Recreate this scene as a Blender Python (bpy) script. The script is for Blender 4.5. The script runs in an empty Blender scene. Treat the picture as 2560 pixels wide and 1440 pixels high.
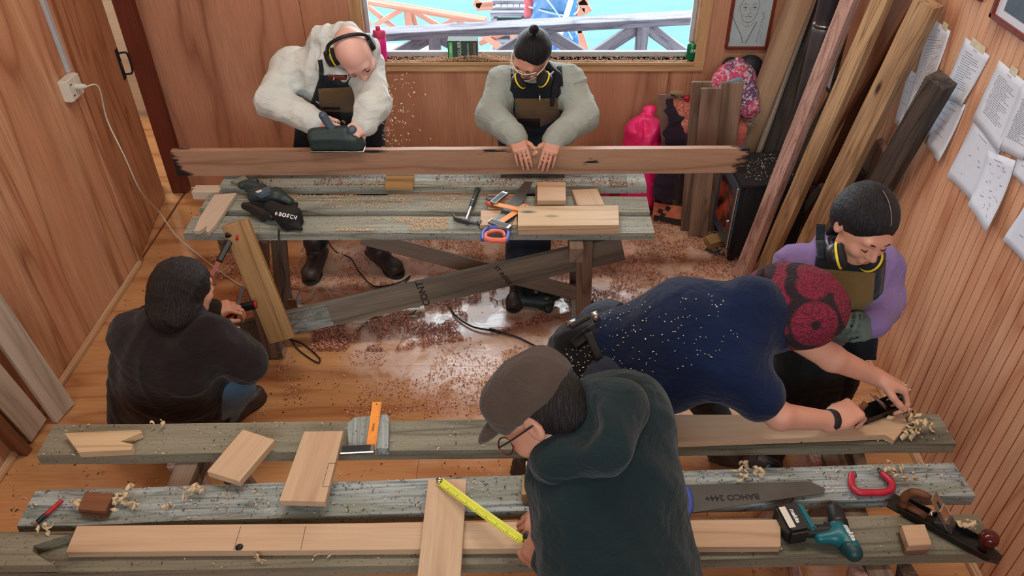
import bpy, bmesh, math, random
import numpy as np
from mathutils import Vector, Matrix, noise as mnoise

# ---------------------------------------------------------------- camera, sky, lights, exposure
scene = bpy.context.scene
COL = scene.collection
F_PX, PITCH, CX, CY, CAM_H = 1950.0, math.radians(37.8), 1303.0, 720.0, 3.0
cam_data = bpy.data.cameras.new('camera')
cam_data.sensor_fit = 'HORIZONTAL'
cam_data.sensor_width = 36.0
cam_data.lens = 36.0 * F_PX / 2560.0
cam_data.shift_x = -(CX - 1280.0) / 2560.0
cam_data.clip_start = 0.05
cam_data.clip_end = 300
camera = bpy.data.objects.new('camera', cam_data)
COL.objects.link(camera)
camera.location = (0, 0, CAM_H)
camera.rotation_euler = (math.pi / 2 - PITCH, 0, 0)
scene.camera = camera

world = bpy.data.worlds.new('overcast_sky')
scene.world = world
world.use_nodes = True
_b = world.node_tree.nodes['Background']
_b.inputs[0].default_value = (0.86, 0.95, 1.0, 1)
_b.inputs[1].default_value = 10.0

scene.view_settings.view_transform = 'Standard'
scene.view_settings.look = 'None'
scene.view_settings.gamma = 1.0
scene.view_settings.use_curve_mapping = False
scene.view_settings.exposure = 0.0
scene.cycles.max_bounces = 7
scene.cycles.diffuse_bounces = 4
scene.cycles.use_denoising = True
scene.cycles.sample_clamp_indirect = 6

XL, XR, YB, YF, ZC = -2.497, 1.942, 5.10, -1.7, 4.7      # the room
WX0, WX1, WZ0, WZ1 = -1.045, 1.165, 0.985, 2.35          # the view window
LY0, LY1 = 4.17, 5.02                                   # doorway in the left wall

def area(name, loc, rot, sx, sy, power, col=(1, 1, 1), portal=False):
    d = bpy.data.lights.new(name, 'AREA')
    d.shape = 'RECTANGLE'; d.size = sx; d.size_y = sy; d.energy = power; d.color = col
    d.cycles.is_portal = portal
    o = bpy.data.objects.new(name, d); COL.objects.link(o)
    o.location = loc; o.rotation_euler = rot
    return o
area('window_portal', ((WX0 + WX1) / 2, YB + .12, (WZ0 + WZ1) / 2), (-math.pi / 2, 0, 0), WX1 - WX0, WZ1 - WZ0, 1, portal=True)
area('added_rear_window_portal', (-.2, YF - .1, 3.2), (math.pi / 2, 0, 0), 3.0, 1.6, 1, portal=True)  # portal of the unseen window added behind the camera for fill
area('added_ceiling_fill', (-.9, 2.6, ZC - .12), (0, 0, 0), 1.2, .3, 38, (1.0, .93, .82))  # added fill from above, left; its source is never in view
area('added_ceiling_fill', (.9, 2.6, ZC - .12), (0, 0, 0), 1.2, .3, 38, (1.0, .93, .82))  # added fill from above, right; its source is never in view

area('added_next_room_fill', (XL - .8, 5.6, 2.5), (0, 0, 0), .4, .4, 30, (1.0, .93, .85))  # unseen light added to brighten the wall behind the door gap

# ---------------------------------------------------------------- rays through the photograph
_s, _c = math.sin(PITCH), math.cos(PITCH)
def ray(px, py):
    u = (px - CX) / F_PX; v = (py - CY) / F_PX
    return Vector((u, _c - v * _s, -_s - v * _c))
O = Vector((0, 0, CAM_H))
def pz(px, py, z):
    d = ray(px, py); return O + d * ((z - CAM_H) / d.z)
def py_(px, py, y):
    d = ray(px, py); return O + d * (y / d.y)
def pxx(px, py, x):
    d = ray(px, py); return O + d * (x / d.x)

# ---------------------------------------------------------------- object helpers
def S(r, g, b):
    f = lambda c: (c / 255 / 12.92) if c / 255 <= .04045 else ((c / 255 + .055) / 1.055) ** 2.4
    return (f(r), f(g), f(b), 1)

def tag(o, label=None, cat=None, group=None, kind=None):
    if label: o['label'] = label
    if cat: o['category'] = cat
    if group: o['group'] = group
    if kind: o['kind'] = kind
    return o

def empty(name, loc=(0, 0, 0), label=None, cat=None, group=None, kind=None):
    o = bpy.data.objects.new(name, None); COL.objects.link(o)
    o.location = loc; o.empty_display_size = .1
    return tag(o, label, cat, group, kind)

def link(name, me, mat, parent=None, M=None, smooth=False):
    """link mesh me; M is its WORLD matrix (parents are unrotated empties or objects)"""
    if mat is not None and not me.materials:
        for m in (mat if isinstance(mat, (list, tuple)) else [mat]): me.materials.append(m)
    if smooth:
        me.polygons.foreach_set('use_smooth', [True] * len(me.polygons))
    o = bpy.data.objects.new(name, me); COL.objects.link(o)
    W = M if M is not None else Matrix.Identity(4)
    if parent is not None:
        o.parent = parent
        o.matrix_parent_inverse = Matrix.Identity(4)
        o.matrix_local = wmat(parent).inverted() @ W
    else:
        o.matrix_local = W
    return o

def wmat(o):
    m = o.matrix_basis.copy()
    while o.parent is not None:
        o = o.parent; m = o.matrix_basis @ m
    return m

def frame(origin, xdir, zdir):
    x = Vector(xdir).normalized(); z = Vector(zdir)
    z = (z - x * z.dot(x)).normalized(); y = z.cross(x)
    M = Matrix((x, y, z)).transposed().to_4x4(); M.translation = Vector(origin)
    return M

def mesh_from(name, v, f):
    me = bpy.data.meshes.new(name); me.from_pydata([tuple(p) for p in v], [], f); me.update(); return me

def box_mesh(name, sx, sy, sz, bev=.002, seg=1):
    bm = bmesh.new(); bmesh.ops.create_cube(bm, size=1)
    bmesh.ops.scale(bm, vec=(sx, sy, sz), verts=bm.verts)
    if bev > 0:
        bmesh.ops.bevel(bm, geom=bm.edges[:], offset=min(bev, .45 * min(sx, sy, sz)), segments=seg, affect='EDGES')
    me = bpy.data.meshes.new(name); bm.to_mesh(me); bm.free(); return me

def box(name, lo, hi, mat, parent=None, bev=.002, seg=1):
    lo, hi = Vector(lo), Vector(hi); s = hi - lo
    return link(name, box_mesh(name, abs(s.x), abs(s.y), abs(s.z), bev, seg), mat, parent, Matrix.Translation((lo + hi) / 2))

def beam(name, A, B, w, t, n, mat, parent=None, bev=.002, rag=0):
    """a straight board from A to B (centres of its ends); n = normal of its wide face, w wide, t thick"""
    A, B = Vector(A), Vector(B)
    me = box_mesh(name, (B - A).length, w, t, bev) if not rag else ragged_mesh(name, (B - A).length, w, t, rag)
    return link(name, me, mat, parent, frame((A + B) / 2, B - A, n))

def ragged_mesh(name, L, w, t, rag, n=28):
    """board with slightly waney edges and uneven ends"""
    r = random.Random(hash(name) % 1000 + int(L * 1000))
    v, f = [], []
    for i in range(n + 1):
        x = -L / 2 + L * i / n
        a = mnoise.noise(Vector((x * 4, 3.1, L))) * rag; b = mnoise.noise(Vector((x * 4, 9.7, L))) * rag
        for (yy, zz) in ((-w / 2 + a, -t / 2), (w / 2 + b, -t / 2), (w / 2 + b, t / 2), (-w / 2 + a, t / 2)):
            dx = (r.random() - .5) * rag * 1.5 if i in (0, n) else 0
            v.append((x + dx, yy, zz))
    for i in range(n):
        for k in range(4):
            a, b = i * 4 + k, i * 4 + (k + 1) % 4
            f.append((a, b, b + 4, a + 4))
    f.append((0, 3, 2, 1)); e = n * 4; f.append((e, e + 1, e + 2, e + 3))
    me = mesh_from(name, v, f)
    bm = bmesh.new(); bm.from_mesh(me); bmesh.ops.recalc_face_normals(bm, faces=bm.faces)
    bm.to_mesh(me); bm.free(); return me

def prism(name, pts, t, mat, parent=None, grain=None, bev=.0015, up=(0, 0, 1)):
    """board lying flat: pts = outline of its top face (world), t its thickness, grain = world direction"""
    pts = [Vector(p) for p in pts]; c = sum(pts, Vector()) / len(pts)
    g = Vector(grain) if grain else (pts[1] - pts[0])
    M = frame(c, g, up); Mi = M.inverted()
    l = [Mi @ p for p in pts]
    area2 = sum(l[i].x * l[(i + 1) % len(l)].y - l[(i + 1) % len(l)].x * l[i].y for i in range(len(l)))
    if area2 < 0: l.reverse()
    bm = bmesh.new()
    a = [bm.verts.new((p.x, p.y, 0)) for p in l]; b = [bm.verts.new((p.x, p.y, -t)) for p in l]
    bm.faces.new(a); bm.faces.new(b[::-1])
    n = len(l)
    for i in range(n): bm.faces.new((a[i], b[i], b[(i + 1) % n], a[(i + 1) % n]))
    if bev: bmesh.ops.bevel(bm, geom=bm.edges[:], offset=bev, segments=1, affect='EDGES')
    me = bpy.data.meshes.new(name); bm.to_mesh(me); bm.free()
    return link(name, me, mat, parent, M)

def tube_mesh(name, pts, r, n=8, caps=True):
    """swept tube; r a number or one radius per point"""
    P = [Vector(p) for p in pts]; m = len(P)
    R = r if isinstance(r, (list, tuple)) else [r] * m
    v, f = [], []
    t0 = (P[1] - P[0]).normalized(); nrm = t0.orthogonal().normalized()
    for i in range(m):
        t = (P[min(i + 1, m - 1)] - P[max(i - 1, 0)]).normalized()
        nrm = (nrm - t * nrm.dot(t)).normalized(); b = t.cross(nrm)
        for k in range(n):
            a = 2 * math.pi * k / n
            v.append(P[i] + (nrm * math.cos(a) + b * math.sin(a)) * R[i])
    for i in range(m - 1):
        for k in range(n):
            f.append((i * n + k, i * n + (k + 1) % n, (i + 1) * n + (k + 1) % n, (i + 1) * n + k))
    if caps:
        f.append(tuple(range(n))[::-1]); f.append(tuple((m - 1) * n + k for k in range(n)))
    return mesh_from(name, v, f)

def spline(pts, per=8):
    P = [Vector(p) for p in pts]; out = []
    for i in range(len(P) - 1):
        a, b, c, d = P[max(i - 1, 0)], P[i], P[i + 1], P[min(i + 2, len(P) - 1)]
        for k in range(per):
            t = k / per
            out.append(.5 * ((2 * b) + (-a + c) * t + (2 * a - 5 * b + 4 * c - d) * t * t + (-a + 3 * b - 3 * c + d) * t ** 3))
    out.append(P[-1]); return out

def tube(name, pts, r, mat, parent=None, n=8, sm=True, per=8):
    p = spline(pts, per) if sm and len(pts) > 2 else pts
    if isinstance(r, (list, tuple)) and sm and len(pts) > 2:
        rr = []
        for i in range(len(r) - 1): rr += [r[i] + (r[i + 1] - r[i]) * k / per for k in range(per)]
        r = rr + [r[-1]]
    return link(name, tube_mesh(name, p, r, n), mat, parent, None, True)

def lathe(name, prof, loc, axis, mat, parent=None, n=24, smooth=True):
    """prof = [(radius, height)...]; turned about axis from loc"""
    v, f = [], []; m = len(prof)
    for (r, h) in prof:
        for k in range(n):
            a = 2 * math.pi * k / n; v.append((r * math.cos(a), r * math.sin(a), h))
    for i in range(m - 1):
        for k in range(n):
            f.append((i * n + k, i * n + (k + 1) % n, (i + 1) * n + (k + 1) % n, (i + 1) * n + k))
    f.append(tuple(range(n))[::-1]); f.append(tuple((m - 1) * n + k for k in range(n)))
    me = mesh_from(name, v, f)
    ax = Vector(axis).normalized(); M = frame(loc, ax.orthogonal(), ax)
    o = link(name, me, mat, parent, M, smooth)
    return o

def text(name, body, M, size, mat, parent=None, depth=.0006, align='CENTER', shear=0, bold=0):
    cu = bpy.data.curves.new(name, 'FONT'); cu.body = body; cu.size = size; cu.extrude = depth
    cu.align_x = align; cu.align_y = 'CENTER'; cu.shear = shear; cu.offset = bold; cu.resolution_u = 3
    tmp = bpy.data.objects.new(name, cu)
    me = bpy.data.meshes.new_from_object(tmp)
    bpy.data.objects.remove(tmp); bpy.data.curves.remove(cu)
    me.materials.clear()
    return link(name, me, mat, parent, M)

# ---------------------------------------------------------------- smooth volumes (people, cloth, bags)
def _v(p): return np.array(tuple(p), dtype=np.float32)
def cap(a, b, ra, rb=None, k=.02, n=None, f=1.0, sub=False):
    return dict(t='cap', a=_v(a), b=_v(b), ra=ra, rb=ra if rb is None else rb, k=k, n=None if n is None else _v(Vector(n).normalized()), f=f, sub=sub)
def ell(c, r, ax=None, k=.02, sub=False):
    ax = ax or (Vector((1, 0, 0)), Vector((0, 1, 0)), Vector((0, 0, 1)))
    return dict(t='ell', c=_v(c), r=np.array(r, dtype=np.float32), ax=[_v(a) for a in ax], k=k, sub=sub)
def rbox(c, h, ax=None, r=.01, k=.01, sub=False):
    ax = ax or (Vector((1, 0, 0)), Vector((0, 1, 0)), Vector((0, 0, 1)))
    return dict(t='box', c=_v(c), h=np.array(h, dtype=np.float32), ax=[_v(a) for a in ax], r=r, k=k, sub=sub)

def _bounds(p):
    if p['t'] == 'cap':
        R = max(p['ra'], p['rb']) * max(1, p['f'])
        return np.minimum(p['a'], p['b']) - R, np.maximum(p['a'], p['b']) + R
    if p['t'] == 'ell': R = float(p['r'].max())
    else: R = float(np.linalg.norm(p['h'])) + p['r']
    return p['c'] - R, p['c'] + R

def _dist(p, X, Y, Z):
    if p['t'] == 'cap':
        a, b = p['a'], p['b']; ab = b - a; L = float(ab @ ab) + 1e-9
        px, py, pz_ = X - a[0], Y - a[1], Z - a[2]
        h = np.clip((px * ab[0] + py * ab[1] + pz_ * ab[2]) / L, 0, 1)
        qx, qy, qz = px - h * ab[0], py - h * ab[1], pz_ - h * ab[2]
        if p['n'] is not None:
            n = p['n']; vn = (qx * n[0] + qy * n[1] + qz * n[2]) * (1 / p['f'] - 1)
            qx, qy, qz = qx + n[0] * vn, qy + n[1] * vn, qz + n[2] * vn
        return (np.sqrt(qx * qx + qy * qy + qz * qz) - (p['ra'] + (p['rb'] - p['ra']) * h)) * min(1, p['f'])
    c = p['c']; dx, dy, dz = X - c[0], Y - c[1], Z - c[2]
    l = [dx * a[0] + dy * a[1] + dz * a[2] for a in p['ax']]
    if p['t'] == 'ell':
        r = p['r']
        k0 = np.sqrt((l[0] / r[0]) ** 2 + (l[1] / r[1]) ** 2 + (l[2] / r[2]) ** 2)
        k1 = np.sqrt((l[0] / r[0] ** 2) ** 2 + (l[1] / r[1] ** 2) ** 2 + (l[2] / r[2] ** 2) ** 2) + 1e-6
        return k0 * (k0 - 1) / k1
    q = [np.abs(l[i]) - p['h'][i] + p['r'] for i in range(3)]
    out = np.sqrt(sum(np.maximum(a, 0) ** 2 for a in q))
    return out + np.minimum(np.maximum(np.maximum(q[0], q[1]), q[2]), 0) - p['r']

def blob(name, prims, mat, parent, h=.008, fold=None, label=None):
    """one continuous skin around smoothly blended volumes (surface nets on a distance grid)"""
    bs = [_bounds(p) for p in prims if not p['sub']]
    lo = np.min([b[0] for b in bs], 0) - 4 * h; hi = np.max([b[1] for b in bs], 0) + 4 * h
    n = np.ceil((hi - lo) / h).astype(int) + 1
    ax = [lo[i] + h * np.arange(n[i], dtype=np.float32) for i in range(3)]
    D = np.full(tuple(n), .2, dtype=np.float32)
    for p in prims:
        b0, b1 = _bounds(p); m = p['k'] + 3 * h
        i0 = np.clip(np.floor((b0 - m - lo) / h).astype(int), 0, n - 1); i1 = np.clip(np.ceil((b1 + m - lo) / h).astype(int) + 1, 1, n)
        if np.any(i1 <= i0): continue
        sl = tuple(slice(i0[i], i1[i]) for i in range(3))
        d = _dist(p, ax[0][sl[0]][:, None, None], ax[1][sl[1]][None, :, None], ax[2][sl[2]][None, None, :]).astype(np.float32)
        cur = D[sl]; k = max(p['k'], 1e-4)
        if p['sub']:
            hh = np.maximum(k - np.abs(cur + d), 0) / k
            D[sl] = np.maximum(cur, -d) + hh * hh * k * .25
        else:
            hh = np.maximum(k - np.abs(cur - d), 0) / k
            D[sl] = np.minimum(cur, d) - hh * hh * k * .25
    if fold:
        amp, freq, seed = fold
        r = np.random.RandomState(seed)
        band = np.abs(D) < amp * 4 + h
        I = np.argwhere(band); P = lo + I * h
        w = np.zeros(len(P))
        wz = sum(np.sin(P @ (r.normal(size=3) * freq * .35) + r.rand() * 6) for _ in range(3))
        for j in range(4):
            dv = r.normal(size=3); dv /= np.linalg.norm(dv)
            s_ = np.sin(P @ (dv * freq * (1 + .7 * j)) + r.rand() * 6 + wz * 1.3)
            w += (1 - np.abs(s_)) ** 2 * (1, .7, .4, .3)[j]
        D[band] -= (amp * (w / 1.2 - .5)).astype(np.float32)
    S_ = D < 0
    c = np.zeros(tuple(n - 1), dtype=np.uint8)
    for a in (0, 1):
        for b in (0, 1):
            for d in (0, 1):
                c += S_[a:n[0] - 1 + a, b:n[1] - 1 + b, d:n[2] - 1 + d]
    act = (c > 0) & (c < 8); idx = np.argwhere(act)
    vid = np.full(act.shape, -1, dtype=np.int32); vid[act] = np.arange(len(idx))
    acc = np.zeros((len(idx), 3)); cnt = np.zeros(len(idx))
    for axis in range(3):
        o1, o2 = [i for i in range(3) if i != axis]
        for a in (0, 1):
            for b in (0, 1):
                p0 = idx.copy(); p0[:, o1] += a; p0[:, o2] += b; p1 = p0.copy(); p1[:, axis] += 1
                d0 = D[p0[:, 0], p0[:, 1], p0[:, 2]]; d1 = D[p1[:, 0], p1[:, 1], p1[:, 2]]
                cr = (d0 < 0) != (d1 < 0); t = np.where(cr, d0 / (d0 - d1 + 1e-12), 0)
                pt = p0.astype(float); pt[:, axis] += t
                acc[cr] += pt[cr]; cnt[cr] += 1
    V = lo + acc / cnt[:, None] * h
    Q = []
    for axis in range(3):
        a = [slice(None)] * 3; b = [slice(None)] * 3
        a[axis] = slice(0, n[axis] - 1); b[axis] = slice(1, n[axis])
        s0, s1 = S_[tuple(a)], S_[tuple(b)]
        E = np.argwhere(s0 != s1)
        o1, o2 = (axis + 1) % 3, (axis + 2) % 3
        E = E[(E[:, o1] > 0) & (E[:, o2] > 0) & (E[:, o1] < n[o1] - 1) & (E[:, o2] < n[o2] - 1)]
        fl = s0[E[:, 0], E[:, 1], E[:, 2]]
        q = []
        for (u, w_) in ((1, 1), (0, 1), (0, 0), (1, 0)):
            e = E.copy(); e[:, o1] -= u; e[:, o2] -= w_; q.append(vid[e[:, 0], e[:, 1], e[:, 2]])
        q = np.stack(q, 1); q[~fl] = q[~fl][:, ::-1]; Q.append(q)
    Q = np.concatenate(Q); Q = Q[(Q >= 0).all(1)]
    c0 = V.mean(0)
    me = bpy.data.meshes.new(name)
    me.vertices.add(len(V)); me.vertices.foreach_set('co', (V - c0).astype(np.float32).ravel())
    me.loops.add(Q.size); me.loops.foreach_set('vertex_index', Q.astype(np.int32).ravel())
    me.polygons.add(len(Q)); me.polygons.foreach_set('loop_start', np.arange(0, Q.size, 4, dtype=np.int32))
    me.update(calc_edges=True); me.validate()
    o = link(name, me, mat, parent, Matrix.Translation(Vector(c0.tolist())), True)
    if label: o['label'] = label
    return o
# ---------------------------------------------------------------- procedural materials
class NT:
    def __init__(s, name):
        s.m = bpy.data.materials.new(name); s.m.use_nodes = True
        s.t = s.m.node_tree; s.b = s.t.nodes['Principled BSDF']
        s.out = s.t.nodes['Material Output']
    def n(s, typ, **kw):
        x = s.t.nodes.new('ShaderNode' + typ)
        for k, v in kw.items():
            if k.startswith('i_'):
                key = k[2:]; key = int(key) if key.isdigit() else key.replace('_', ' ')
                s.put(x.inputs[key], v)
            else: setattr(x, k, v)
        return x
    def put(s, sock, v):
        if isinstance(v, bpy.types.NodeSocket): s.t.links.new(v, sock)
        elif isinstance(v, bpy.types.Node): s.t.links.new(v.outputs[0], sock)
        else:
            if hasattr(sock.default_value, '__len__') and not hasattr(v, '__len__'): v = (v,) * len(sock.default_value)
            sock.default_value = v
    def math(s, op, a, b=0.0, c=None):
        x = s.n('Math', operation=op); s.put(x.inputs[0], a); s.put(x.inputs[1], b)
        if c is not None: s.put(x.inputs[2], c)
        return x.outputs[0]
    def mix(s, fac, a, b, mode='MIX'):
        x = s.n('Mix', data_type='RGBA', blend_type=mode)
        s.put(x.inputs[0], fac); s.put(x.inputs[6], a); s.put(x.inputs[7], b)
        return x.outputs[2]
    def ramp(s, fac, stops, interp='LINEAR'):
        x = s.n('ValToRGB'); s.put(x.inputs[0], fac); x.color_ramp.interpolation = interp
        e = x.color_ramp.elements
        while len(e) > len(stops): e.remove(e[-1])
        while len(e) < len(stops): e.new(1)
        for i, (p, c) in enumerate(stops):
            e[i].position = p; e[i].color = c if hasattr(c, '__len__') else (c, c, c, 1)
        return x.outputs[0]
    def noise(s, vec, scale, detail=2, rough=.5, dist=0):
        x = s.n('TexNoise'); s.put(x.inputs['Vector'], vec)
        x.inputs['Scale'].default_value = scale; x.inputs['Detail'].default_value = detail
        x.inputs['Roughness'].default_value = rough; x.inputs['Distortion'].default_value = dist
        return x.outputs[0]
    def coord(s, src='obj', rnd=True):
        if src == 'pos': v = s.n('NewGeometry').outputs['Position']
        else: v = s.n('TexCoord').outputs['Object']
        if src == 'obj' and rnd:
            r = s.n('ObjectInfo').outputs['Random']
            off = s.n('CombineXYZ'); s.put(off.inputs[0], s.math('MULTIPLY', r, 37.0)); s.put(off.inputs[1], s.math('MULTIPLY', r, 91.0)); s.put(off.inputs[2], s.math('MULTIPLY', r, 53.0))
            a = s.n('VectorMath', operation='ADD'); s.put(a.inputs[0], v); s.put(a.inputs[1], off); v = a.outputs[0]
        return v
    def scaled(s, v, sc):
        a = s.n('VectorMath', operation='MULTIPLY'); s.put(a.inputs[0], v); a.inputs[1].default_value = sc; return a.outputs[0]
    def bump(s, hgt, strength=.3, dist=.002, nrm=None):
        x = s.n('Bump'); x.inputs['Strength'].default_value = strength; x.inputs['Distance'].default_value = dist
        s.put(x.inputs['Height'], hgt)
        if nrm is not None: s.put(x.inputs['Normal'], nrm)
        s.put(s.b.inputs['Normal'], x.outputs[0]); return x.outputs[0]
    def set(s, **kw):
        for k, v in kw.items(): s.put(s.b.inputs[k.replace('_', ' ')], v)
        return s.m

def plain(name, col, rough=.6, metal=0.0, var=.12, nscale=30, bump=0.0, spec=.5, **kw):
    t = NT(name); v = t.coord('obj')
    nz = t.noise(v, nscale, 3)
    d = tuple(c * (1 - var) for c in col[:3]) + (1,); l = tuple(min(1, c * (1 + var)) for c in col[:3]) + (1,)
    t.set(Base_Color=t.ramp(nz, [(.3, d), (.7, l)]), Roughness=rough, Metallic=metal)
    t.b.inputs['Specular IOR Level'].default_value = spec
    if bump: t.bump(nz, bump, .003)
    for k, val in kw.items(): t.put(t.b.inputs[k.replace('_', ' ')], val)
    return t.m

def wood(name, dark, light, src='obj', axis='X', rings=9.0, rough=.6, knots=0.0, fine=.35, blotch=None, bl_amt=.5,
         wide=3.0, long=.35, bumps=.25, spec=.4, ramp=None, knot_col=None, speck=0.0):
    t = NT(name); v = t.coord(src)
    sc = {'X': (long, wide, wide), 'Z': (wide, wide, long), 'Y': (wide, long, wide)}[axis]
    fs = {'X': (4, 120, 120), 'Z': (120, 120, 4), 'Y': (120, 4, 120)}[axis]
    big = t.noise(t.scaled(v, sc), 1.0, 2.5, .5, .25)
    ring = t.math('PINGPONG', t.math('MULTIPLY', big, rings * 2), 1.0)
    ring = t.ramp(ring, ramp or [(0, 0.0), (.18, .55), (.5, .9), (1, 1.0)])
    fine_n = t.noise(t.scaled(v, fs), 1.0, 3, .6)
    col = t.mix(ring, dark, light)
    fcol = t.ramp(fine_n, [(.25, (1 - fine,) * 3 + (1,)), (.65, (1, 1, 1, 1))])
    col = t.mix(1.0, col, fcol, 'MULTIPLY')
    if blotch:
        bn = t.noise(t.scaled(v, tuple(a * .9 + .6 for a in sc)), 1.1, 3, .55)
        col = t.mix(t.math('MULTIPLY', t.ramp(bn, [(.42, 0.0), (.66, 1.0)]), bl_amt), col, blotch)
    if knots:
        vo = t.n('TexVoronoi'); vs = {'X': (2.2, 7, 7), 'Z': (5, 5, 2.2), 'Y': (7, 2.2, 7)}[axis]
        t.put(vo.inputs['Vector'], t.scaled(v, vs)); vo.inputs['Scale'].default_value = 1.0
        km = t.ramp(vo.outputs['Distance'], [(knots * .35, 1.0), (knots, 0.0)])
        col = t.mix(km, col, knot_col or tuple(c * .12 for c in dark[:3]) + (1,))
    if speck:
        sp = t.noise(v, 90, 2, .5); col = t.mix(t.math('MULTIPLY', t.ramp(sp, [(.62, 0.0), (.68, 1.0)]), speck), col, S(60, 40, 30))
    t.set(Base_Color=col, Roughness=rough)
    t.b.inputs['Specular IOR Level'].default_value = spec
    t.bump(fine_n, bumps, .0015)
    return t.m

def cloth(name, col, rough=.95, var=.15, weave=350, bl=None, bl_amt=0, dust=0.0):
    t = NT(name); v = t.coord('obj', False)
    big = t.noise(v, 5, 3); w = t.noise(v, weave, 1)
    d = tuple(c * (1 - var) for c in col[:3]) + (1,); l = tuple(min(1, c * (1 + var)) for c in col[:3]) + (1,)
    c = t.ramp(big, [(.35, d), (.65, l)])
    if bl: c = t.mix(t.math('MULTIPLY', t.ramp(t.noise(v, 7, 4, .6), [(.5, 0.0), (.6, 1.0)]), bl_amt), c, bl)
    if dust: c = t.mix(t.math('MULTIPLY', t.ramp(t.noise(v, 60, 2), [(.6, 0.0), (.72, 1.0)]), dust), c, S(200, 190, 170))
    t.set(Base_Color=c, Roughness=rough)
    t.b.inputs['Specular IOR Level'].default_value = .15
    t.b.inputs['Sheen Weight'].default_value = .12
    f = t.noise(t.scaled(v, (7, 7, 13)), 1.3, 3, .55, 1.0)
    t.bump(t.math('ADD', t.math('MULTIPLY', f, 8.0), w), .7, .0022)
    return t.m

def skin(name, col):
    t = NT(name); v = t.coord('obj', False)
    r = (min(1, col[0] * 1.04), col[1] * .86, col[2] * .84, 1)
    t.set(Base_Color=t.mix(t.ramp(t.noise(v, 14, 3), [(.35, 0.0), (.75, .8)]), col, r), Roughness=.55)
    t.b.inputs['Subsurface Weight'].default_value = .08
    t.b.inputs['Subsurface Radius'].default_value = (.01, .004, .002)
    t.bump(t.noise(v, 160, 2), .15, .001)
    return t.m

M = {}
# room woods
M['ply_left'] = wood('left_plywood', S(172, 114, 80), S(226, 174, 136), 'pos', 'Z', rings=7, rough=.42, wide=2.6, long=.28, blotch=S(196, 132, 96), bl_amt=.5, bumps=.12)
M['ply_back'] = wood('back_plywood', S(158, 104, 78), S(204, 148, 116), 'pos', 'Z', rings=5, rough=.45, wide=2.2, long=.3, blotch=S(182, 122, 94), bl_amt=.5, bumps=.1)
M['ply_right'] = wood('right_panelling', S(188, 126, 94), S(232, 182, 146), 'pos', 'Z', rings=6, rough=.42, wide=2.2, long=.45, blotch=S(206, 144, 110), bl_amt=.5, bumps=.12)
M['groove'] = plain('dark_groove_wood', S(110, 60, 34), .8)  # dark wood behind the board joints, under the floor and over the ceiling
M['door_ply'] = wood('door_plywood', S(158, 100, 66), S(208, 152, 112), 'pos', 'Z', rings=8, rough=.45, wide=3.6, long=.5, blotch=S(172, 116, 80), bl_amt=.5, bumps=.12)
M['trim'] = wood('pale_trim_wood', S(196, 150, 112), S(224, 184, 146), 'pos', 'Y', rings=3, rough=.5, wide=5)
M['trim_x'] = wood('window_trim_wood', S(176, 130, 88), S(206, 164, 118), 'obj', 'X', rings=3, rough=.5, wide=5)
M['red_jamb'] = wood('red_brown_jamb', S(96, 42, 26), S(120, 56, 36), 'pos', 'Z', rings=2, rough=.5)
M['ceiling'] = wood('ceiling_board', S(190, 150, 110), S(216, 180, 140), 'pos', 'X', rings=3, rough=.7)
# timber
GD, GL = S(92, 92, 80), S(142, 141, 124)
M['grey'] = wood('weathered_grey_plank', S(112, 114, 102), S(166, 168, 152), rings=5, rough=.75, wide=9, long=.6, blotch=S(150, 160, 158), bl_amt=.55, fine=.5, bumps=.6, speck=.6)
M['grey_dark'] = wood('dark_olive_plank', S(92, 89, 75), S(134, 129, 110), rings=4, rough=.75, wide=8, long=.5, blotch=S(150, 146, 126), bl_amt=.4, fine=.4, bumps=.5, speck=.5)
M['grey_blue'] = wood('bluish_grey_plank', S(110, 120, 120), S(172, 182, 182), rings=7, rough=.7, wide=12, long=1.2, blotch=S(124, 128, 112), bl_amt=.8, fine=.55, bumps=.8, speck=.8)
M['pine'] = wood('planed_pale_board', S(168, 134, 102), S(200, 170, 138), rings=3, rough=.55, wide=7, long=.5, blotch=S(186, 148, 122), bl_amt=.5, fine=.15, bumps=.15)
M['pine_knot'] = wood('pale_board_with_dark_knots', S(176, 146, 108), S(208, 180, 142), rings=4, rough=.55, wide=8, long=.45, fine=.2, knots=.13, knot_col=S(52, 50, 48), bumps=.2)
M['pallet'] = wood('knotty_brown_board', S(140, 102, 60), S(178, 142, 96), rings=4, rough=.65, wide=8, long=.6, fine=.3, knots=.1, bumps=.3)
M['old_pine'] = wood('old_light_beam', S(158, 120, 86), S(208, 174, 134), rings=6, rough=.7, wide=12, long=.8, fine=.4, knots=.12, blotch=S(132, 98, 70), bl_amt=.6, bumps=.5)
M['pinkish'] = wood('sawn_pinkish_beam', S(170, 124, 112), S(214, 176, 164), rings=6, rough=.75, wide=14, long=2, fine=.45, blotch=S(150, 120, 112), bl_amt=.5, bumps=.6, speck=.4)
M['brown'] = wood('brown_old_board', S(106, 82, 68), S(150, 120, 100), rings=4, rough=.7, wide=6, long=.5, fine=.35, knots=.12, blotch=S(84, 56, 44), bl_amt=.6, bumps=.4)
M['tan'] = wood('tan_wide_board', S(146, 112, 84), S(184, 150, 118), rings=3, rough=.65, wide=5, long=.4, fine=.3, knots=.1, knot_col=S(96, 56, 36), bumps=.3)
M['redbrown'] = wood('red_brown_board', S(84, 48, 30), S(132, 84, 54), rings=4, rough=.6, wide=6, long=.4, fine=.35, bumps=.3)
M['char'] = wood('charred_dark_timber', S(38, 34, 32), S(84, 76, 70), rings=5, rough=.75, wide=10, long=1, fine=.5, blotch=S(96, 88, 80), bl_amt=.35, bumps=.8)
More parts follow.
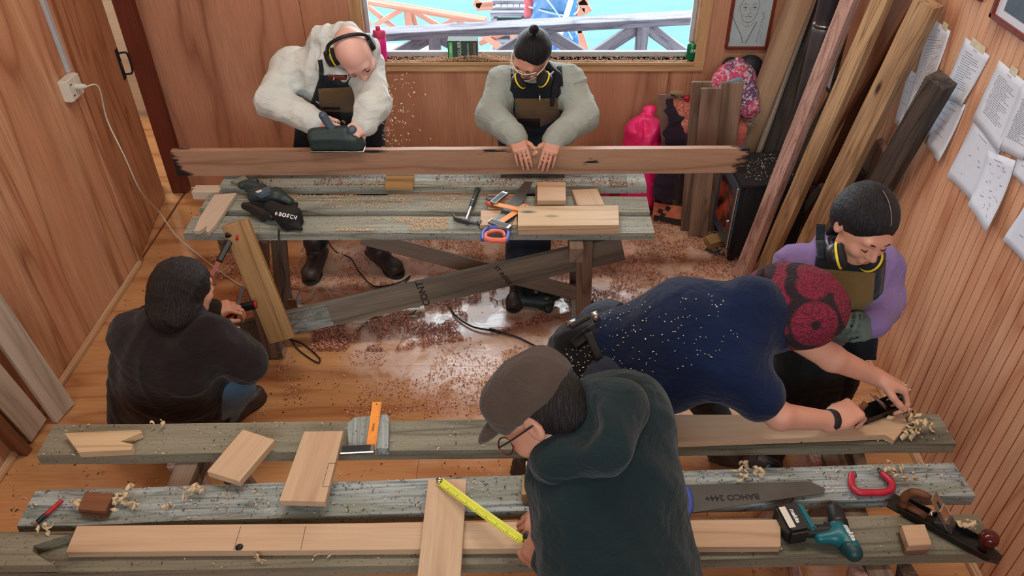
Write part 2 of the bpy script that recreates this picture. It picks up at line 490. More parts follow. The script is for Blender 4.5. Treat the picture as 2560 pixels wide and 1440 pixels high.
M['char_light'] = wood('weathered_dark_beam', S(52, 46, 42), S(98, 88, 80), rings=5, rough=.8, wide=12, long=1, fine=.5, blotch=S(36, 32, 30), bl_amt=.6, bumps=.8, speck=.5)
M['trestle'] = wood('dusty_brown_trestle_wood', S(96, 78, 66), S(136, 116, 100), rings=4, rough=.75, wide=7, long=.5, fine=.3, bumps=.3)
M['printed'] = wood('printed_grey_brown_board', S(94, 86, 76), S(132, 122, 108), rings=4, rough=.75, wide=7, long=.5, fine=.3, blotch=S(76, 74, 66), bl_amt=.6, bumps=.3)
M['whitewood'] = wood('pale_spruce_board', S(172, 154, 136), S(206, 188, 168), rings=3, rough=.6, wide=6, long=.4, fine=.15, knots=.07, knot_col=S(96, 80, 66), bumps=.15)
M['outdoor_grey'] = wood('grey_weathered_rail', S(80, 80, 90), S(114, 114, 124), rings=5, rough=.85, wide=8, long=1, fine=.4, speck=.5)
M['outdoor_orange'] = wood('raw_orange_timber', S(124, 76, 62), S(146, 98, 82), rings=3, rough=.8, wide=8)
M['outdoor_deck'] = wood('pale_wet_deck_board', S(104, 106, 120), S(132, 134, 148), rings=3, rough=.6, wide=8)
M['sawdust'] = plain('sawdust_shaving', S(214, 156, 132), .9, var=.25, nscale=4)
M['sawdust_dark'] = plain('brown_shaving', S(150, 92, 76), .9, var=.3, nscale=4)
M['sawdust_pale'] = plain('pale_shaving', S(226, 190, 150), .85, var=.15, nscale=4)
M['bark'] = plain('dark_bark_crumb', S(56, 36, 28), .95, var=.3)
M['curl'] = plain('wood_curl', S(206, 182, 146), .7, var=.12, nscale=12)
# fabrics
M['hoodie_white'] = cloth('cream_hoodie', S(212, 218, 214), var=.05, bl=S(186, 184, 168), bl_amt=.35)
M['hoodie_grey'] = cloth('sage_grey_sweatshirt', S(156, 164, 156), var=.07)
M['apron'] = cloth('black_apron', S(30, 38, 44), var=.15)
M['apron_tan'] = cloth('tan_apron_pocket', S(112, 90, 66), var=.1)
M['apron_tan2'] = cloth('olive_tan_apron_pocket', S(112, 94, 56), var=.1)
M['jeans'] = cloth('dark_jeans', S(44, 52, 66), var=.2)
M['jeans_light'] = cloth('light_blue_jeans', S(86, 116, 142), var=.2)
M['trousers'] = cloth('black_trousers', S(26, 28, 34), var=.2)
M['jacket'] = cloth('dark_brown_jacket', S(36, 28, 28), var=.2, bl=S(38, 44, 38), bl_amt=.4)
M['navy'] = cloth('navy_t_shirt', S(14, 28, 58), var=.12)
M['navy_in'] = cloth('black_waistcoat', S(22, 24, 28), var=.2)
M['purple'] = cloth('lilac_sweatshirt', S(128, 108, 158), var=.08)
M['green_hood'] = cloth('dark_green_hoodie', S(24, 38, 40), var=.12)
M['cap'] = cloth('brown_cap', S(72, 60, 52), var=.12)
M['glove'] = cloth('grey_green_glove', S(88, 104, 98), var=.1)
M['boot'] = plain('dark_brown_boot_leather', S(56, 46, 42), .5, var=.25, nscale=18, bump=.3)
M['sole'] = plain('black_rubber', S(26, 24, 24), .7)
M['skin_fair'] = skin('fair_skin', S(224, 182, 168))
M['skin_mid'] = skin('tan_skin', S(202, 152, 130))
M['skin_tan'] = skin('warm_skin', S(206, 156, 132))
M['lips'] = plain('lips', S(150, 84, 76), .5)
M['lash'] = plain('eyelash', S(40, 28, 24), .8)
def hair(name, col):
    t = NT(name); v = t.coord('obj', False)
    w = t.noise(v, 6, 2)
    n = t.noise(t.scaled(v, (70, 26, 9)), 2.6, 4, .65, .8)
    t.set(Base_Color=t.ramp(n, [(.35, tuple(c * .35 for c in col[:3]) + (1,)), (.68, tuple(c * 1.5 for c in col[:3]) + (1,))]), Roughness=.55)
    t.b.inputs['Specular IOR Level'].default_value = .35
    t.bump(t.math('ADD', n, t.math('MULTIPLY', w, .5)), 1.0, .008); return t.m
M['hair'] = hair('black_hair', S(26, 27, 33))
M['hair2'] = hair('dark_brown_hair', S(30, 24, 22))
# plastics, metals
M['black'] = plain('black_plastic', S(26, 28, 30), .45)
M['black_matt'] = plain('matt_black', S(22, 22, 24), .8)
M['rubber'] = plain('dark_green_rubber_case', S(40, 56, 56), .5, var=.2)
M['steel_blue'] = plain('blue_grey_plastic', S(74, 92, 108), .45)
M['yellow'] = plain('yellow_ring', S(226, 206, 50), .5)
M['red'] = plain('red_plastic', S(176, 30, 40), .45)
M['crimson'] = plain('crimson_paint', S(176, 34, 56), .4)
M['coral'] = plain('coral_rubber_grip', S(232, 116, 92), .55)
M['blue'] = plain('blue_plastic', S(66, 90, 176), .4)
M['teal'] = plain('teal_plastic', S(0, 100, 110), .38)
M['teal_dark'] = plain('dark_teal_plastic', S(8, 60, 66), .45)
M['orange_rule'] = plain('orange_rule', S(232, 146, 56), .45, var=.08)
M['ink'] = plain('black_ink', S(24, 22, 24), .7)
M['white_ink'] = plain('white_print', S(226, 230, 230), .6)
M['steel'] = plain('bright_steel', S(190, 194, 196), .28, 1.0)
M['iron'] = plain('grey_iron', S(96, 98, 100), .4, .8, var=.25)
M['saw_steel'] = plain('dull_saw_blade', S(92, 90, 86), .42, .6, var=.15, nscale=8)
M['plane_iron'] = plain('dark_plane_casting', S(44, 42, 40), .4, .6, var=.25)
M['knob'] = plain('glossy_red_brown_knob', S(78, 26, 24), .15)
M['white_plastic'] = plain('cream_white_plastic', S(220, 216, 202), .4, var=.04)
M['white_cable'] = plain('white_cable', S(206, 206, 196), .5, var=.05)
M['pvc'] = plain('grey_white_duct', S(178, 182, 186), .45, var=.05)
M['paper'] = plain('white_paper', S(214, 222, 236), .8, var=.02)
M['paper_grey'] = plain('grey_sketch_paper', S(176, 188, 190), .8, var=.06, nscale=14)
M['pencil_line'] = plain('pencil_line', S(104, 110, 118), .9)
M['pencil_dark'] = plain('dark_pencil_line', S(58, 62, 68), .9)
M['tape_m'] = plain('masking_tape', S(214, 206, 178), .7)
M['frame_red'] = plain('red_brown_frame', S(116, 46, 34), .4, var=.2)
M['stove'] = plain('black_stove_steel', S(44, 48, 54), .5, .3, var=.15)
M['pipe'] = plain('black_stove_pipe', S(104, 108, 116), .38, .5, var=.2, nscale=8)
M['chrome'] = plain('chrome', S(210, 210, 212), .12, 1.0)
M['bottle'] = plain('pink_shaker_plastic', S(240, 40, 150), .35, var=.05)
M['bottle_lid'] = plain('pink_shaker_lid', S(214, 70, 116), .45, var=.05)
M['can'] = plain('green_can', S(14, 120, 74), .3, .4, var=.06)
M['box_green'] = plain('dark_green_carton', S(52, 74, 62), .6, var=.06)
M['box_light'] = plain('bright_green_print', S(90, 190, 110), .6, var=.06)
M['carton'] = plain('brown_cardboard', S(124, 92, 82), .85, var=.08)
M['carton_print'] = plain('orange_printed_cardboard', S(206, 120, 92), .8, var=.2, nscale=14)
M['carton_black'] = plain('black_carton_print', S(46, 42, 40), .8)
def sack(name, col):
    t = NT(name); v = t.coord('obj', False)
    n = t.noise(t.scaled(v, (9, 9, 2.5)), 1.5, 3, .5, .5)
    t.set(Base_Color=t.mix(n, tuple(c * .8 for c in col[:3]) + (1,), col), Roughness=.38)
    t.b.inputs['Transmission Weight'].default_value = 0
    t.bump(t.math('ADD', n, t.math('MULTIPLY', t.noise(v, 300, 1), .04)), .8, .012); return t.m
M['sack'] = sack('hot_pink_sack', S(250, 40, 120))
M['sack_dull'] = sack('dull_pink_sack', S(204, 50, 92))
M['dark_cloth'] = cloth('dark_purple_cloth', S(46, 34, 48), var=.25)
M['coral_cloth'] = cloth('coral_table_cloth', S(214, 116, 104), var=.08)
M['tarp'] = sack('blue_tarpaulin', S(10, 72, 118))
M['tarp_red'] = plain('faded_red_cloth', S(140, 48, 58), .8)
M['rope'] = plain('white_rope', S(110, 130, 130), .8)
M['bagblack'] = plain('black_bag', S(20, 24, 32), .6)
def knit():
    t = NT('pink_and_mauve_knit'); v = t.coord('obj', False)
    vo = t.n('TexVoronoi'); t.put(vo.inputs['Vector'], v); vo.inputs['Scale'].default_value = 90
    c = t.mix(t.ramp(t.noise(v, 5, 2), [(.45, 0.0), (.55, 1.0)]), S(206, 70, 104), S(108, 74, 108))
    c = t.mix(t.ramp(vo.outputs['Color'], [(.55, 0.0), (.7, .85)]), c, S(214, 200, 208))
    t.set(Base_Color=c, Roughness=.95); t.bump(vo.outputs['Distance'], .8, .004); return t.m
M['knit'] = knit()
def beanie():
    t = NT('crimson_and_black_crochet'); v = t.coord('obj', False)
    d = t.n('VectorMath', operation='LENGTH'); t.put(d.inputs[0], v)
    wv = t.n('TexVoronoi'); t.put(wv.inputs['Vector'], v); wv.inputs['Scale'].default_value = 6; wv.inputs['Randomness'].default_value = .8
    m = t.math('PINGPONG', t.math('MULTIPLY', wv.outputs['Distance'], 3.4), 1.0)
    c = t.mix(t.ramp(m, [(.26, 0.0), (.42, 1.0)]), S(30, 16, 26), S(132, 26, 56))
    k = t.n('TexVoronoi'); t.put(k.inputs['Vector'], v); k.inputs['Scale'].default_value = 110
    c = t.mix(t.ramp(k.outputs['Distance'], [(.2, 0.0), (.7, .6)]), c, S(22, 10, 16))
    t.set(Base_Color=c, Roughness=.95); t.bump(k.outputs['Distance'], 1.0, .005); return t.m
M['beanie'] = beanie()

def glass_mat():
    t = NT('window_glass'); 
    tr = t.n('BsdfTransparent'); gl = t.n('BsdfGlossy'); gl.inputs['Roughness'].default_value = .02
    fr = t.n('Fresnel'); fr.inputs['IOR'].default_value = 1.45
    mx = t.n('MixShader'); t.put(mx.inputs[0], fr.outputs[0]); t.put(mx.inputs[1], tr.outputs[0]); t.put(mx.inputs[2], gl.outputs[0])
    t.put(t.out.inputs['Surface'], mx.outputs[0]); return t.m
M['glass'] = glass_mat()
def lens_mat():
    t = NT('clear_goggle_plastic')
    tr = t.n('BsdfTransparent'); gl = t.n('BsdfGlossy'); gl.inputs['Roughness'].default_value = .08
    mx = t.n('MixShader'); mx.inputs[0].default_value = .22; t.put(mx.inputs[1], tr.outputs[0]); t.put(mx.inputs[2], gl.outputs[0])
    t.put(t.out.inputs['Surface'], mx.outputs[0]); return t.m
M['lens'] = lens_mat()
def lamp_mat():
    t = NT('added_lamp_diffuser'); t.set(Base_Color=(1, 1, 1, 1)); t.b.inputs['Emission Color'].default_value = (1, .93, .82, 1)  # glow of the two added ceiling lamps
    t.b.inputs['Emission Strength'].default_value = 3; return t.m
M['lamp'] = lamp_mat()
def water_mat():
    t = NT('turquoise_water'); v = t.coord('pos')
    n = t.noise(t.scaled(v, (1, 3, 1)), .8, 3)
    t.set(Base_Color=t.ramp(n, [(.3, (.056, .108, .110, 1)), (.7, (.064, .120, .120, 1))]), Roughness=.9)
    t.b.inputs['Specular IOR Level'].default_value = 0.0
    t.bump(n, .15, .02); return t.m
M['water'] = water_mat()
def floor_mat():
    t = NT('varnished_honey_floor'); v = t.coord('pos')
    big = t.noise(t.scaled(v, (.3, 2.6, 2.6)), 1.0, 2.5, .5, .2)
    ring = t.ramp(t.math('PINGPONG', t.math('MULTIPLY', big, 10.0), 1.0), [(0, 0.0), (.3, .7), (1, 1.0)])
    fine = t.noise(t.scaled(v, (5, 90, 90)), 1.0, 3, .6)
    c = t.mix(ring, S(178, 120, 78), S(212, 158, 108))
    c = t.mix(1.0, c, t.ramp(fine, [(.25, (.78, .76, .72, 1)), (.65, (1, 1, 1, 1))]), 'MULTIPLY')
    # sawdust trodden over the middle of the room: ragged film with its own shape
    sp = t.n('SeparateXYZ'); t.put(sp.inputs[0], v)
    ex = t.math('POWER', t.math('DIVIDE', t.math('SUBTRACT', sp.outputs[0], .35), 1.75), 2.0)
    ey = t.math('POWER', t.math('DIVIDE', t.math('SUBTRACT', sp.outputs[1], 4.1), 1.65), 2.0)
    reg = t.math('SUBTRACT', 1.0, t.math('ADD', ex, ey))
    dn = t.noise(v, 1.6, 5, .6, .5)
    dm = t.ramp(t.math('ADD', t.math('MULTIPLY', reg, .55), t.math('MULTIPLY', dn, .9)), [(.42, 0.0), (.62, 1.0)])
    patch = t.ramp(t.noise(v, 5.5, 4, .65, 1.0), [(.42, 0.0), (.5, 1.0)])
    dust = t.mix(t.noise(v, 24, 3), S(206, 164, 142), S(230, 206, 192))
    dm2 = t.math('MULTIPLY', dm, t.math('ADD', t.math('MULTIPLY', patch, .55), .4))
    c = t.mix(dm2, c, dust)
    t.set(Base_Color=c, Roughness=t.math('ADD', .12, t.math('MULTIPLY', t.math('MULTIPLY', dm, patch), .16)))
    t.b.inputs['Specular IOR Level'].default_value = 1.0
    t.bump(t.math('ADD', fine, t.math('MULTIPLY', dm2, t.noise(v, 60, 3))), .25, .002)
    return t.m
M['floor'] = floor_mat()
# ---------------------------------------------------------------- room shell
rnd = random.Random(5)
def struct(o): o['kind'] = 'structure'; return o

floor = struct(empty('floor'))
box('subfloor', (XL - .02, YF, -.06), (XR + .02, YB + .02, -.012), M['groove'], floor, 0)
ys = [YF, -.5, .72, 1.94, 3.16, 4.38, YB]
for r_ in range(len(ys) - 1):
    xs = [XL, -.5 if r_ % 2 else -1.45, 1.94 if r_ % 2 else .99, XR]
    xs = sorted(set([x for x in xs if x <= XR]))
    for i in range(len(xs) - 1):
        if xs[i + 1] - xs[i] < .05: continue
        box('floor_panel', (xs[i] + .0007, ys[r_] + .0007, -.012), (xs[i + 1] - .0007, ys[r_ + 1] - .0007, 0), M['floor'], floor, .0008)

# left wall: plywood sheets, then a doorway with its door ajar
wl = struct(empty('wall_left'))
box('wall_core', (XL - .1, YF, 0), (XL - .012, LY0, ZC), M['groove'], wl, 0)
for y0, y1 in ((YF, -.48), (-.48, .74), (.74, 1.96), (1.96, 3.18), (3.18, LY0)):
    for z0, z1 in ((0, 2.44), (2.44, ZC)):
        box('plywood_sheet', (XL - .012, y0 + .0015, z0 + .001), (XL, y1 - .0015, z1 - .001), M['ply_left'], wl, .001)
box('lintel_panel', (XL - .1, LY0, 2.1), (XL, YB, ZC), M['ply_left'], wl, .001)
struct(box('trim_1', (XL, LY0 - .05, 0), (XL + .014, LY0, 2.15), M['ply_left'], None, .003))
struct(box('trim_2', (XL - .1, LY1, 0), (XL + .02, YB - .012, 2.1), M['red_jamb'], None, .003))
bl_ = struct(empty('baseboard_left'))
for y0, y1 in ((YF, 2.2), (2.203, LY0 - .05)):
    box('baseboard_length', (XL, y0, 0), (XL + .028, y1, .034), M['trim'], bl_, .006, 2)

# the door leaf, hinged at LY0 and pushed a little outwards
dr = struct(empty('door_1', (XL - .03, LY0 + .005, 0)))
dr.rotation_euler = (0, 0, math.radians(8.5))
DM = Matrix.Translation((XL - .03, LY0 + .005, 0)) @ Matrix.Rotation(math.radians(8.5), 4, 'Z')
link('door_leaf', box_mesh('door_leaf', .035, .80, 2.08, .003), M['door_ply'], dr, DM @ Matrix.Translation((0, .40, 1.045)))
hb = link('latch_plate', box_mesh('latch_plate', .006, .05, .20, .002), M['black_matt'], dr, DM @ Matrix.Translation((.021, .755, 1.03)))
hp = [DM @ Vector(p) for p in ((.02, .76, 1.10), (.065, .775, 1.10), (.075, .78, 1.07), (.075, .78, 1.0), (.065, .775, .96), (.02, .76, .96))]
tube('handle', hp, .007, M['black_matt'], dr, 8)
link('keyhole_plate', box_mesh('keyhole_plate', .003, .012, .04, .001), M['steel'], dr, DM @ Matrix.Translation((.0255, .755, 1.03)))

# what shows beyond the doorway: the next room's floor, its pale wall and a dark heap
nr = struct(empty('wall_beyond_door'))
box('pale_board', (XL - 1.35, 3.6, -.02), (XL - 1.3, 7.0, 3.0), M['whitewood'], nr, .002)
box('side_board', (XL - 1.35, 6.3, -.02), (XL - .1, 6.35, 3.0), M['whitewood'], nr, .002)
struct(box('floor_beyond_door', (XL - 1.4, 3.6, -.08), (XL - .021, 6.35, -.004), M['floor'], None, 0))
struct(box('ceiling_blocking_sky', (XL - 1.4, 3.4, 2.6), (XL - .1, 6.5, 2.65), M['whitewood'], None, 0))  # unseen roof added to keep sky light off the floor beyond
struct(box('wall_beyond_corner', (XL - 1.4, 3.5, -.05), (XL - .1, 3.55, 2.6), M['whitewood'], None, 0))
struct(box('wall_blocking_sky', (XL - .12, YB - .03, -.05), (XL - .06, 6.35, 2.65), M['whitewood'], None, 0))  # unseen wall added to shut daylight out beside the doorway
bgp = [rbox((XL - .38, 5.02, .2), (.16, .14, .2), None, .05), ell((XL - .4, 5.02, .45), (.14, .12, .14), k=.08)]
tag(blob('rubbish_bag', bgp, M['bagblack'], None, .02, (.012, 14, 3)), 'black rubbish bag seen through the gap behind the door', 'bag')

# right wall: grooved panelling, one object per board
wr = struct(empty('wall_right'))
box('wall_core', (XR + .012, YF, 0), (XR + .1, YB + .1, ZC), M['groove'], wr, 0)
bw = .0585; nb = int((YB - YF) / bw)
bm_me = box_mesh('board', .012, bw - .004, ZC, .0025)
bm_me.materials.append(M['ply_right'])
for i in range(nb + 1):
    y = YB - bw * (i + .5)
    if y < YF: break
    o = bpy.data.objects.new('board', bm_me); COL.objects.link(o); o.parent = wr
    o.location = (XR + .006, y, ZC / 2)
br_ = struct(empty('baseboard_right'))
for y0, y1 in ((YF, 1.1), (1.103, 3.42), (3.423, YB - .01)):
    box('baseboard_length', (XR - .03, y0, 0), (XR, y1, .04), M['trim'], br_, .008, 2)

# back wall: plywood sheets round the window
wb = struct(empty('wall_back'))
box('wall_core', (XL - .1, YB + .012, 0), (XR + .1, YB + .1, WZ0), M['groove'], wb, 0)
box('wall_core', (XL - .1, YB + .012, WZ1), (XR + .1, YB + .1, ZC), M['groove'], wb, 0)
box('wall_core', (XL - .1, YB + .012, WZ0), (WX0, YB + .1, WZ1), M['groove'], wb, 0)
box('wall_core', (WX1, YB + .012, WZ0), (XR + .1, YB + .1, WZ1), M['groove'], wb, 0)
def sheet(x0, x1, z0, z1): box('plywood_sheet', (x0 + .0015, YB, z0 + .001), (x1 - .0015, YB + .012, z1 - .001), M['ply_back'], wb, .001)
sheet(XL, -1.43, 0, 2.44); sheet(-1.43, WX0, 0, 2.44); sheet(WX0, -.21, 0, WZ0); sheet(-.21, 1.01, 0, WZ0)
sheet(1.01, WX1, 0, WZ0); sheet(WX1, XR, 0, 2.44); sheet(WX0, WX1, WZ1, 2.9); sheet(XL, WX0, 2.44, ZC); sheet(WX1, XR, 2.44, ZC); sheet(WX0, WX1, 2.9, ZC)

win = struct(empty('window_1', (0, YB, WZ0)))
T = M['trim_x']
beam('casing', (WX0 - .07, YB - .008, WZ0 - .035), (WX1 + .07, YB - .008, WZ0 - .035), .07, .016, (0, -1, 0), T, win)
beam('casing', (WX0 - .035, YB - .008, WZ0), (WX0 - .035, YB - .008, WZ1 + .07), .07, .016, (0, -1, 0), T, win)
beam('casing', (WX1 + .035, YB - .008, WZ0), (WX1 + .035, YB - .008, WZ1 + .07), .07, .016, (0, -1, 0), T, win)
beam('casing', (WX0, YB - .008, WZ1 + .035), (WX1, YB - .008, WZ1 + .035), .07, .016, (0, -1, 0), T, win)
box('sill', (WX0, YB - .03, WZ0 - .02), (WX1, YB + .12, WZ0), M['trim_x'], win, .003)
for x in (WX0, WX1): box('reveal', (x - .008, YB, WZ0), (x + .008, YB + .12, WZ1), M['trim_x'], win, .002)
box('reveal', (WX0, YB, WZ1 - .008), (WX1, YB + .12, WZ1 + .008), M['trim_x'], win, .002)
for a, b in (((WX0 + .008, WZ0), (WX1 - .008, WZ0 + .035)), ((WX0 + .008, WZ1 - .035), (WX1 - .008, WZ1 - .008)),
             ((WX0 + .008, WZ0 + .035), (WX0 + .035, WZ1 - .035)), ((WX1 - .035, WZ0 + .035), (WX1 - .008, WZ1 - .035))):
    box('window_frame', (a[0], YB + .07, a[1]), (b[0], YB + .10, b[1]), M['pvc'], win, .003)
box('pane', (WX0 + .03, YB + .083, WZ0 + .03), (WX1 - .03, YB + .087, WZ1 - .03), M['glass'], win, 0)

# front wall behind the camera with an added high window, ceiling with two added lamps, both for fill light
wf = struct(empty('wall_front'))
for a, b in (((XL - .1, 0), (XR + .1, 2.4)), ((XL - .1, 4.0), (XR + .1, ZC)), ((XL - .1, 2.4), (-1.7, 4.0)), ((1.3, 2.4), (XR + .1, 4.0))):
    box('wall_panel', (a[0], YF - .08, a[1]), (b[0], YF, b[1]), M['ply_right'], wf, 0)
w2 = struct(empty('window_added_rear', (-.2, YF, 2.4)))  # unseen window added to let in fill light
for x in (-1.7, -.2, 1.3): box('window_frame', (x - .03, YF - .06, 2.4), (x + .03, YF - .01, 4.0), M['pvc'], w2, .003)
for z in (2.4, 4.0): box('window_frame', (-1.67, YF - .06, z - .03), (1.27, YF - .01, z + .03), M['pvc'], w2, .003)
box('pane', (-1.67, YF - .037, 2.43), (1.27, YF - .033, 3.97), M['glass'], w2, 0)
ce = struct(empty('ceiling'))
for i in range(12):
    y0 = YF + i * (YB + .1 - YF) / 12
    box('ceiling_board', (XL - .1, y0 + .002, ZC), (XR + .1, y0 + (YB + .1 - YF) / 12 - .002, ZC + .02), M['ceiling'], ce, .003)
box('roof_deck', (XL - .1, YF - .1, ZC + .02), (XR + .1, YB + .1, ZC + .06), M['groove'], ce, 0)
for x in (-.9, .9):
    l = empty('added_ceiling_lamp', (x, 2.6, ZC), 'long batten fill lamp added on the ceiling, ' + ('left' if x < 0 else 'right') + ' of the pair', 'lamp', 'added ceiling lamps')
    box('housing', (x - .65, 2.52, ZC - .05), (x + .65, 2.68, ZC), M['white_plastic'], l, .005)
    box('diffuser', (x - .6, 2.54, ZC - .09), (x + .6, 2.66, ZC - .05), M['lamp'], l, .01)

# cable duct, socket box and plug on the left wall
sk = pxx(165, 218, XL)
d0 = pxx(168, 180, XL)
tag(link('cable_duct', box_mesh('cable_duct', .022, .034, 2.6, .003), M['pvc'], None, Matrix.Translation((XL + .011, d0.y, d0.z + 1.3))), 'grey plastic cable duct running up the left plywood wall from the socket', 'cable duct')
so = empty('power_socket', (XL, sk.y, sk.z), 'cream surface-mounted double socket box at the foot of the cable duct', 'socket')
zc_ = d0.z - .062
box('back_box', (XL, sk.y - .068, zc_ - .06), (XL + .05, sk.y + .068, zc_ + .06), M['white_plastic'], so, .006, 2)
for dy in (-.034, .034):
    box('face_plate', (XL + .05, sk.y + dy - .031, zc_ - .056), (XL + .055, sk.y + dy + .031, zc_ + .056), M['white_plastic'], so, .002)
for dz in (-.03, .03): box('socket_hole', (XL + .0545, sk.y - .05, zc_ + dz - .003), (XL + .0558, sk.y - .03, zc_ + dz + .003), M['black'], so, 0)
PLUG = Vector((XL + .055, sk.y + .0, zc_ + .005))
cb = empty('extension_cable', PLUG, 'white mains cable plugged into the wall socket and trailing across the floor', 'cable')
tube('plug', [PLUG, PLUG + Vector((.03, 0, 0)), PLUG + Vector((.055, .01, -.004))], [.016, .018, .008], M['white_cable'], cb, 10)
# ---------------------------------------------------------------- outside the window
tag(box('lake', (-60, 10.5, -3.2), (60, 160, -3.1), M['water'], None, 0), kind='structure')
tag(box('shore_ground', (-60, YB + .4, -3.5), (60, 12, -3.18), M['outdoor_deck'], None, 0), kind='structure')
RY = 6.6
og, oo, od = M['outdoor_grey'], M['outdoor_orange'], M['outdoor_deck']
dk = empty('terrace_deck', (0, 6, .3), 'pale grey board terrace just outside the window', 'deck')
for i in range(7):
    box('deck_board', (-2.3, 5.3 + i * .2, .28), (3.2, 5.3 + i * .2 + .19, .31), od, dk, .003)
for x in (-2.2, 0, 2.2, 3.1): box('deck_post', (x - .06, 5.9, -3.18), (x + .06, 6.02, .28), og, dk, .003)
rl = empty('terrace_railing', (0, RY, .3), 'grey weathered timber railing with braced posts right outside the window', 'railing')
a = py_(880, 90, RY); b = py_(1800, 40, RY)
beam('handrail', a + (a - b) * .3, b + (b - a) * .2, .11, .075, (0, -.25, 1), og, rl, .004)
for px_, y0 in ((1085, 72), (1352, 62), (1608, 47)):
    top = py_(px_, y0 + 6, RY)
    lo = top.copy(); lo.z = .31
    beam('post', lo, top, .10, .09, (0, -1, 0), og, rl, .004)
    for s_ in (-1, 1):
        beam('brace', Vector((top.x + s_ * .56, RY + .005, .33)), Vector((top.x + s_ * .04, RY + .005, top.z - .05)), .10, .06, (0, -1, 0), og, rl, .004)
# lower walkway with its own cross-braced railing
wk = empty('lower_walkway', (-2, 9.2, -.6), 'pale boarded walkway below the terrace at the left', 'walkway')
for i in range(12):
    p0 = Vector((-4.6, 8.0 + i * .16, -.75)); box('walkway_board', (-4.6, 7.7 + i * .2, -.78), (-.55 - i * .05, 7.7 + i * .2 + .19, -.75), od, wk, .003)
r2 = empty('walkway_railing', (-1, 8.5, -.7), 'reddish raw timber railing with crossed braces beside the lower walkway', 'railing')
def P2(px, py, y): return py_(px, py, y)
A_, B_ = P2(915, 2, 8.6), P2(1215, 52, 7.9)
beam('handrail', A_, B_, .07, .05, (0, -.3, 1), oo, r2, .003)
for (x0, y0, x1, y1, Y0, Y1, w_) in ((1018, 20, 1024, 82, 8.45, 8.45, .07), (1028, 20, 1044, 80, 8.5, 8.5, .05), (1150, 42, 1156, 108, 8.1, 8.1, .08),
        (908, 8, 1000, 80, 8.7, 8.5, .05), (938, 62, 1014, 18, 8.6, 8.45, .05), (1022, 20, 1110, 72, 8.45, 8.2, .05),
        (905, 12, 925, 66, 8.7, 8.7, .05), (1025, 98, 1145, 45, 8.4, 8.1, .04), (1195, 75, 1270, 135, 7.7, 7.5, .06), (1200, 108, 1290, 68, 7.7, 7.5, .05), (1282, 64, 1286, 130, 7.6, 7.6, .07)):
    beam('brace', P2(x0, y0, Y0), P2(x1, y1, Y1), w_, w_ * .7, (0, -1, 0), oo, r2, .002)
# stair with open treads
st = empty('outdoor_stair', (0, 9.5, -1), 'dark grey timber stair with open treads descending to the shore', 'stair')
for i, yy in enumerate((4, 22, 34, 62, 80, 108, 124, 142)):
    p = P2(1278, yy, 9.2 - i * .08)
    box('tread', (p.x - .24, p.y - .02, p.z - .03), (p.x + .22, p.y + .2, p.z + .02), og, st, .003)
beam('stringer', P2(1244, 4, 9.3), P2(1228, 140, 8.6), .07, .04, (1, 0, 0), og, st, .002)
beam('stringer', P2(1308, 4, 9.3), P2(1306, 140, 8.6), .07, .04, (1, 0, 0), og, st, .002)
for i in range(5):
    p = P2(1246 + i * 15, 4, 9.4); box('landing_board', (p.x - .03, p.y - .3, p.z), (p.x + .034, p.y + .7, p.z + .04), od, st, .003)
# tarpaulin bundle roped on a stand, red cloth, orange trestles
c0 = P2(1385, 22, 8.6)
tp = empty('tarpaulin_bundle', c0, 'bright blue roped tarpaulin bundle beyond the railing', 'tarpaulin')
blob('tarpaulin', [rbox(c0, (.24, .2, .30), None, .12), rbox(c0 + Vector((-.05, 0, -.36)), (.3, .2, .22), None, .12, k=.1)], M['tarp'], tp, .025, (.04, 11, 9))
for dz in (-.3, .02, .2):
    ring = [c0 + Vector((math.cos(t) * .27, math.sin(t) * .23, dz + .03 * math.sin(2 * t))) for t in [i * math.pi / 8 for i in range(17)]]
    tube('rope', ring, .009, M['rope'], tp, 6, per=2)
tube('rope', [c0 + Vector((-.15, -.25, .25)), c0 + Vector((.02, -.28, .05)), c0 + Vector((.2, -.24, -.25))], .009, M['rope'], tp, 6)
c1 = P2(1330, 8, 8.7)
tag(blob('red_cloth', [rbox(c1, (.085, .05, .16), None, .04)], M['tarp_red'], None, .02, (.025, 16, 4)), 'faded red cloth hanging left of the blue tarpaulin', 'cloth')
for k, (seg) in enumerate((((1420, 0, 1462, 124), (1452, 0, 1472, 30), (1440, 28, 1462, 28), (1425, 72, 1455, 72), (1432, 2, 1470, 2), (1405, 55, 1420, 130)),
                           ((1190, 16, 1232, 12), (1198, 0, 1190, 16)))):
    t_ = empty('sawhorse', P2(seg[0][0], 60, 9.0), ('raw orange timber ladder frame right of the blue tarpaulin', 'raw orange timber bracket left of the outdoor stair')[k], 'timber frame')
    for (x0, y0, x1, y1) in seg:
        beam('rail', P2(x0, y0, 9.0), P2(x1, y1, 9.0), .09, .05, (0, -1, 0), oo, t_, .003)
beam('white_pole', P2(1428, 0, 8.2), P2(1398, 92, 8.2), .05, .05, (0, -1, 0), M['pvc'], None, .004)
tag(bpy.data.objects['white_pole'], 'white pole crossing in front of the blue tarpaulin', 'pole')
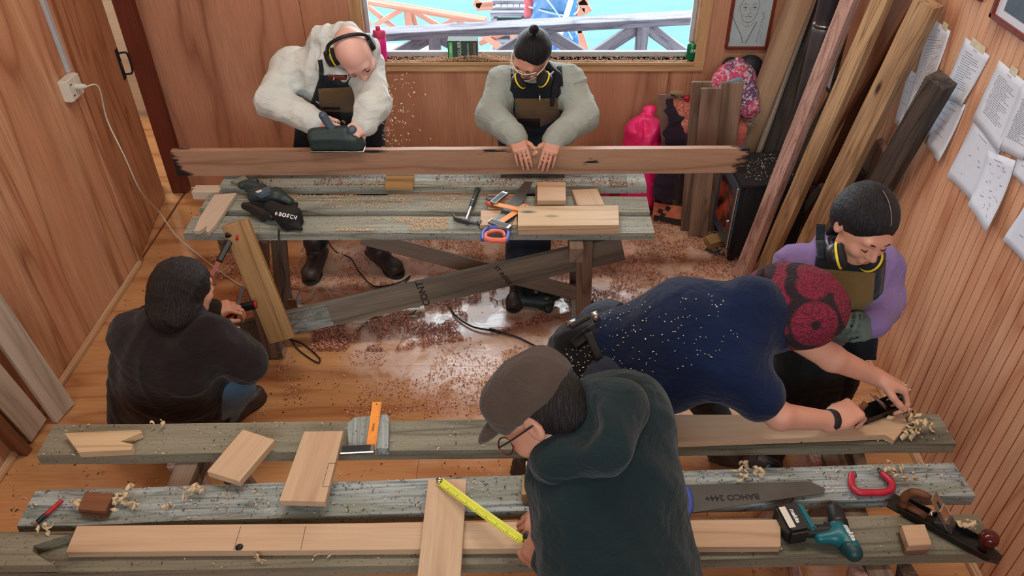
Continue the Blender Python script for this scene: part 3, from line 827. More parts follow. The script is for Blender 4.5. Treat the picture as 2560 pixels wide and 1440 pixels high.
# ---------------------------------------------------------------- rear workbench (bench under the long board)
ZT = .80
def plank(name, p, z, t, mat, parent, rag=.004, extra=None):
    """p = (left x,y back, left x,y front, right front, right back) pixels on the plane z"""
    q = [pz(a, b, z) for a, b in p]
    bl, fl, fr, br = q
    A = (bl + fl) / 2; B = (br + fr) / 2
    w = ((bl - fl).length * abs((bl - fl).normalized().y) + (br - fr).length * abs((br - fr).normalized().y)) / 2
    A.z = B.z = z - t / 2
    return beam(name, A, B, w, t, (0, 0, 1), mat, parent, rag=rag)
b1 = empty('workbench', (-.5, 3.6, 0), 'rear trestle workbench of three weathered grey planks under the long board', 'workbench', 'trestle workbenches')
plank('top_plank', [(478, 541), (463, 583), (1634, 583), (1628, 541)], ZT, .042, M['grey'], b1)
plank('top_plank', [(519, 486), (501, 526), (1625, 529), (1618, 492)], ZT, .040, M['grey'], b1)
plank('top_plank', [(562, 436), (549, 468), (1623, 466), (1606, 434)], ZT, .045, M['grey'], b1)
for x in (-1.52, .28):
    beam('cross_bearer', (x, 3.22 if x > 0 else 3.3, ZT - .09), (x, 3.98, ZT - .09), .07, .09, (0, 0, 1), M['trestle'], b1)
blk = pz(528, 466, ZT)
beam('bearer_end', (-1.81, 3.74, ZT - .03), (-1.66, 3.74, ZT - .03), .075, .05, (0, 0, 1), M['whitewood'], b1)
tr = M['trestle']
def leg(px0, py0, y0, px1, py1, w, t, par, mat=tr, name='leg', n=(0, -1, 0)):
    A = py_(px0, py0, y0); B = pz(px1, py1, .005)
    return beam(name, A, B, w, t, n, mat, par, .003)
# right trestle
leg(1461, 598, 3.36, 1458, 812, .085, .045, b1)
leg(1440, 602, 3.75, 1438, 716, .07, .04, b1)
fr_ = pz(1446, 745, .03); fr2 = pz(1428, 862, .03)
beam('foot', (.34, 3.82, .045), (.31, 3.22, .045), .06, .06, (0, 0, 1), M['grey'], b1)
# left trestle
leg(612, 600, 3.40, 690, 890, .10, .06, b1)
leg(697, 600, 3.72, 712, 770, .085, .045, b1)
leg(660, 600, 3.55, 664, 760, .05, .04, b1)
box('metal_foot', tuple(pz(690, 892, 0) + Vector((.02, -.02, 0))), tuple(pz(690, 892, 0) + Vector((.05, .06, .06))), M['steel'], b1, .002)
box('metal_foot', tuple(pz(740, 772, 0) + Vector((-.03, -.02, 0))), tuple(pz(740, 772, 0) + Vector((.02, .07, .09))), M['steel'], b1, .002)
# braces
beam('brace', py_(905, 592, 3.72), py_(1448, 735, 3.70), .085, .055, (0, -1, .6), tr, b1, .003)
bb = beam('brace', py_(545, 846, 3.30), py_(1557, 618, 3.42), .145, .035, (0, -1, .12), M['printed'], b1, rag=.004)
bb['label'] = 'long printed grey-brown diagonal brace board'
BM = wmat(bb)
def on_face(M_, L, x, y, t, rot=0): return M_ @ Matrix.Translation((x, y, t)) @ Matrix.Rotation(rot, 4, 'Z')
text('lettering', 'CONT', on_face(BM, 0, .05, .0, .0177, math.pi / 2), .055, M['ink'], b1, .0003, bold=.0012)
text('lettering', 'ST INVER', on_face(BM, 0, .5, 0, .0177, -math.pi / 2.6), .034, M['ink'], b1, .0003, bold=.001)
gp = on_face(BM, 0, -.64, 0, .0176)
link('sawn_patch', box_mesh('sawn_patch', .30, .141, .002, 0), M['grey_blue'], b1, gp)
link('bare_block', box_mesh('bare_block', .05, .10, .03, .002), M['pallet'], b1, Matrix.Translation(py_(1448, 616, 3.35)) @ Matrix.Rotation(math.pi / 2, 4, 'Y'))

# ---------------------------------------------------------------- front workbench: three planks on trestles
b2 = empty('workbench', (0, 1.75, 0), 'front trestle workbench of three long olive-grey planks nearest the camera', 'workbench', 'trestle workbenches')
ZU = .80
plank('top_plank', [(135, 1062), (90, 1140), (2387, 1108), (2352, 1035)], ZU, .05, M['grey_dark'], b2)
plank('top_plank', [(88, 1225), (38, 1318), (2430, 1238), (2392, 1156)], ZU, .048, M['grey_blue'], b2, rag=.007)
plank('top_plank', [(-30, 1332), (-80, 1436), (2506, 1385), (2440, 1284)], ZU, .048, M['grey_dark'], b2)
for x in (-1.22, 1.15):
    beam('cross_bearer', (x, 1.30, ZU - .095), (x, 2.02, ZU - .095), .08, .09, (0, 0, 1), tr, b2)
    for (y0, y1) in ((1.42, 1.22), (1.9, 2.1)):
        beam('leg', (x - .06, y0, ZU - .06), (x - .06 - .02, y1, 0.0), .09, .045, (1, 0, 0), M['pinkish'], b2, .003)
        beam('leg', (x + .10, y0, ZU - .06), (x + .14, y1, 0.0), .09, .045, (1, 0, 0), M['trestle'], b2, .003)
    beam('foot', (x, 1.16, .05), (x, 2.14, .05), .05, .04, (1, 0, 0), M['pinkish'], b2, .003)
from mathutils.bvhtree import BVHTree
# ---------------------------------------------------------------- the long board standing on edge, and what it rests on
eb_y = 3.83
TLc, TRc = py_(424, 378, eb_y), py_(1874, 371, eb_y)
BLc, BRc = py_(440, 440, eb_y), py_(1870, 432, eb_y)
def edge_mat():
    t = NT('planed_board_with_charred_ends'); v = t.coord('obj', False)
    big = t.noise(t.scaled(v, (.5, 5, 7)), 1.0, 2.5, .5, .3)
    ring = t.ramp(t.math('PINGPONG', t.math('MULTIPLY', big, 8.0), 1.0), [(0, .2), (.3, .8), (1, 1.0)])
    c = t.mix(ring, S(134, 98, 74), S(172, 134, 108))
    fine = t.noise(t.scaled(v, (5, 60, 110)), 1.0, 3, .6)
    c = t.mix(1.0, c, t.ramp(fine, [(.25, (.82, .8, .78, 1)), (.65, (1, 1, 1, 1))]), 'MULTIPLY')
    sp = t.n('SeparateXYZ'); t.put(sp.inputs[0], v); X, Y_ = sp.outputs[0], sp.outputs[1]
    ns = t.noise(t.scaled(v, (3.5, 12, 12)), 1.6, 4, .6)
    e = t.math('ADD', t.math('ABSOLUTE', X), t.math('MULTIPLY', t.math('SUBTRACT', ns, .5), .32))
    e = t.math('ADD', e, t.math('MULTIPLY', t.math('ABSOLUTE', t.math('ADD', Y_, -.01)), .7))
    m1 = t.ramp(t.math('SUBTRACT', e, 1.0), [(.565, 0.0), (.6, 1.0)])
    n2 = t.noise(t.scaled(v, (2.2, 14, 14)), 1.0, 4, .6)
    m2 = t.ramp(t.math('ADD', n2, t.math('MULTIPLY', Y_, 1.1)), [(.69, 0.0), (.73, 1.0)])
    m = t.math('MAXIMUM', m1, m2)
    vo = t.n('TexVoronoi'); t.put(vo.inputs['Vector'], t.scaled(v, (1.5, 9, 9))); vo.inputs['Scale'].default_value = 1
    m = t.math('MAXIMUM', m, t.ramp(vo.outputs['Distance'], [(.08, 1.0), (.16, 0.0)]))
    t.set(Base_Color=t.mix(m, c, S(24, 18, 16)), Roughness=.6); t.bump(t.math('SUBTRACT', fine, t.math('MULTIPLY', m, 1.5)), .5, .002)
    return t.m
M['edge'] = edge_mat()
hgt = (TLc.z + TRc.z - BLc.z - BRc.z) / 2
ctr = (TLc + TRc + BLc + BRc) / 4
me_ = ragged_mesh('long_board', (TRc - TLc).length, hgt, .036, .003, 60)
EB = link('long_board', me_, M['edge'], None, frame(ctr + Vector((0, .018, 0)), TRc - TLc, (0, -1, 0)))
tag(EB, 'very long planed board with charred ends standing on edge across the rear workbench', 'board')
ZB = min(BLc.z, BRc.z)
def slab(name, pts, z, t, mat, label, cat='board', grain=None, group=None, bev=.0015, parent=None):
    w = [pz(a, b, z) for a, b in pts]
    g = (pz(*grain[1], z) - pz(*grain[0], z)) if grain else None
    o = prism(name, w, t, mat, parent, g, bev)
    return tag(o, label, cat, group)
zs = ZB - ZT - .001
slab('wood_block', [(966, 432), (1036, 432), (1032, 468), (962, 468)], ZB - .001, zs, M['pallet'], 'brown wood block wedged under the long board near its middle', 'wood block', ((966, 432), (1036, 432)))
slab('wood_block', [(1254, 425), (1410, 425), (1412, 438), (1252, 438)], ZB - .001, zs, M['char_light'], 'dark packing piece under the long board below the resting hands', 'wood block', ((966, 432), (1036, 432)))
slab('metal_plate', [(1522, 434), (1564, 434), (1570, 464), (1526, 465)], ZT + .006, .006, M['grey_dark'], 'small greenish plate on the right end of the rear plank', 'plate')
slab('wood_offcut', [(574, 452), (612, 438), (622, 450), (600, 458)], ZT + .03, .03, M['grey'], 'small grey offcut at the left end of the rearmost plank', 'offcut')

# ---------------------------------------------------------------- things lying on the rear bench
z1 = ZT + .004
slab('offcut_board', [(536, 486), (592, 482), (540, 560), (521, 580), (514, 578), (519, 562), (499, 577), (484, 577), (500, 542)], z1 + .022, .022, M['whitewood'],
     'pale broken offcut with jagged end at the left end of the rear bench', 'offcut', ((590, 483), (500, 577)))
slab('long_offcut', [(1295, 515), (1546, 513), (1548, 562), (1294, 565)], z1 + .056, .026, M['pine_knot'], 'pale board with dark knots, upper of the two stacked on the rear bench', 'board', ((1295, 540), (1546, 540)))
slab('long_offcut', [(1297, 522), (1548, 522), (1548, 574), (1296, 576)], z1 + .028, .027, M['pine'], 'reddish-edged board, lower of the two stacked on the rear bench', 'board', ((1295, 540), (1546, 540)))
slab('short_board', [(1202, 526), (1293, 526), (1293, 562), (1200, 563)], z1 + .024, .023, M['pine'], 'short pale board under the handsaw, touching the two stacked boards', 'board', ((1200, 540), (1290, 540)))
slab('short_board', [(1219, 485), (1300, 485), (1300, 522), (1219, 522)], z1 + .018, .017, M['tan'], 'thin tan board under the tape measure on the rear bench', 'board', ((1219, 500), (1300, 500)))
slab('square_block', [(1343, 455), (1414, 455), (1415, 501), (1343, 501)], z1 + .058, .03, M['pine'], 'square light wood block, upper of a pair behind the two stacked boards', 'wood block', ((1343, 480), (1414, 480)))
slab('square_block', [(1340, 462), (1408, 462), (1409, 512), (1336, 512)], z1 + .027, .026, M['brown'], 'square wood block mostly hidden under the lighter square block', 'wood block', ((1343, 480), (1414, 480)))
slab('short_board', [(1429, 474), (1493, 471), (1512, 512), (1443, 513)], z1 + .03, .03, M['pine'], 'short pinkish board set askew right of the square blocks', 'board', ((1440, 474), (1460, 513)))

def LM(px, py, z, a=None, b=None):
    """frame lying on the plane z at a pixel, its x axis running from pixel a to pixel b"""
    p = pz(px, py, z)
    x = (pz(*b, z) - pz(*a, z)) if a else Vector((1, 0, 0))
    return frame(p, x, (0, 0, 1))
def lbox(name, c, s, mat, par, Mx, bev=.002, rz=0, ry=0, rx=0, seg=1):
    R = Matrix.Rotation(rz, 4, 'Z') @ Matrix.Rotation(ry, 4, 'Y') @ Matrix.Rotation(rx, 4, 'X')
    return link(name, box_mesh(name, *s, bev, seg), mat, par, Mx @ Matrix.Translation(c) @ R)
def ltube(name, pts, r, mat, par, Mx, n=8, per=8): return tube(name, [Mx @ Vector(p) for p in pts], r, mat, par, n, True, per)
def lprism(name, pts, z, t, mat, par, Mx, bev=.001): return prism(name, [Mx @ Vector((x, y, z)) for x, y in pts], t, mat, par, Mx.to_3x3() @ Vector((1, 0, 0)), bev, Mx.to_3x3() @ Vector((0, 0, 1)))

# claw hammer
HM = LM(1165, 560, z1, (1165, 560), (1195, 480))
hm = empty('claw_hammer', HM.translation, 'steel claw hammer with black rubber grip on the rear bench', 'hammer')
Lh = (pz(1198, 480, z1) - pz(1168, 558, z1)).length
ltube('grip', [(Lh * .42, 0, .018), (Lh * .55, 0, .018), (Lh * .75, 0, .018), (Lh, 0, .018)], [.011, .0145, .0125, .0165], M['rubber'], hm, HM, 12)
ltube('shaft', [(.0, 0, .018), (Lh * .22, 0, .018), (Lh * .44, 0, .018)], .0095, M['steel'], hm, HM, 10)
ltube('head', [(-.005, -.015, .018), (-.008, -.045, .018), (-.008, -.062, .018), (-.008, -.064, .018), (-.008, -.082, .018)], [.013, .011, .011, .0165, .0165], M['iron'], hm, HM, 12, 3)
for s_ in (-1, 1):
    ltube('claw', [(-.005, -.02, .018 + s_ * .003), (.0, .02, .018 + s_ * .006), (.012, .055, .018 + s_ * .008), (.045, .078, .018 + s_ * .009)], [.013, .010, .007, .0025], M['iron'], hm, HM, 8)
text('grip_mark', 'X', HM @ Matrix.Translation((Lh * .6, 0, .0335)), .016, M['white_ink'], hm)

# handsaw with coral and blue handle
zs_ = z1 + .026
SA, SB = pz(1240, 585, zs_), pz(1322, 455, zs_)
SM = frame(SA, SB - SA, (0, 0, 1)); Ls = (SB - SA).length
sw = empty('handsaw', SA, 'handsaw with a coral and blue handle overhanging the rear bench edge', 'saw')
lprism('blade', [(.02, -.052), (Ls, -.022), (Ls, .022), (.02, .055)], .0022, .0016, M['saw_steel'], sw, SM, 0)
lprism('blade_paint', [(.02, -.03), (.07, -.03), (.09, .054), (.02, .055)], .0026, .0008, M['white_plastic'], sw, SM, 0)
def ring_handle(px_pts, z, r, mat, name, par): return tube(name, [pz(a, b, z) for a, b in px_pts], r, mat, par, 10)
ring_handle([(1207, 600), (1208, 582), (1222, 570), (1243, 568), (1262, 572), (1271, 583), (1266, 603)], zs_ + .006, .0105, M['blue'], 'handle_frame', sw)
ring_handle([(1214, 594), (1216, 584), (1228, 579), (1245, 577), (1258, 581), (1262, 590)], zs_ + .01, .0085, M['coral'], 'handle_top', sw)
ring_handle([(1213, 596), (1226, 600), (1243, 601), (1258, 601), (1264, 598)], zs_ + .008, .0135, M['coral'], 'grip', sw)
for a in ((1221, 573), (1241, 570)): lathe('rivet', [(.004, 0), (.004, .003), (0.0005, .003)], pz(*a, zs_) + Vector((0, 0, .016)), (0, 0, 1), M['black'], sw, 10)

# two orange try squares crossed on the saw
def try_square(label, blade, stock, z, par_name='try_square', lab_blade=True):
    a, b = pz(*blade[0], z), pz(*blade[1], z); Mx = frame((a + b) / 2, b - a, (0, 0, 1)); L = (b - a).length
    e = empty(par_name, a, label, 'try square')
    lbox('blade', (0, 0, .006), (L, .035, .0016), M['orange_rule'], e, Mx, .0003)
    for i in range(int(L / .01) - 1):
        lbox('graduation', (-L / 2 + .01 * (i + 1), -.0175 + (.0035 if i % 5 else .006), .0069), (.0007, .007 if i % 5 else .012, .0003), M['ink'], e, Mx, 0)
    lathe('hang_hole', [(.003, 0), (.003, .0004), (.0002, .0004)], Mx @ Vector((L / 2 - .012, 0, .0068)), (0, 0, 1), M['ink'], e, 8)
    a, b = pz(*stock[0], z), pz(*stock[1], z); Ms = frame((a + b) / 2, b - a, (0, 0, 1)); L2 = (b - a).length
    lbox('stock', (0, 0, .009), (L2, .038, .016), M['steel'], e, Ms, .003)
    lbox('stock_inset', (-.005, 0, .0175), (L2 * .84, .029, .002), M['black'], e, Ms, .001)
    return e, Mx, L
try_square('orange try square with its blade pointing right, topmost of the crossed pair', ((1236, 512), (1334, 533)), ((1232, 512), (1264, 486)), z1 + .042)
try_square('orange try square crossed underneath, its metal stock beside the coral saw handle', ((1248, 560), (1316, 514)), ((1224, 556), (1276, 574)), z1 + .034)
TPM = LM(1229, 507, z1 + .018, (1220, 500), (1240, 515))
tm = empty('tape_measure', TPM.translation, 'small black and orange tape measure half under the upper try square', 'tape measure')
lathe('case', [(.026, 0), (.031, .004), (.031, .024), (.026, .028), (.0005, .028)], TPM.translation, (0, 0, 1), M['black'], tm, 20)
lbox('orange_panel', (.012, -.024, .014), (.045, .022, .022), M['coral'], tm, TPM, .005)

# electric sander with dust bag
KM = LM(665, 510, z1, (610, 470), (740, 560))
sd = empty('electric_sander', KM.translation, 'dark electric sander with a black fabric dust bag lying on the rear bench', 'power tool')
K = lambda px, py, z: pz(px, py, z)
blob('motor_body', [cap(K(622, 468, .86), K(655, 475, .87), .03, .036, .02), cap(K(640, 490, .86), K(690, 490, .88), .045, .04, .02), cap(K(690, 485, .875), K(722, 505, .85), .038, .028, .02)], M['rubber'], sd, .006)
blob('front_knob', [cap(K(606, 463, .845), K(636, 455, .855), .024, .026, .01)], M['rubber'], sd, .005)
blob('base', [rbox(K(655, 525, .835), (.07, .045, .03), (KM.to_3x3() @ Vector((1, 0, 0)), KM.to_3x3() @ Vector((0, 1, 0)), Vector((0, 0, 1))), .012), cap(K(612, 515, .85), K(680, 540, .85), .02, .026, .02)], M['black'], sd, .006)
lbox('top_housing', (.0, .0, .0), (.10, .07, .022), M['steel_blue'], sd, LM(664, 480, .906, (640, 490), (690, 470)), .008, seg=2)
lbox('label_plate', (-.03, .01, .0125), (.03, .018, .002), M['white_plastic'], sd, LM(664, 480, .906, (640, 490), (690, 470)), .0005)
bagpts = [cap(K(680, 520, .87), K(715, 540, .865), .04, .046, .03), rbox(K(728, 546, .85), (.035, .055, .05), (KM.to_3x3() @ Vector((1, 0, 0)), KM.to_3x3() @ Vector((0, 1, 0)), Vector((0, 0, 1))), .02, .04), cap(K(742, 565, .83), K(752, 572, .82), .02, .012, .03), cap(K(738, 512, .88), K(741, 507, .895), .016, .008, .03)]
bag = blob('dust_bag', bagpts, M['black_matt'], sd, .006, (.0015, 40, 2))
def surf(target, px, py):
    W = wmat(target); bv = BVHTree.FromPolygons([W @ q.co for q in target.data.vertices], [tuple(q.vertices) for q in target.data.polygons])
    h = bv.ray_cast(O, ray(px, py).normalized()); return h[0], h[1]
for i_, ch_ in enumerate('BOSCH'):
    p1, n1 = surf(bag, 702 + i_ * 8.5, 537 + i_ * 1.6)
    if p1: text('lettering', ch_, frame(p1 + n1 * .005, (KM.to_3x3() @ Vector((1, .28, 0))), n1), .028, M['white_ink'], sd, .002, bold=.0008)
pE, nE = surf(bag, 691, 534)
if pE: lathe('emblem', [(.0085, -.002), (.0085, .0025), (.0062, .0025), (.0062, .0)], pE, nE, M['white_ink'], sd, 16)
tube('power_cord', [K(697, 575, .84), K(697, 590, .80), py_(698, 640, 3.22), py_(712, 690, 3.2), py_(706, 750, 3.18), pz(716, 815, .12), pz(740, 868, .012), pz(790, 905, .012), pz(798, 895, .012), pz(760, 862, .012), pz(722, 848, .012)], .0045, M['black'], sd, 6)

# ---------------------------------------------------------------- knotty board clamped to the trestle leg, two bar clamps
kA, kB = py_(588, 556, 3.22), py_(706, 850, 3.02)
kb = beam('clamped_board', kA, kB, .135, .034, (0, -1, .35), M['pallet'], None, .003)
tag(kb, 'knotty light brown board clamped leaning against the left leg of the rear bench', 'board')
KB = wmat(kb)
def bar_clamp(label, jaw, tail, jaw2, y0, y1):
    A, B = py_(*jaw, y0), py_(*tail, y1); e = empty('bar_clamp', A, label, 'clamp')
    beam('bar', A, B, .016, .006, (0, -1, .2), M['iron'], e, .0005)
    return e, A, B
e, A, B = bar_clamp('upper red and black bar clamp gripping the top of the leaning board', (577, 598), (528, 690), None, 3.19, 3.0)
beam('handle', A + (B - A) * .05, A + (B - A) * .62, .03, .026, (0, -1, 0), M['black'], e, .006)
beam('jaw', A + Vector((-.02, 0, .03)), A + Vector((.05, .02, .0)), .03, .03, (0, -1, 0), M['black'], e, .006)
lathe('red_pad', [(.018, 0), (.02, .006), (.018, .012)], A + Vector((.03, .0, .015)), (1, .2, -.2), M['red'], e, 14)
beam('trigger', A + (B - A) * .62, B, .012, .012, (0, -1, 0), M['red'], e, .003)
e, A, B = bar_clamp('lower red and black bar clamp with its steel bar running down to the floor', (608, 715), (570, 866), None, 3.04, 2.82)
beam('jaw', py_(556, 778, 3.0), py_(640, 762, 3.02), .045, .03, (0, -1, 0), M['black'], e, .008)
beam('handle', py_(554, 776, 2.98), py_(592, 768, 3.0), .03, .026, (0, -1, 0), M['black'], e, .008)
beam('trigger', py_(556, 800, 2.98), py_(584, 786, 3.0), .014, .016, (0, -1, 0), M['red'], e, .004)
lathe('red_pad', [(.018, 0), (.02, .006), (.018, .012)], py_(636, 762, 3.0), (1, .2, 0), M['red'], e, 14)

# ---------------------------------------------------------------- floor tools and cables
GM = LM(1340, 748, 0.0, (1290, 770), (1400, 770))
gt = empty('green_router', GM.translation, 'dark green hand-held power router resting on the floor under the rear bench', 'power tool')
blob('body', [cap(GM @ Vector((-.10, .02, .07)), GM @ Vector((-.10, -.06, .05)), .028, .03, .02), cap(GM @ Vector((-.10, -.07, .045)), GM @ Vector((.07, -.10, .05)), .03, .04, .03), cap(GM @ Vector((.05, -.06, .07)), GM @ Vector((.12, -.04, .06)), .035, .03, .03), cap(GM @ Vector((-.10, .03, .07)), GM @ Vector((.02, .07, .08)), .02, .02, .02)], M['rubber'], gt, .007)
ltube('bail', [(-.05, .08, .10), (-.055, .02, .15), (-.03, -.03, .14), (.0, -.045, .10)], .009, M['iron'], gt, GM)
lbox('deck_plate', (.0, .0, .055), (.16, .12, .02), M['iron'], gt, GM, .006)
ltube('trigger_handle', [(-.04, .07, .13), (.03, .05, .13), (.10, .02, .115)], [.016, .02, .012], M['black'], gt, GM)
lbox('red_sticker', (.03, .045, .153), (.05, .014, .003), M['coral'], gt, GM, .001, rz=-.3)
lathe('depth_knob', [(.02, 0), (.022, .02), (.018, .03), (.0005, .03)], GM @ Vector((-.0, -.05, .09)), (0, -.3, 1), M['iron'], gt, 14)
lathe('bottom_knob', [(.026, 0), (.028, .03), (.022, .045), (.0005, .045)], GM @ Vector((.07, -.14, .035)), (0, -.6, .8), M['rubber'], gt, 16)
lathe('dial', [(.02, 0), (.02, .018), (.0005, .018)], GM @ Vector((.06, -.10, .085)), (0, -.3, 1), M['iron'], gt, 14)
PS = LM(1033, 778, 0, (1022, 770), (1050, 790))
ps = empty('power_strip', PS.translation, 'white power strip with a red switch lying on the floor behind the diagonal brace', 'power strip')
lbox('case', (0, 0, .02), (.14, .055, .034), M['white_plastic'], ps, PS, .005, rz=.9)
lbox('dark_face', (.0, .0, .0375), (.09, .03, .002), M['steel_blue'], ps, PS, .001, rz=.9)
lbox('switch', (.03, .045, .038), (.014, .014, .008), M['red'], ps, PS, .002, rz=.9)
# white mains cable: from the plug down the wall and along the floor
cab = [PLUG + Vector((.055, .01, -.004)), PLUG + Vector((.09, .06, -.03)), pxx(268, 300, XL + .10), pxx(310, 388, XL + .16), pxx(352, 478, XL + .16)]
cab += [pz(398, 530, .16), pz(440, 588, .05), pz(500, 640, .012), pz(560, 685, .012), pz(618, 722, .012), pz(700, 742, .012), pz(752, 752, .012), pz(776, 742, .012), pz(790, 718, .012), pz(815, 722, .012), pz(842, 760, .012), pz(880, 800, .012), pz(940, 800, .012), pz(1000, 792, .012), pz(1044, 790, .012)]
tube('cord', cab, .0042, M['white_cable'], cb, 7)
tag(tube('black_cable', [pz(816, 596, .3), pz(838, 628, .02), pz(876, 646, .012), pz(898, 680, .012), pz(938, 716, .012), pz(1000, 705, .012), pz(1025, 690, .012), pz(1012, 706, .012)], .0042, M['black'], None, 6),
    'thin dark cable on the floor between the two boots', 'cable')
c3 = empty('black_extension_lead', pz(1225, 826, 0), 'black cable with an inline connector crossing the open floor to the right', 'cable')
tube('cord', [pz(1085, 735, .012), pz(1112, 750, .012), pz(1140, 790, .012), pz(1180, 816, .014), pz(1225, 826, .016), pz(1290, 842, .014), pz(1350, 870, .012), pz(1412, 886, .012), pz(1500, 905, .012)], .0055, M['black'], c3, 7)
beam('connector', pz(1222, 823, .018), pz(1252, 832, .018), .024, .022, (0, 0, 1), M['black'], c3, .008)
tag(tube('thin_grey_cable', [pz(896, 826, .01), pz(924, 800, .01), pz(952, 792, .01), pz(985, 802, .01), pz(1020, 792, .01), pz(1045, 772, .03), pz(1072, 758, .02)], .0036, M['black_matt'], None, 6),
    'thin dark lead looping over the power strip on the floor', 'cable')
tag(tube('thin_grey_cable', [pz(832, 796, .01), pz(845, 825, .01), pz(872, 850, .01)], .0045, M['black_matt'], None, 6), 'short dark lead end on the floor below the diagonal brace', 'cable')
tag(tube('thin_grey_cable', [pz(1470, 745, .012), pz(1492, 765, .012), pz(1502, 785, .012), pz(1478, 800, .012), pz(1475, 770, .012), pz(1482, 750, .012)], .004, M['black_matt'], None, 6), 'black lead coiled on the floor right of the right trestle leg', 'cable')

# ---------------------------------------------------------------- pale boards leaning at the left wall
b = pz(178, 1040, .0)
tag(beam('leaning_board', pz(160, 1032, .008) , pxx(-78, 690, XL + .07), .135, .03, (.8, -.25, .4), M['whitewood'], None, .003), 'pale spruce board leaning on the left wall, the one farther from the camera', 'board')
tag(beam('leaning_board', pz(92, 1075, .03), pxx(-150, 800, XL + .10), .135, .03, (.8, -.25, .4), M['whitewood'], None, .003), 'pale spruce board leaning on the left wall, the one nearer the camera', 'board')
tag(beam('leaning_batten', pz(60, 1130, .0), pxx(-130, 930, XL + .06), .045, .07, (.8, -.2, .4), M['redbrown'], None, .003), 'dark brown batten leaning below the pale boards at the left wall', 'batten')

# ---------------------------------------------------------------- timbers leaning in the right rear corner
def lean(name, bot, mid, xm, ext, w, t, n, mat, label, z0=.0, rag=0, ym=None, cat='timber'):
    A = pz(*bot, z0 + .01); B = pxx(*mid, xm) if ym is None else py_(*mid, ym)
    B = A + (B - A) * ext
    return tag(beam(name, A, B, w, t, n, mat, None, .004, rag), label, cat)
nl = (-.82, -.55, .15)
lean('wide_board', (1797, 532), (1999, 0), None, 1.25, .155, .032, (-.25, -1, .1), M['tan'], 'wide tan board leaning in the corner left of the stove pipe', ym=4.88)
lean('sawn_edge_board', (1842, 532), (2032, 0), None, 1.22, .035, .03, (-.9, -.5, 0), M['whitewood'], 'narrow pale saw-marked edge leaning right of the wide tan board', ym=4.90)
lean('charred_timber', (1878, 530), (2056, 0), None, 1.04, .11, .03, (-.4, -1, .1), M['char'], 'blackened timber leaning between the pale edge and the stove pipe', ym=4.97, rag=.006)
lean('charred_timber', (1896, 540), (2040, 60), None, 1.05, .05, .04, (-.4, -1, .1), M['char_light'], 'grey-streaked blackened timber just left of the stove pipe', ym=4.86, rag=.006)
lean('pink_beam', (1852, 692), (2126, 0), 1.73, 1.28, .078, .070, nl, M['pinkish'], 'long pinkish rough-sawn beam leaning in front of the stove', rag=.003)
lean('leaning_beam', (1902, 690), (2206, 0), 1.76, 1.06, .085, .060, nl, M['old_pine'], 'long light brown beam leaning second from the left, right of the pink one', rag=.004)
lean('leaning_beam', (1972, 712), (2322, 6), 1.86, 1.0, .115, .075, nl, M['old_pine'], 'stout light brown beam with its top end showing beside the pinned papers', rag=.004)
lean('dark_beam', (2055, 722), (2354, 200), 1.85, 1.0, .105, .085, nl, M['char_light'], 'blackish squared beam leaning in front of the pinned papers', rag=.003)
lean('dark_stick', (1950, 600), (2056, 466), 1.80, 1.0, .045, .03, nl, M['char_light'], 'thin dark stick leaning between the stove and the stout beam', rag=.003)
lean('dark_stick', (2020, 640), (2152, 424), 1.86, 1.0, .075, .03, nl, M['char'], 'short dark plank leaning right behind the stout beam', rag=.004)
lean('brown_board', (1930, 560), (2262, 0), 1.875, 1.05, .13, .03, (-1, -.25, .1), M['redbrown'], 'wide red-brown board leaning behind the light beams', z0=0)
lean('brown_board', (2010, 560), (2215, 120), 1.89, 1.1, .09, .025, (-1, -.2, .1), M['redbrown'], 'dull red-brown board at the back of the leaning stack')
lean('knotty_slab', (2060, 640), (2212, 372), 1.905, 1.0, .13, .03, (-1, -.3, .15), M['brown'], 'short dark knotty slab with a rough top below the pinned papers', rag=.01)
lean('charred_beam', (1895, 600), (2150, 150), 1.84, 1.3, .12, .04, (-.9, -.4, .1), M['char'], 'black beam leaning behind the pink beam', rag=.004)

# three boards standing at the corner table
def stand(bot, top, yb, yt, w, t, mat, label):
    A = py_(*bot, yb); A.z = .008; B = py_(*top, yt)
    return tag(beam('standing_board', A, B, w, t, (-.12, -1, .05), mat, None, .002), label, 'board')
stand((1722, 585), (1755, 204), 4.52, 4.60, .125, .03, M['brown'], 'tallest left brown board standing against the corner table')
stand((1745, 585), (1779, 220), 4.44, 4.52, .125, .03, M['brown'], 'middle brown board standing in front of the other two at the corner table')
stand((1792, 560), (1831, 206), 4.50, 4.57, .135, .03, M['brown'], 'right brown board with dark stains standing at the corner table')

# ---------------------------------------------------------------- corner table with its load
zt = .72
tb = empty('corner_table', (1.4, 4.85, 0), 'low table in the back right corner under a coral cloth covered with shavings', 'table')
ta, tb_ = pz(1668, 290, zt), Vector((1.90, 5.07, zt))
box('table_top', (1.0, 4.66, zt - .03), (1.46, 5.07, zt - .004), M['brown'], tb, .003)
for x, y in ((1.03, 4.69), (1.43, 4.69), (1.03, 5.04), (1.43, 5.04)): box('leg', (x - .025, y - .025, 0), (x + .025, y + .025, zt - .03), M['char'], tb, .003)
v, f = [], []
nx_, nz_ = 30, 12
for j in range(nz_ + 1):
    for i in range(nx_ + 1):
        x = .975 + .49 * i / nx_; s_ = j / nz_
        if s_ < .5: y, z = 5.07 - .45 * s_ * 2, zt
        else: y, z = 4.62 + .008 * math.sin(i * 1.1) * (s_ - .5) * 2, zt - (s_ - .5) * 2 * (.30 + .05 * math.sin(i * .7))
        v.append((x, y, z + .003))
for j in range(nz_):
    for i in range(nx_):
        a = j * (nx_ + 1) + i; f.append((a, a + nx_ + 1, a + nx_ + 2, a + 1))
cl_me = mesh_from('table_cloth', v, f)
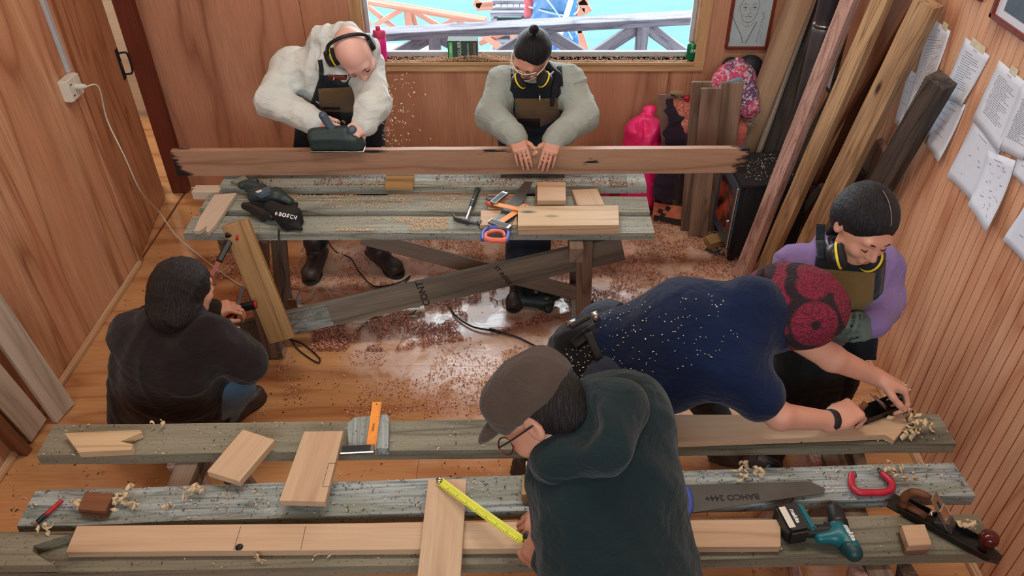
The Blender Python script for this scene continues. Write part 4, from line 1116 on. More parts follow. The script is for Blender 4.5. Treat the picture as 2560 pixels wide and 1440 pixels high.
cl = tag(link('table_cloth', cl_me, M['coral_cloth'], None, None, True), 'coral cloth hanging over the front of the corner table', 'tablecloth')
md = cl.modifiers.new('thick', 'SOLIDIFY'); md.thickness = .003
def cbox(px, py, z, sx, sy, sz, mat, label, cat, rz=0, name='wood_block'):
    p = pz(px, py, z); o = link(name, box_mesh(name, sx, sy, sz, .003), mat, None, Matrix.Translation(p + Vector((0, 0, sz / 2))) @ Matrix.Rotation(rz, 4, 'Z'))
    return tag(o, label, cat)
cbox(1690, 236, zt + .005, .13, .10, .045, M['old_pine'], 'wood block strewn with shavings at the left of the corner table', 'wood block', .2)
cbox(1730, 222, zt + .005, .10, .13, .075, M['pallet'], 'taller wood block behind the first on the corner table', 'wood block', -.1)
cl2 = empty('sash_clamp', pz(1700, 245, zt + .02), 'clamp with a purple handle lying on the corner table', 'clamp')
tube('bar', [pz(1674, 236, zt + .03), pz(1712, 244, zt + .03)], .006, M['iron'], cl2, 8, False)
tube('handle', [pz(1710, 244, zt + .03), pz(1724, 246, zt + .03)], .017, M['crimson'], cl2, 12, False)
tube('arm', [pz(1674, 236, zt + .03), pz(1671, 262, zt + .02)], .005, M['iron'], cl2, 8, False)
kc = py_(1832, 205, 4.86)
tag(blob('knitted_bundle', [ell(kc, (.13, .11, .13), k=.05), cap(kc + Vector((.0, 0, .05)), py_(1846, 155, 4.86), .07, .035, .05), cap(kc + Vector((-.08, -.02, -.02)), py_(1797, 210, 4.8), .06, .04, .05), cap(kc + Vector((.06, 0, 0)), py_(1872, 270, 4.72), .09, .07, .05)], M['knit'], None, .009, (.012, 28, 5)),
    'pink and mauve knitted bundle heaped on the corner table', 'knitwear')
tag(blob('black_bag', [ell(py_(1872, 178, 4.97), (.10, .07, .11)), ell(py_(1824, 172, 4.98), (.06, .05, .08), k=.05)], M['bagblack'], None, .01), 'black rounded bag behind the knitted bundle', 'bag')
tag(blob('blue_cloth', [cap(py_(1812, 216, 4.70), py_(1850, 200, 4.72), .03, .02, .03), cap(py_(1804, 226, 4.68), py_(1812, 216, 4.70), .025, .025, .02)], cloth('pale_blue_cloth', S(120, 160, 180)), None, .006, (.005, 50, 6)), 'scrap of pale blue cloth tucked under the knitted bundle', 'cloth')
# sacks, dark cloth, cardboard and carton
sc_ = py_(1615, 350, 4.78)
sx_ = sc_.x
tag(blob('pink_sack', [cap(Vector((sx_, 4.80, .15)), Vector((sx_ - .015, 4.80, .46)), .155, .135, .05), cap(Vector((sx_ - .02, 4.80, .46)), Vector((sx_ - .02, 4.81, .60)), .135, .115, .05), ell(Vector((sx_ - .04, 4.74, .69)), (.06, .06, .07), None, .03, True), ell(Vector((sx_ - .08, 4.78, .62)), (.06, .07, .05), None, .05), ell(Vector((sx_ + .06, 4.80, .63)), (.06, .07, .05), None, .05), cap(Vector((sx_ + .0, 4.87, .60)), Vector((sx_ + .01, 4.89, .70)), .05, .022, .05), ell(Vector((sx_ + .02, 4.89, .73)), (.045, .03, .03), None, .02)], M['sack'], None, .010, (.011, 15, 8)),
    'bright pink tied plastic sack standing full below the window corner', 'sack')
tag(blob('pink_sack', [cap(Vector((.56, 4.88, .12)), Vector((.58, 4.88, .24)), .12, .10, .05), cap(Vector((.58, 4.88, .3)), Vector((.61, 4.90, .42)), .09, .04, .05)], M['sack_dull'], None, .011, (.010, 13, 9)),
    'dull pink half-empty sack slumped left of the standing one', 'sack')
dc = py_(1690, 320, 4.60)
tag(blob('dark_garment', [cap(py_(1678, 265, 4.60), py_(1692, 350, 4.58), .035, .06, .03, (0, 1, 0), .35), cap(py_(1690, 350, 4.58), Vector((.98, 4.60, .26)), .06, .08, .03, (0, 1, 0), .5)], M['dark_cloth'], None, .009, (.012, 18, 10)),
    'dark purple garment hanging between the pink sack and the table', 'garment')
tag(beam('cardboard_sheet', py_(1672, 380, 4.64) , py_(1660, 236, 4.66), .09, .006, (-.5, -1, .1), M['carton'], None, .001), 'brown cardboard strip standing beside the dark garment', 'cardboard')
cf = frame(pz(1640, 556, 0), (.95, -.32, 0), (0, 0, 1))
ct = empty('carton', cf.translation, 'torn open cardboard carton with orange print, full of shavings, on the floor', 'carton')
lprism_v = lambda pts, par, mat, name: None
for (c, s_, rz) in (((.10, .0, .08), (.26, .006, .16), 0), ((.10, .26, .12), (.26, .006, .24), 0), ((-.03, .13, .12), (.006, .26, .24), 0), ((.23, .13, .10), (.006, .26, .2), 0)):
    lbox('side_panel', c, s_, M['carton_print'] if s_[1] < .01 and c[1] == 0 else M['carton'], ct, cf, .001)
lbox('flap', (.11, .30, .27), (.26, .006, .13), M['carton'], ct, cf, .001, rx=-.5)
lbox('bottom', (.10, .13, .006), (.26, .26, .008), M['carton'], ct, cf, .001)
lbox('black_print', (.10, -.0045, .035), (.24, .002, .05), M['carton_black'], ct, cf, 0)
for a in ((.02, .10), (.07, .13), (.04, .07)): lbox('dark_print', (a[0], -.0045, a[1]), (.03, .002, .035), M['carton_black'], ct, cf, 0, ry=.4)

# ---------------------------------------------------------------- stove and its pipe
sx0, sy0, sh = 1.335, 4.13, .585
SV = Matrix.Translation((sx0, sy0, 0)) @ Matrix.Rotation(math.radians(4), 4, 'Z')
sv = empty('wood_stove', (sx0, sy0, 0), 'black steel wood stove with glowing glass door in the right rear', 'stove')
lbox('body', (.235, .20, sh / 2 + .03), (.43, .40, sh - .06), M['stove'], sv, SV, .012, seg=2)
lbox('top_plate', (.235, .20, sh - .006), (.47, .42, .016), M['stove'], sv, SV, .005, seg=2)
for i in range(9): lbox('vent_slot', (.06 + i * .043, -.002, sh - .045), (.014, .006, .035), M['black_matt'], sv, SV, .001)
lbox('door', (.008, .20, sh / 2 + .04), (.022, .36, sh - .12), M['steel_blue'], sv, SV, .006, seg=2)
ef = NT('ember_glass'); vv = ef.coord('obj', False)
ef.set(Base_Color=ef.mix(ef.ramp(ef.noise(vv, 9, 3), [(.4, 0.0), (.6, 1.0)]), S(60, 30, 28), S(190, 84, 60)), Roughness=.12)
lbox('door_glass', (-.006, .20, sh / 2 + .05), (.006, .24, sh - .27), ef.m, sv, SV, .002)
ltube('door_handle', [(-.0, .04, sh * .52), (-.035, .04, sh * .52)], .009, M['chrome'], sv, SV)
ltube('door_bar', [(-.004, .02, sh - .03), (-.004, .02, .3), (-.004, .02, .10)], .006, M['chrome'], sv, SV)
for x, y in ((.04, .03), (.43, .03), (.04, .37), (.43, .37)): lbox('leg', (x, y, .035), (.04, .04, .07), M['stove'], sv, SV, .004)
pp = empty('stove_pipe', (1.70, 4.36, sh), 'black round stove pipe rising from the stove to the ceiling', 'pipe')
lathe('pipe_collar', [(.07, 0), (.075, .02), (.068, .05)], (1.70, 4.36, sh), (0, 0, 1), M['pipe'], pp)
lathe('pipe_section', [(.06, .04), (.06, .86), (.063, .865), (.063, .885), (.0605, .89)], (1.70, 4.36, sh), (0, 0, 1), M['pipe'], pp)
lathe('pipe_section', [(.061, .88), (.061, ZC - sh)], (1.70, 4.36, sh), (0, 0, 1), M['pipe'], pp)
lathe('joint_ring', [(.0625, .9), (.0645, .903), (.0645, .909), (.0625, .912)], (1.70, 4.36, sh), (0, 0, 1), M['chrome'], pp)
tag(slab('split_log', [(1762, 590), (1806, 578), (1812, 600), (1776, 610)], .06, .05, M['pallet'], 'split firewood piece lying at the foot of the stove', 'firewood'), None)
o_ = slab('ash_pan', [(1758, 622), (1800, 612), (1815, 640), (1786, 636)], .012, .004, M['iron'], 'thin grey metal ash tray on the floor before the stove', 'tray')

# ---------------------------------------------------------------- window sill things
SY = YB + .02
bt = empty('shaker_bottle', py_(955, 160, SY), 'bright pink shaker bottle standing at the left of the window sill', 'bottle')
bx = py_(957, 160, SY).x
lathe('bottle_body', [(.034, 0), (.036, .01), (.038, .10), (.040, .155), (.034, .16)], (bx, SY, WZ0 + .001), (0, 0, 1), M['bottle'], bt)
lathe('screw_lid', [(.041, .155), (.042, .16), (.042, .195), (.036, .205), (.0005, .206)], (bx, SY, WZ0), (0, 0, 1), M['bottle_lid'], bt)
lathe('drinking_spout', [(.016, .205), (.015, .228), (.0005, .23)], (bx - .006, SY, WZ0), (0, 0, 1), M['bottle_lid'], bt, 16)
gx = py_(1157, 120, SY).x
gb = empty('green_carton', (gx, SY, WZ0), 'dark green carton with sideways white print on the window sill', 'carton')
gh = .135
box('carton_body', (gx - .10, SY - .02, WZ0 + .001), (gx + .10, SY + .07, WZ0 + gh), M['box_green'], gb, .002)
box('green_band', (gx - .092, SY - .0212, WZ0 + .01), (gx - .068, SY - .0200, WZ0 + gh - .008), M['box_light'], gb, 0)
GF = lambda x, z, r: Matrix.Translation((x, SY - .0215, z)) @ Matrix.Rotation(math.pi / 2, 4, 'X') @ Matrix.Rotation(r, 4, 'Z')
text('lettering', 'HOGUERA', GF(gx - .02, WZ0 + .075, math.pi / 2), .034, M['white_ink'], gb, .0003)
text('small_lettering', 'CARBON VEGETAL', GF(gx + .036, WZ0 + .07, math.pi / 2), .012, M['white_ink'], gb, .0003)
text('band_lettering', 'Nuna', GF(gx - .08, WZ0 + .08, math.pi / 2), .022, M['white_ink'], gb, .0003)
box('print_panel', (gx + .07, SY - .0212, WZ0 + .015), (gx + .088, SY - .0200, WZ0 + gh - .012), M['carton'], gb, 0)
cx_ = py_(1726, 150, SY).x
cn = empty('drinks_can', (cx_, SY, WZ0), 'green aluminium drinks can at the right end of the window sill', 'can')
lathe('can_body', [(.026, 0), (.032, .008), (.033, .012), (.033, .104), (.027, .114)], (cx_, SY, WZ0 + .001), (0, 0, 1), M['can'], cn)
lathe('can_lid', [(.0275, .112), (.0275, .117), (.024, .117), (.023, .113), (.0005, .113)], (cx_, SY, WZ0 + .001), (0, 0, 1), M['steel'], cn)
text('lettering', 'ite', Matrix.Translation((cx_ + .002, SY - .0338, WZ0 + .075)) @ Matrix.Rotation(math.pi / 2, 4, 'X') @ Matrix.Rotation(.1, 4, 'Z'), .04, M['white_ink'], cn, .0012, shear=.2)

# ---------------------------------------------------------------- framed pictures
pf = empty('framed_drawing', (1.50, YB, 1.5), 'red-brown framed pencil portrait of an elderly face right of the window', 'picture')
fx0, fx1, fz0, fz1 = 1.366, 1.628, 1.08, 1.48
for a in (((fx0 - .008, fz0 - .014), (fx1 + .008, fz0 + .008)), ((fx0 - .008, fz1 - .008), (fx1 + .008, fz1 + .014)), ((fx0 - .012, fz0), (fx0 + .008, fz1)), ((fx1 - .008, fz0), (fx1 + .012, fz1))):
    box('frame_rail', (a[0][0], YB - .022, a[0][1]), (a[1][0], YB, a[1][1]), M['frame_red'], pf, .003)
box('sheet', (fx0, YB - .008, fz0), (fx1, YB - .004, fz1), M['paper_grey'], pf, 0)
fcx, fcz = (fx0 + fx1) / 2 - .018, 1.335
def pl(pts, w=.0012, m='pencil_line'):
    tube('pencil_stroke', [(fcx + x, YB - .0085, fcz + z) for x, z in pts], w, M[m], pf, 4, True, 4)
ov = [(math.cos(a) * .062 * (1 if math.sin(a) > 0 else .88), math.sin(a) * .088) for a in [i * math.pi / 10 for i in range(21)]]
pl(ov, .0016)
pl([(-.066, .03), (-.072, -.0), (-.066, -.02)]); pl([(-.05, .06), (-.03, .08), (0, .085), (.04, .07)])
for s_ in (-1, 1):
    pl([(s_ * .030 - .014, .008), (s_ * .030, .016), (s_ * .030 + .014, .008)], .0012); pl([(s_ * .030 - .004, .008), (s_ * .030 + .004, .008)], .0042, 'pencil_dark')
    pl([(s_ * .030 - .017, .028), (s_ * .030, .033), (s_ * .030 + .016, .027)], .0012); pl([(s_ * .03 - .012, -.006), (s_ * .03, -.010), (s_ * .03 + .012, -.005)], .0008)
pl([(.002, .01), (.008, -.018), (.010, -.028), (-.002, -.033), (-.010, -.028)]); pl([(-.022, -.05), (-.006, -.046), (.004, -.048), (.022, -.05)], .0016, 'pencil_dark'); pl([(-.012, -.058), (.012, -.058)], .0008)
pl([(-.03, -.03), (-.036, -.05)], .0009); pl([(.03, -.03), (.036, -.05)], .0009)
pl([(-.105, -.045), (-.08, -.09), (-.03, -.17), (-.01, -.225)], .0020, 'pencil_dark'); pl([(.06, -.085), (.04, -.14), (.01, -.225)], .0020, 'pencil_dark')
pl([(-.11, -.14), (-.095, -.22)]); pl([(.09, -.1), (.08, -.22)]); pl([(.08, -.02), (.10, -.05), (.085, -.09)], .0012)
pl([(-.035, -.08), (-.02, -.11), (.02, -.11), (.045, -.085)], .0009)
for k in range(9): pl([(.088 + .008 * (k % 3), -.02 - .02 * k), (.105 + .004 * (k % 2), -.035 - .02 * k)], .0008)
def wall_frame(name, pts, label, inner):
    """picture frame on the right wall, from pixel corners on x = XR"""
    q = [pxx(a, b, XR) for a, b in pts]; y0, y1 = min(p.y for p in q), max(p.y for p in q); z0, z1 = min(p.z for p in q), max(p.z for p in q)
    e = empty(name, (XR, (y0 + y1) / 2, (z0 + z1) / 2), label, 'picture')
    for a in ((y0, y1, z0, z0 + .02), (y0, y1, z1 - .02, z1), (y0, y0 + .02, z0, z1), (y1 - .02, y1, z0, z1)):
        box('frame_rail', (XR - .024, a[0], a[2]), (XR - .001, a[1], a[3]), M['frame_red'], e, .003)
    box('print', (XR - .008, y0 + .015, z0 + .015), (XR - .004, y1 - .015, z1 - .015), M['paper_grey'], e, 0)
    if inner:
        box('mount', (XR - .010, y0 + .018, z0 + .018), (XR - .008, y1 - .018, z1 - .018), M['paper'], e, 0)
        box('photo', (XR - .0115, y0 + .07, z0 + .05), (XR - .010, y1 - .07, z1 - .05), M['steel_blue'], e, 0)
    return e
p0 = pxx(2484, 42, XR)
wall_frame('framed_print', [(2484, 42), (2760, -230)], 'red-brown framed print high on the right wall above the papers', True)
p0 = pxx(2442, -6, XR); e = empty('framed_picture', p0, 'bottom edge of a small dark frame at the top of the right wall', 'picture')
box('frame_rail', (XR - .02, p0.y - .06, p0.z), (XR - .001, p0.y + .06, p0.z + .016), M['frame_red'], e, .003)
box('frame_panel', (XR - .012, p0.y - .055, p0.z + .016), (XR - .002, p0.y + .055, p0.z + .2), M['paper_grey'], e, 0)
q = pxx(2078, 225, XR)
e = empty('framed_print', q, 'dark framed pale blue print glimpsed between the leaning beams', 'picture')
box('print', (XR - .012, q.y - .02, q.z), (XR - .008, q.y + .20, q.z + .36), M['paper'], e, 0)
for a in ((q.y - .035, q.y + .215, q.z - .015, q.z + .005), (q.y - .035, q.y - .018, q.z, q.z + .37), (q.y + .198, q.y + .215, q.z, q.z + .37)):
    box('frame_rail', (XR - .02, a[0], a[2]), (XR - .001, a[1], a[3]), M['char'], e, .002)

# ---------------------------------------------------------------- papers taped to the right wall
def paper(corn, label, tape=None, lines=12, curl=.01, lift=.0, kind='text'):
    """corn: pixel corners top-left, top-right, bottom-right, bottom-left as seen on the wall"""
    q = [pxx(a, b, XR - .004 - lift) for a, b in corn]
    e = empty('paper_sheet', q[0], label, 'paper', 'papers pinned on the right wall')
    n_ = 8; v, f = [], []
    for j in range(n_ + 1):
        for i in range(n_ + 1):
            u, w = i / n_, j / n_
            p = (q[0] * (1 - u) + q[1] * u) * (1 - w) + (q[3] * (1 - u) + q[2] * u) * w
            p = p.copy(); p.x -= curl * w * w + .003 * math.sin(u * 5 + w * 3) * w
            v.append(p)
    for j in range(n_):
        for i in range(n_): a = j * (n_ + 1) + i; f.append((a, a + 1, a + n_ + 2, a + n_ + 1))
    o = link('sheet', mesh_from('sheet', v, f), M['paper'], e, None, True)
    md = o.modifiers.new('thick', 'SOLIDIFY'); md.thickness = .0008; md.offset = 0
    def at(u, w):
        p = (q[0] * (1 - u) + q[1] * u) * (1 - w) + (q[3] * (1 - u) + q[2] * u) * w; p = p.copy(); p.x -= curl * w * w + .003 * math.sin(u * 5 + w * 3) * w + .0012; return p
    r = random.Random(int(corn[0][0] * 7 + corn[0][1]))
    sv_, sf_ = [], []
    def stroke(u0, w0, u1, w1, t=.0011):
        a, b = at(u0, w0), at(u1, w1); d = (q[3] - q[0]).normalized() * t
        k = len(sv_); sv_.extend([a - d, a + d, b + d, b - d]); sf_.append((k, k + 1, k + 2, k + 3))
    if kind == 'text':
        stroke(.42, .08, .58, .08)
        for i in range(lines):
            w = .17 + i * .62 / lines; u = .14 + .06 * r.random(); end = .5 + .35 * r.random()
            while u < end:
                l = .03 + .08 * r.random(); stroke(u, w, min(end, u + l), w + .002); u += l + .02
    else:
        for i in range(lines):
            u, w = .15 + .7 * r.random(), .15 + .7 * r.random(); du, dw = r.random() * .12 - .02, r.random() * .05 - .02
            stroke(u, w, u + du, w + dw, .0014)
        stroke(.3, .1, .6, .1)
    tag(link('handwriting', mesh_from('handwriting', sv_, sf_), M['pencil_line'], e), kind='stuff')
    if tape:
        a, b = at(*tape[0]), at(*tape[1]); up = (q[0] - q[3]).normalized() * .016
        beam('tape', a + up * .3, b + up * .3, .03, .0012, (-1, 0, 0), M['tape_m'], e, 0)
    return e
paper([(2329, 42), (2376, 78), (2340, 200), (2262, 300)], 'pinned sheet farthest left, partly behind the stout beam', ((.6, 0), (.85, 0)), 18)
paper([(2272, 172), (2300, 190), (2256, 325), (2240, 306)], 'narrow lower sheet left of the black beam', None, 3, lift=.002)
paper([(2414, 93), (2474, 140), (2412, 262), (2358, 245)], 'taped sheet directly right of the black beam, upper one', ((.25, 0), (.8, 0)), 16)
paper([(2356, 236), (2414, 262), (2358, 406), (2322, 358)], 'sheet hanging below the upper one right of the black beam', None, 5, .02, .002)
paper([(2498, 150), (2562, 204), (2502, 382), (2436, 300)], 'large written sheet right of the second sheet, tape at its top', ((.45, 0), (.7, 0)), 20)
paper([(2436, 300), (2500, 376), (2440, 508), (2370, 442)], 'mostly blank lower sheet with a few dots', None, 8, .006, .002, 'sketch')
paper([(2470, 376), (2540, 402), (2488, 580), (2440, 512)], 'curled sheet with pencil sketch marks hanging lowest of the middle column', None, 34, .035, .006, 'sketch')
paper([(2556, 210), (2640, 280), (2560, 400), (2494, 372)], 'densely written sheet at the right edge of the picture', None, 24, .006, .003)
paper([(2560, 340), (2640, 400), (2600, 500), (2538, 436)], 'small corner of a sheet under the densely written one', None, 4, .01, .001)
paper([(2580, 486), (2680, 600), (2600, 690), (2512, 600)], 'lowest sheet cut off by the right edge of the picture', None, 6, .01, 0, 'sketch')

# ---------------------------------------------------------------- things on the front bench
z2 = ZU + .004
slab('notched_offcut', [(160, 1082), (350, 1074), (355, 1080), (298, 1104), (333, 1110), (328, 1124), (196, 1130)], z2 + .03, .03, M['pine_knot'], 'yellowish offcut with a notched end on the far front-bench plank', 'offcut', ((160, 1100), (350, 1095)))
slab('notched_offcut', [(-60, 1332), (172, 1337), (83, 1363), (80, 1380), (136, 1412), (-60, 1414)], z2 + .04, .04, M['grey_dark'], 'grey board end with a V-shaped notch at the bottom left corner', 'offcut', ((-60, 1370), (130, 1370)))
slab('sloping_block', [(607, 1073), (687, 1099), (598, 1203), (517, 1178)], z2 + .055, .03, M['pine'], 'light planed block lying diagonally from the far plank towards the middle plank', 'wood block', ((607, 1073), (517, 1178)))
slab('planed_board', [(760, 1078), (858, 1077), (813, 1254), (698, 1251)], z2 + .065, .028, M['pine'], 'pale planed board with pencilled corner bridging two planks, left of the try square', 'board', ((760, 1078), (698, 1251)))
slab('planed_board', [(772, 1090), (850, 1088), (806, 1240), (704, 1240)], z2 + .035, .028, M['pine_knot'], 'board hidden beneath the pale planed board left of the try square', 'board', ((760, 1078), (698, 1251)))
slab('weathered_block', [(886, 1043), (968, 1035), (972, 1048), (970, 1120), (872, 1122), (866, 1060)], z2 + .035, .035, M['grey_blue'], 'weathered grey block under the orange try square on the far plank', 'wood block', ((930, 1035), (930, 1120)))
ts, TM_, TL_ = try_square('orange try square standing out over the far front-bench plank', ((927, 1128), (943, 1008)), ((852, 1131), (938, 1127)), z2 + .038)
text('lettering', 'TRUPER', TM_ @ Matrix.Translation((-.01, .002, .0072)) @ Matrix.Rotation(math.pi, 4, 'Z'), .011, M['ink'], ts, .0002)
slab('measured_board', [(1070, 1198), (1166, 1197), (1150, 1470), (1040, 1470)], z2 + .058, .026, M['pine'], 'pale board under the yellow tape, lying across the two nearest planks', 'board', ((1118, 1198), (1095, 1470)))
slab('long_pale_board', [(192, 1314), (1952, 1298), (1952, 1366), (164, 1380)], z2 + .03, .03, M['pine'], 'long pale board with one round knot hole on the nearest plank', 'board', ((192, 1340), (1952, 1330)))
kh = pz(598, 1368, z2 + .0315); lathe('x', [(.001, 0), (.001, .001)], kh, (0, 0, 1), M['ink']) if False else None
ko = lathe('knot_hole', [(.010, 0), (.0125, .0015), (.0005, .0018)], kh - Vector((0, 0, .0008)), (0, 0, 1), M['ink'], bpy.data.objects['long_pale_board'], 14)
slab('planed_workpiece', [(1560, 1036), (2262, 1036), (2268, 1062), (2236, 1100), (2212, 1086), (1560, 1112)], z2 + .026, .026, M['pine'], 'long pinkish workpiece being planed on the far front-bench plank', 'board', ((1560, 1070), (2240, 1060)))
slab('stepped_block', [(1306, 1186), (1372, 1186), (1390, 1236), (1304, 1236)], z2 + .045, .04, M['pallet'], 'brown wood block with a pale upright chip on the middle plank by the capped person', 'wood block')
tag(box('wood_chip', tuple(pz(1314, 1185, .84)), tuple(pz(1314, 1185, .84) + Vector((.014, .02, .045))), M['curl'], None, .002), 'small pale upright chip of wood on the middle plank', 'offcut')
slab('brown_block', [(212, 1230), (284, 1232), (262, 1278), (194, 1272)], z2 + .04, .038, M['redbrown'], 'red-brown wood block among shavings at the left of the middle plank', 'wood block')
BX = LM(2290, 1340, z2, (2252, 1350), (2330, 1350))
slab('small_block', [(2254, 1313), (2312, 1310), (2330, 1360), (2272, 1364)], z2 + .062, .03, M['pine'], 'small light wood block, upper of a pair left of the jointer plane', 'wood block', ((2254, 1313), (2312, 1310)))
slab('small_block', [(2250, 1322), (2310, 1320), (2324, 1372), (2266, 1372)], z2 + .031, .03, M['brown'], 'small darker wood block, lower of a pair left of the jointer plane', 'wood block')
# marker
MK = LM(120, 1282, z2 + .012, (86, 1312), (157, 1249)); Lk = (pz(157, 1249, z2) - pz(86, 1312, z2)).length
mk = empty('marker_pen', MK.translation, 'red marker pen with black cap on the middle front-bench plank', 'pen')
ltube('barrel', [(-.01, 0, 0), (Lk / 2, 0, 0)], .0075, M['red'], mk, MK, 12)
ltube('cap', [(-Lk / 2 + .015, 0, 0), (-.01, 0, 0)], .0085, M['black'], mk, MK, 12)
ltube('tip', [(-Lk / 2, 0, 0), (-Lk / 2 + .016, 0, 0)], [.002, .006], M['brown'], mk, MK, 10)

# red G clamp
CM = z2 + .016
cg = empty('g_clamp', pz(2180, 1210, z2), 'crimson G-clamp lying on the right of the middle plank', 'clamp')
tube('clamp_frame', [pz(a, b, CM) for a, b in ((2130, 1186), (2128, 1206), (2134, 1222), (2150, 1231), (2180, 1232), (2210, 1231), (2228, 1222), (2228, 1206), (2204, 1182))], .0125, M['crimson'], cg, 8)
tube('screw', [pz(2202, 1184, CM), pz(2196, 1172, CM)], .006, M['iron'], cg, 8, False)
lathe('swivel_pad', [(.012, 0), (.012, .008), (.0005, .008)], pz(2132, 1187, CM), (1, .2, 0), M['iron'], cg, 12)

# big handsaw
hs = empty('handsaw', pz(1850, 1240, z2), 'large dark handsaw with printed blade lying on the middle plank, handle behind the capped person', 'saw')
prism('blade', [pz(a, b, z2 + .012) for a, b in ((1690, 1214), (2026, 1204), (2064, 1222), (2060, 1232), (1712, 1284))], .0015, M['saw_steel'], hs, (1, 0, 0), 0)
v, f = [], []
A, B = pz(1690, 1214, z2 + .012), pz(2026, 1204, z2 + .012); nt = 90
for i in range(nt):
    a, b = A.lerp(B, i / nt), A.lerp(B, (i + 1) / nt); k = len(v)
    v += [a, b, (a + b) / 2 + Vector((0, .005, 0))]; f.append((k, k + 1, k + 2))
link('teeth', mesh_from('teeth', v, f), M['saw_steel'], hs)
ring_handle([(1716, 1222), (1724, 1250), (1722, 1275), (1708, 1288), (1680, 1286)], z2 + .016, .013, M['blue'], 'handle', hs)
text('lettering', 'BAHCO 244+', frame(pz(1830, 1243, z2 + .0125), pz(1700, 1250, z2) - pz(1900, 1241, z2), (0, 0, 1)), .032, M['ink'], hs, .0003, bold=.0008)

# cordless drill
zd = z2
D = lambda px, py, h: pz(px, py, zd + h)
dr_ = empty('cordless_drill', D(2050, 1330, 0), 'teal and black cordless drill lying on the nearest plank', 'drill')
bmx = LM(1982, 1330, zd, (1950, 1332), (2010, 1322))
lbox('battery', (-.01, .01, .036), (.075, .115, .07), M['black'], dr_, bmx, .010, seg=2)
lbox('battery_slide', (.037, .01, .036), (.024, .10, .058), M['teal'], dr_, bmx, .006, seg=2)
lbox('battery_label', (-.03, .012, .0715), (.022, .08, .002), M['white_plastic'], dr_, bmx, .0005)
text('battery_lettering', 'makita', bmx @ Matrix.Translation((-.004, .012, .0722)) @ Matrix.Rotation(-math.pi / 2, 4, 'Z'), .02, M['white_ink'], dr_, .0004, shear=.2, bold=.0005)
blob('grip', [cap(D(2005, 1328, .036), D(2072, 1328, .036), .021, .022, .012, (0, 0, 1), 1.0)], M['black'], dr_, .005)
blob('motor_housing', [cap(D(2128, 1372, .036), D(2094, 1322, .036), .030, .031, .015), cap(D(2050, 1345, .036), D(2092, 1340, .036), .018, .026, .02)], M['teal'], dr_, .005)
blob('end_cap', [cap(D(2134, 1382, .036), D(2124, 1370, .036), .028, .0305, .01)], M['teal_dark'], dr_, .005)
lathe('chuck', [(.030, 0), (.031, .02), (.028, .03), (.026, .065), (.017, .082), (.0005, .084)], D(2098, 1318, .038), D(2085, 1270, .038) - D(2098, 1318, .038), M['black'], dr_, 20)
lathe('bit', [(.0035, .0), (.0035, .02), (.0015, .03), (.0003, .034)], D(2088, 1275, .038), D(2085, 1264, .038) - D(2088, 1275, .038), M['brown'], dr_, 8)
lbox('trigger', (0, 0, 0), (.02, .014, .02), M['black'], dr_, frame(D(2066, 1312, .036), (1, 0, 0), (0, 0, 1)), .004)
td = (D(2100, 1325, 0) - D(2128, 1372, 0))
text('lettering', 'makita', frame(D(2118, 1346, .0375) + Vector((0, 0, .031)), -td, (0, 0, 1)), .022, M['white_ink'], dr_, .002, shear=.2, bold=.0005)

# jointer plane
PA, PB = pz(2225, 1252, z2 + .002), pz(2500, 1402, z2 + .002)
JM = frame((PA + PB) / 2, PB - PA, (0, 0, 1)); LJ = (PB - PA).length
jp = empty('jointer_plane', JM.translation, 'long dark metal jointer plane with a glossy round front knob at the bench end', 'hand plane')
lprism('sole', [(-LJ / 2, -.034), (LJ / 2 - .04, -.034), (LJ / 2, -.018), (LJ / 2, .018), (LJ / 2 - .04, .034), (-LJ / 2, .034)], .008, .008, M['plane_iron'], jp, JM, .001)
for s_ in (-1, 1):
    lprism('side_wing', [(-LJ * .40, s_ * .034), (LJ * .42, s_ * .034), (LJ * .42, s_ * .030), (-LJ * .40, s_ * .030)], .026, .020, M['plane_iron'], jp, JM, .001)
ltube('tote', [(-.13, 0, .01), (-.14, 0, .05), (-.125, 0, .085), (-.10, 0, .10), (-.07, 0, .105)], [.016, .014, .015, .014, .009], M['redbrown'], jp, JM, 12)
ltube('tote_foot', [(-.13, 0, .02), (-.06, 0, .014)], .014, M['redbrown'], jp, JM, 10)
lbox('frog', (-.005, 0, .03), (.05, .045, .04), M['iron'], jp, JM, .004, ry=-.6)
lbox('blade', (-.02, 0, .065), (.15, .048, .004), M['steel'], jp, JM, .001, ry=.85)
lbox('blade_slot', (-.035, 0, .0845), (.05, .010, .004), M['black'], jp, JM, .001, ry=.85)
lbox('lever_cap', (-.005, 0, .056), (.09, .044, .008), M['chrome'], jp, JM, .003, ry=.85)
lathe('brass_nut', [(.014, 0), (.014, .012), (.0005, .012)], JM @ Vector((-.045, 0, .04)), JM.to_3x3() @ Vector((-1, 0, .2)), M['chrome'], jp, 16)
lathe('front_knob', [(.014, .008), (.012, .03), (.016, .04), (.025, .05), (.030, .064), (.026, .08), (.014, .088), (.0005, .089)], JM @ Vector((LJ / 2 - .055, 0, 0)), (0, 0, 1), M['knob'], jp)

# pencilled joints on the boards
def pencil_line(pts, z, board):
    for a, b in zip(pts[:-1], pts[1:]):
        A, B = pz(*a, z), pz(*b, z)
        beam('pencil_mark', A, B, .0014, .0006, (0, 0, 1), M['pencil_dark'], board, 0)
pbs = [o for o in bpy.data.objects if o.name.startswith('planed_board')]
pencil_line([(840, 1158), (822, 1158), (806, 1216), (826, 1217)], z2 + .0655, pbs[0])
lpb = bpy.data.objects['long_pale_board']
pencil_line([(602, 1316), (584, 1376)], z2 + .0305, lpb); pencil_line([(764, 1316), (752, 1374)], z2 + .0305, lpb)
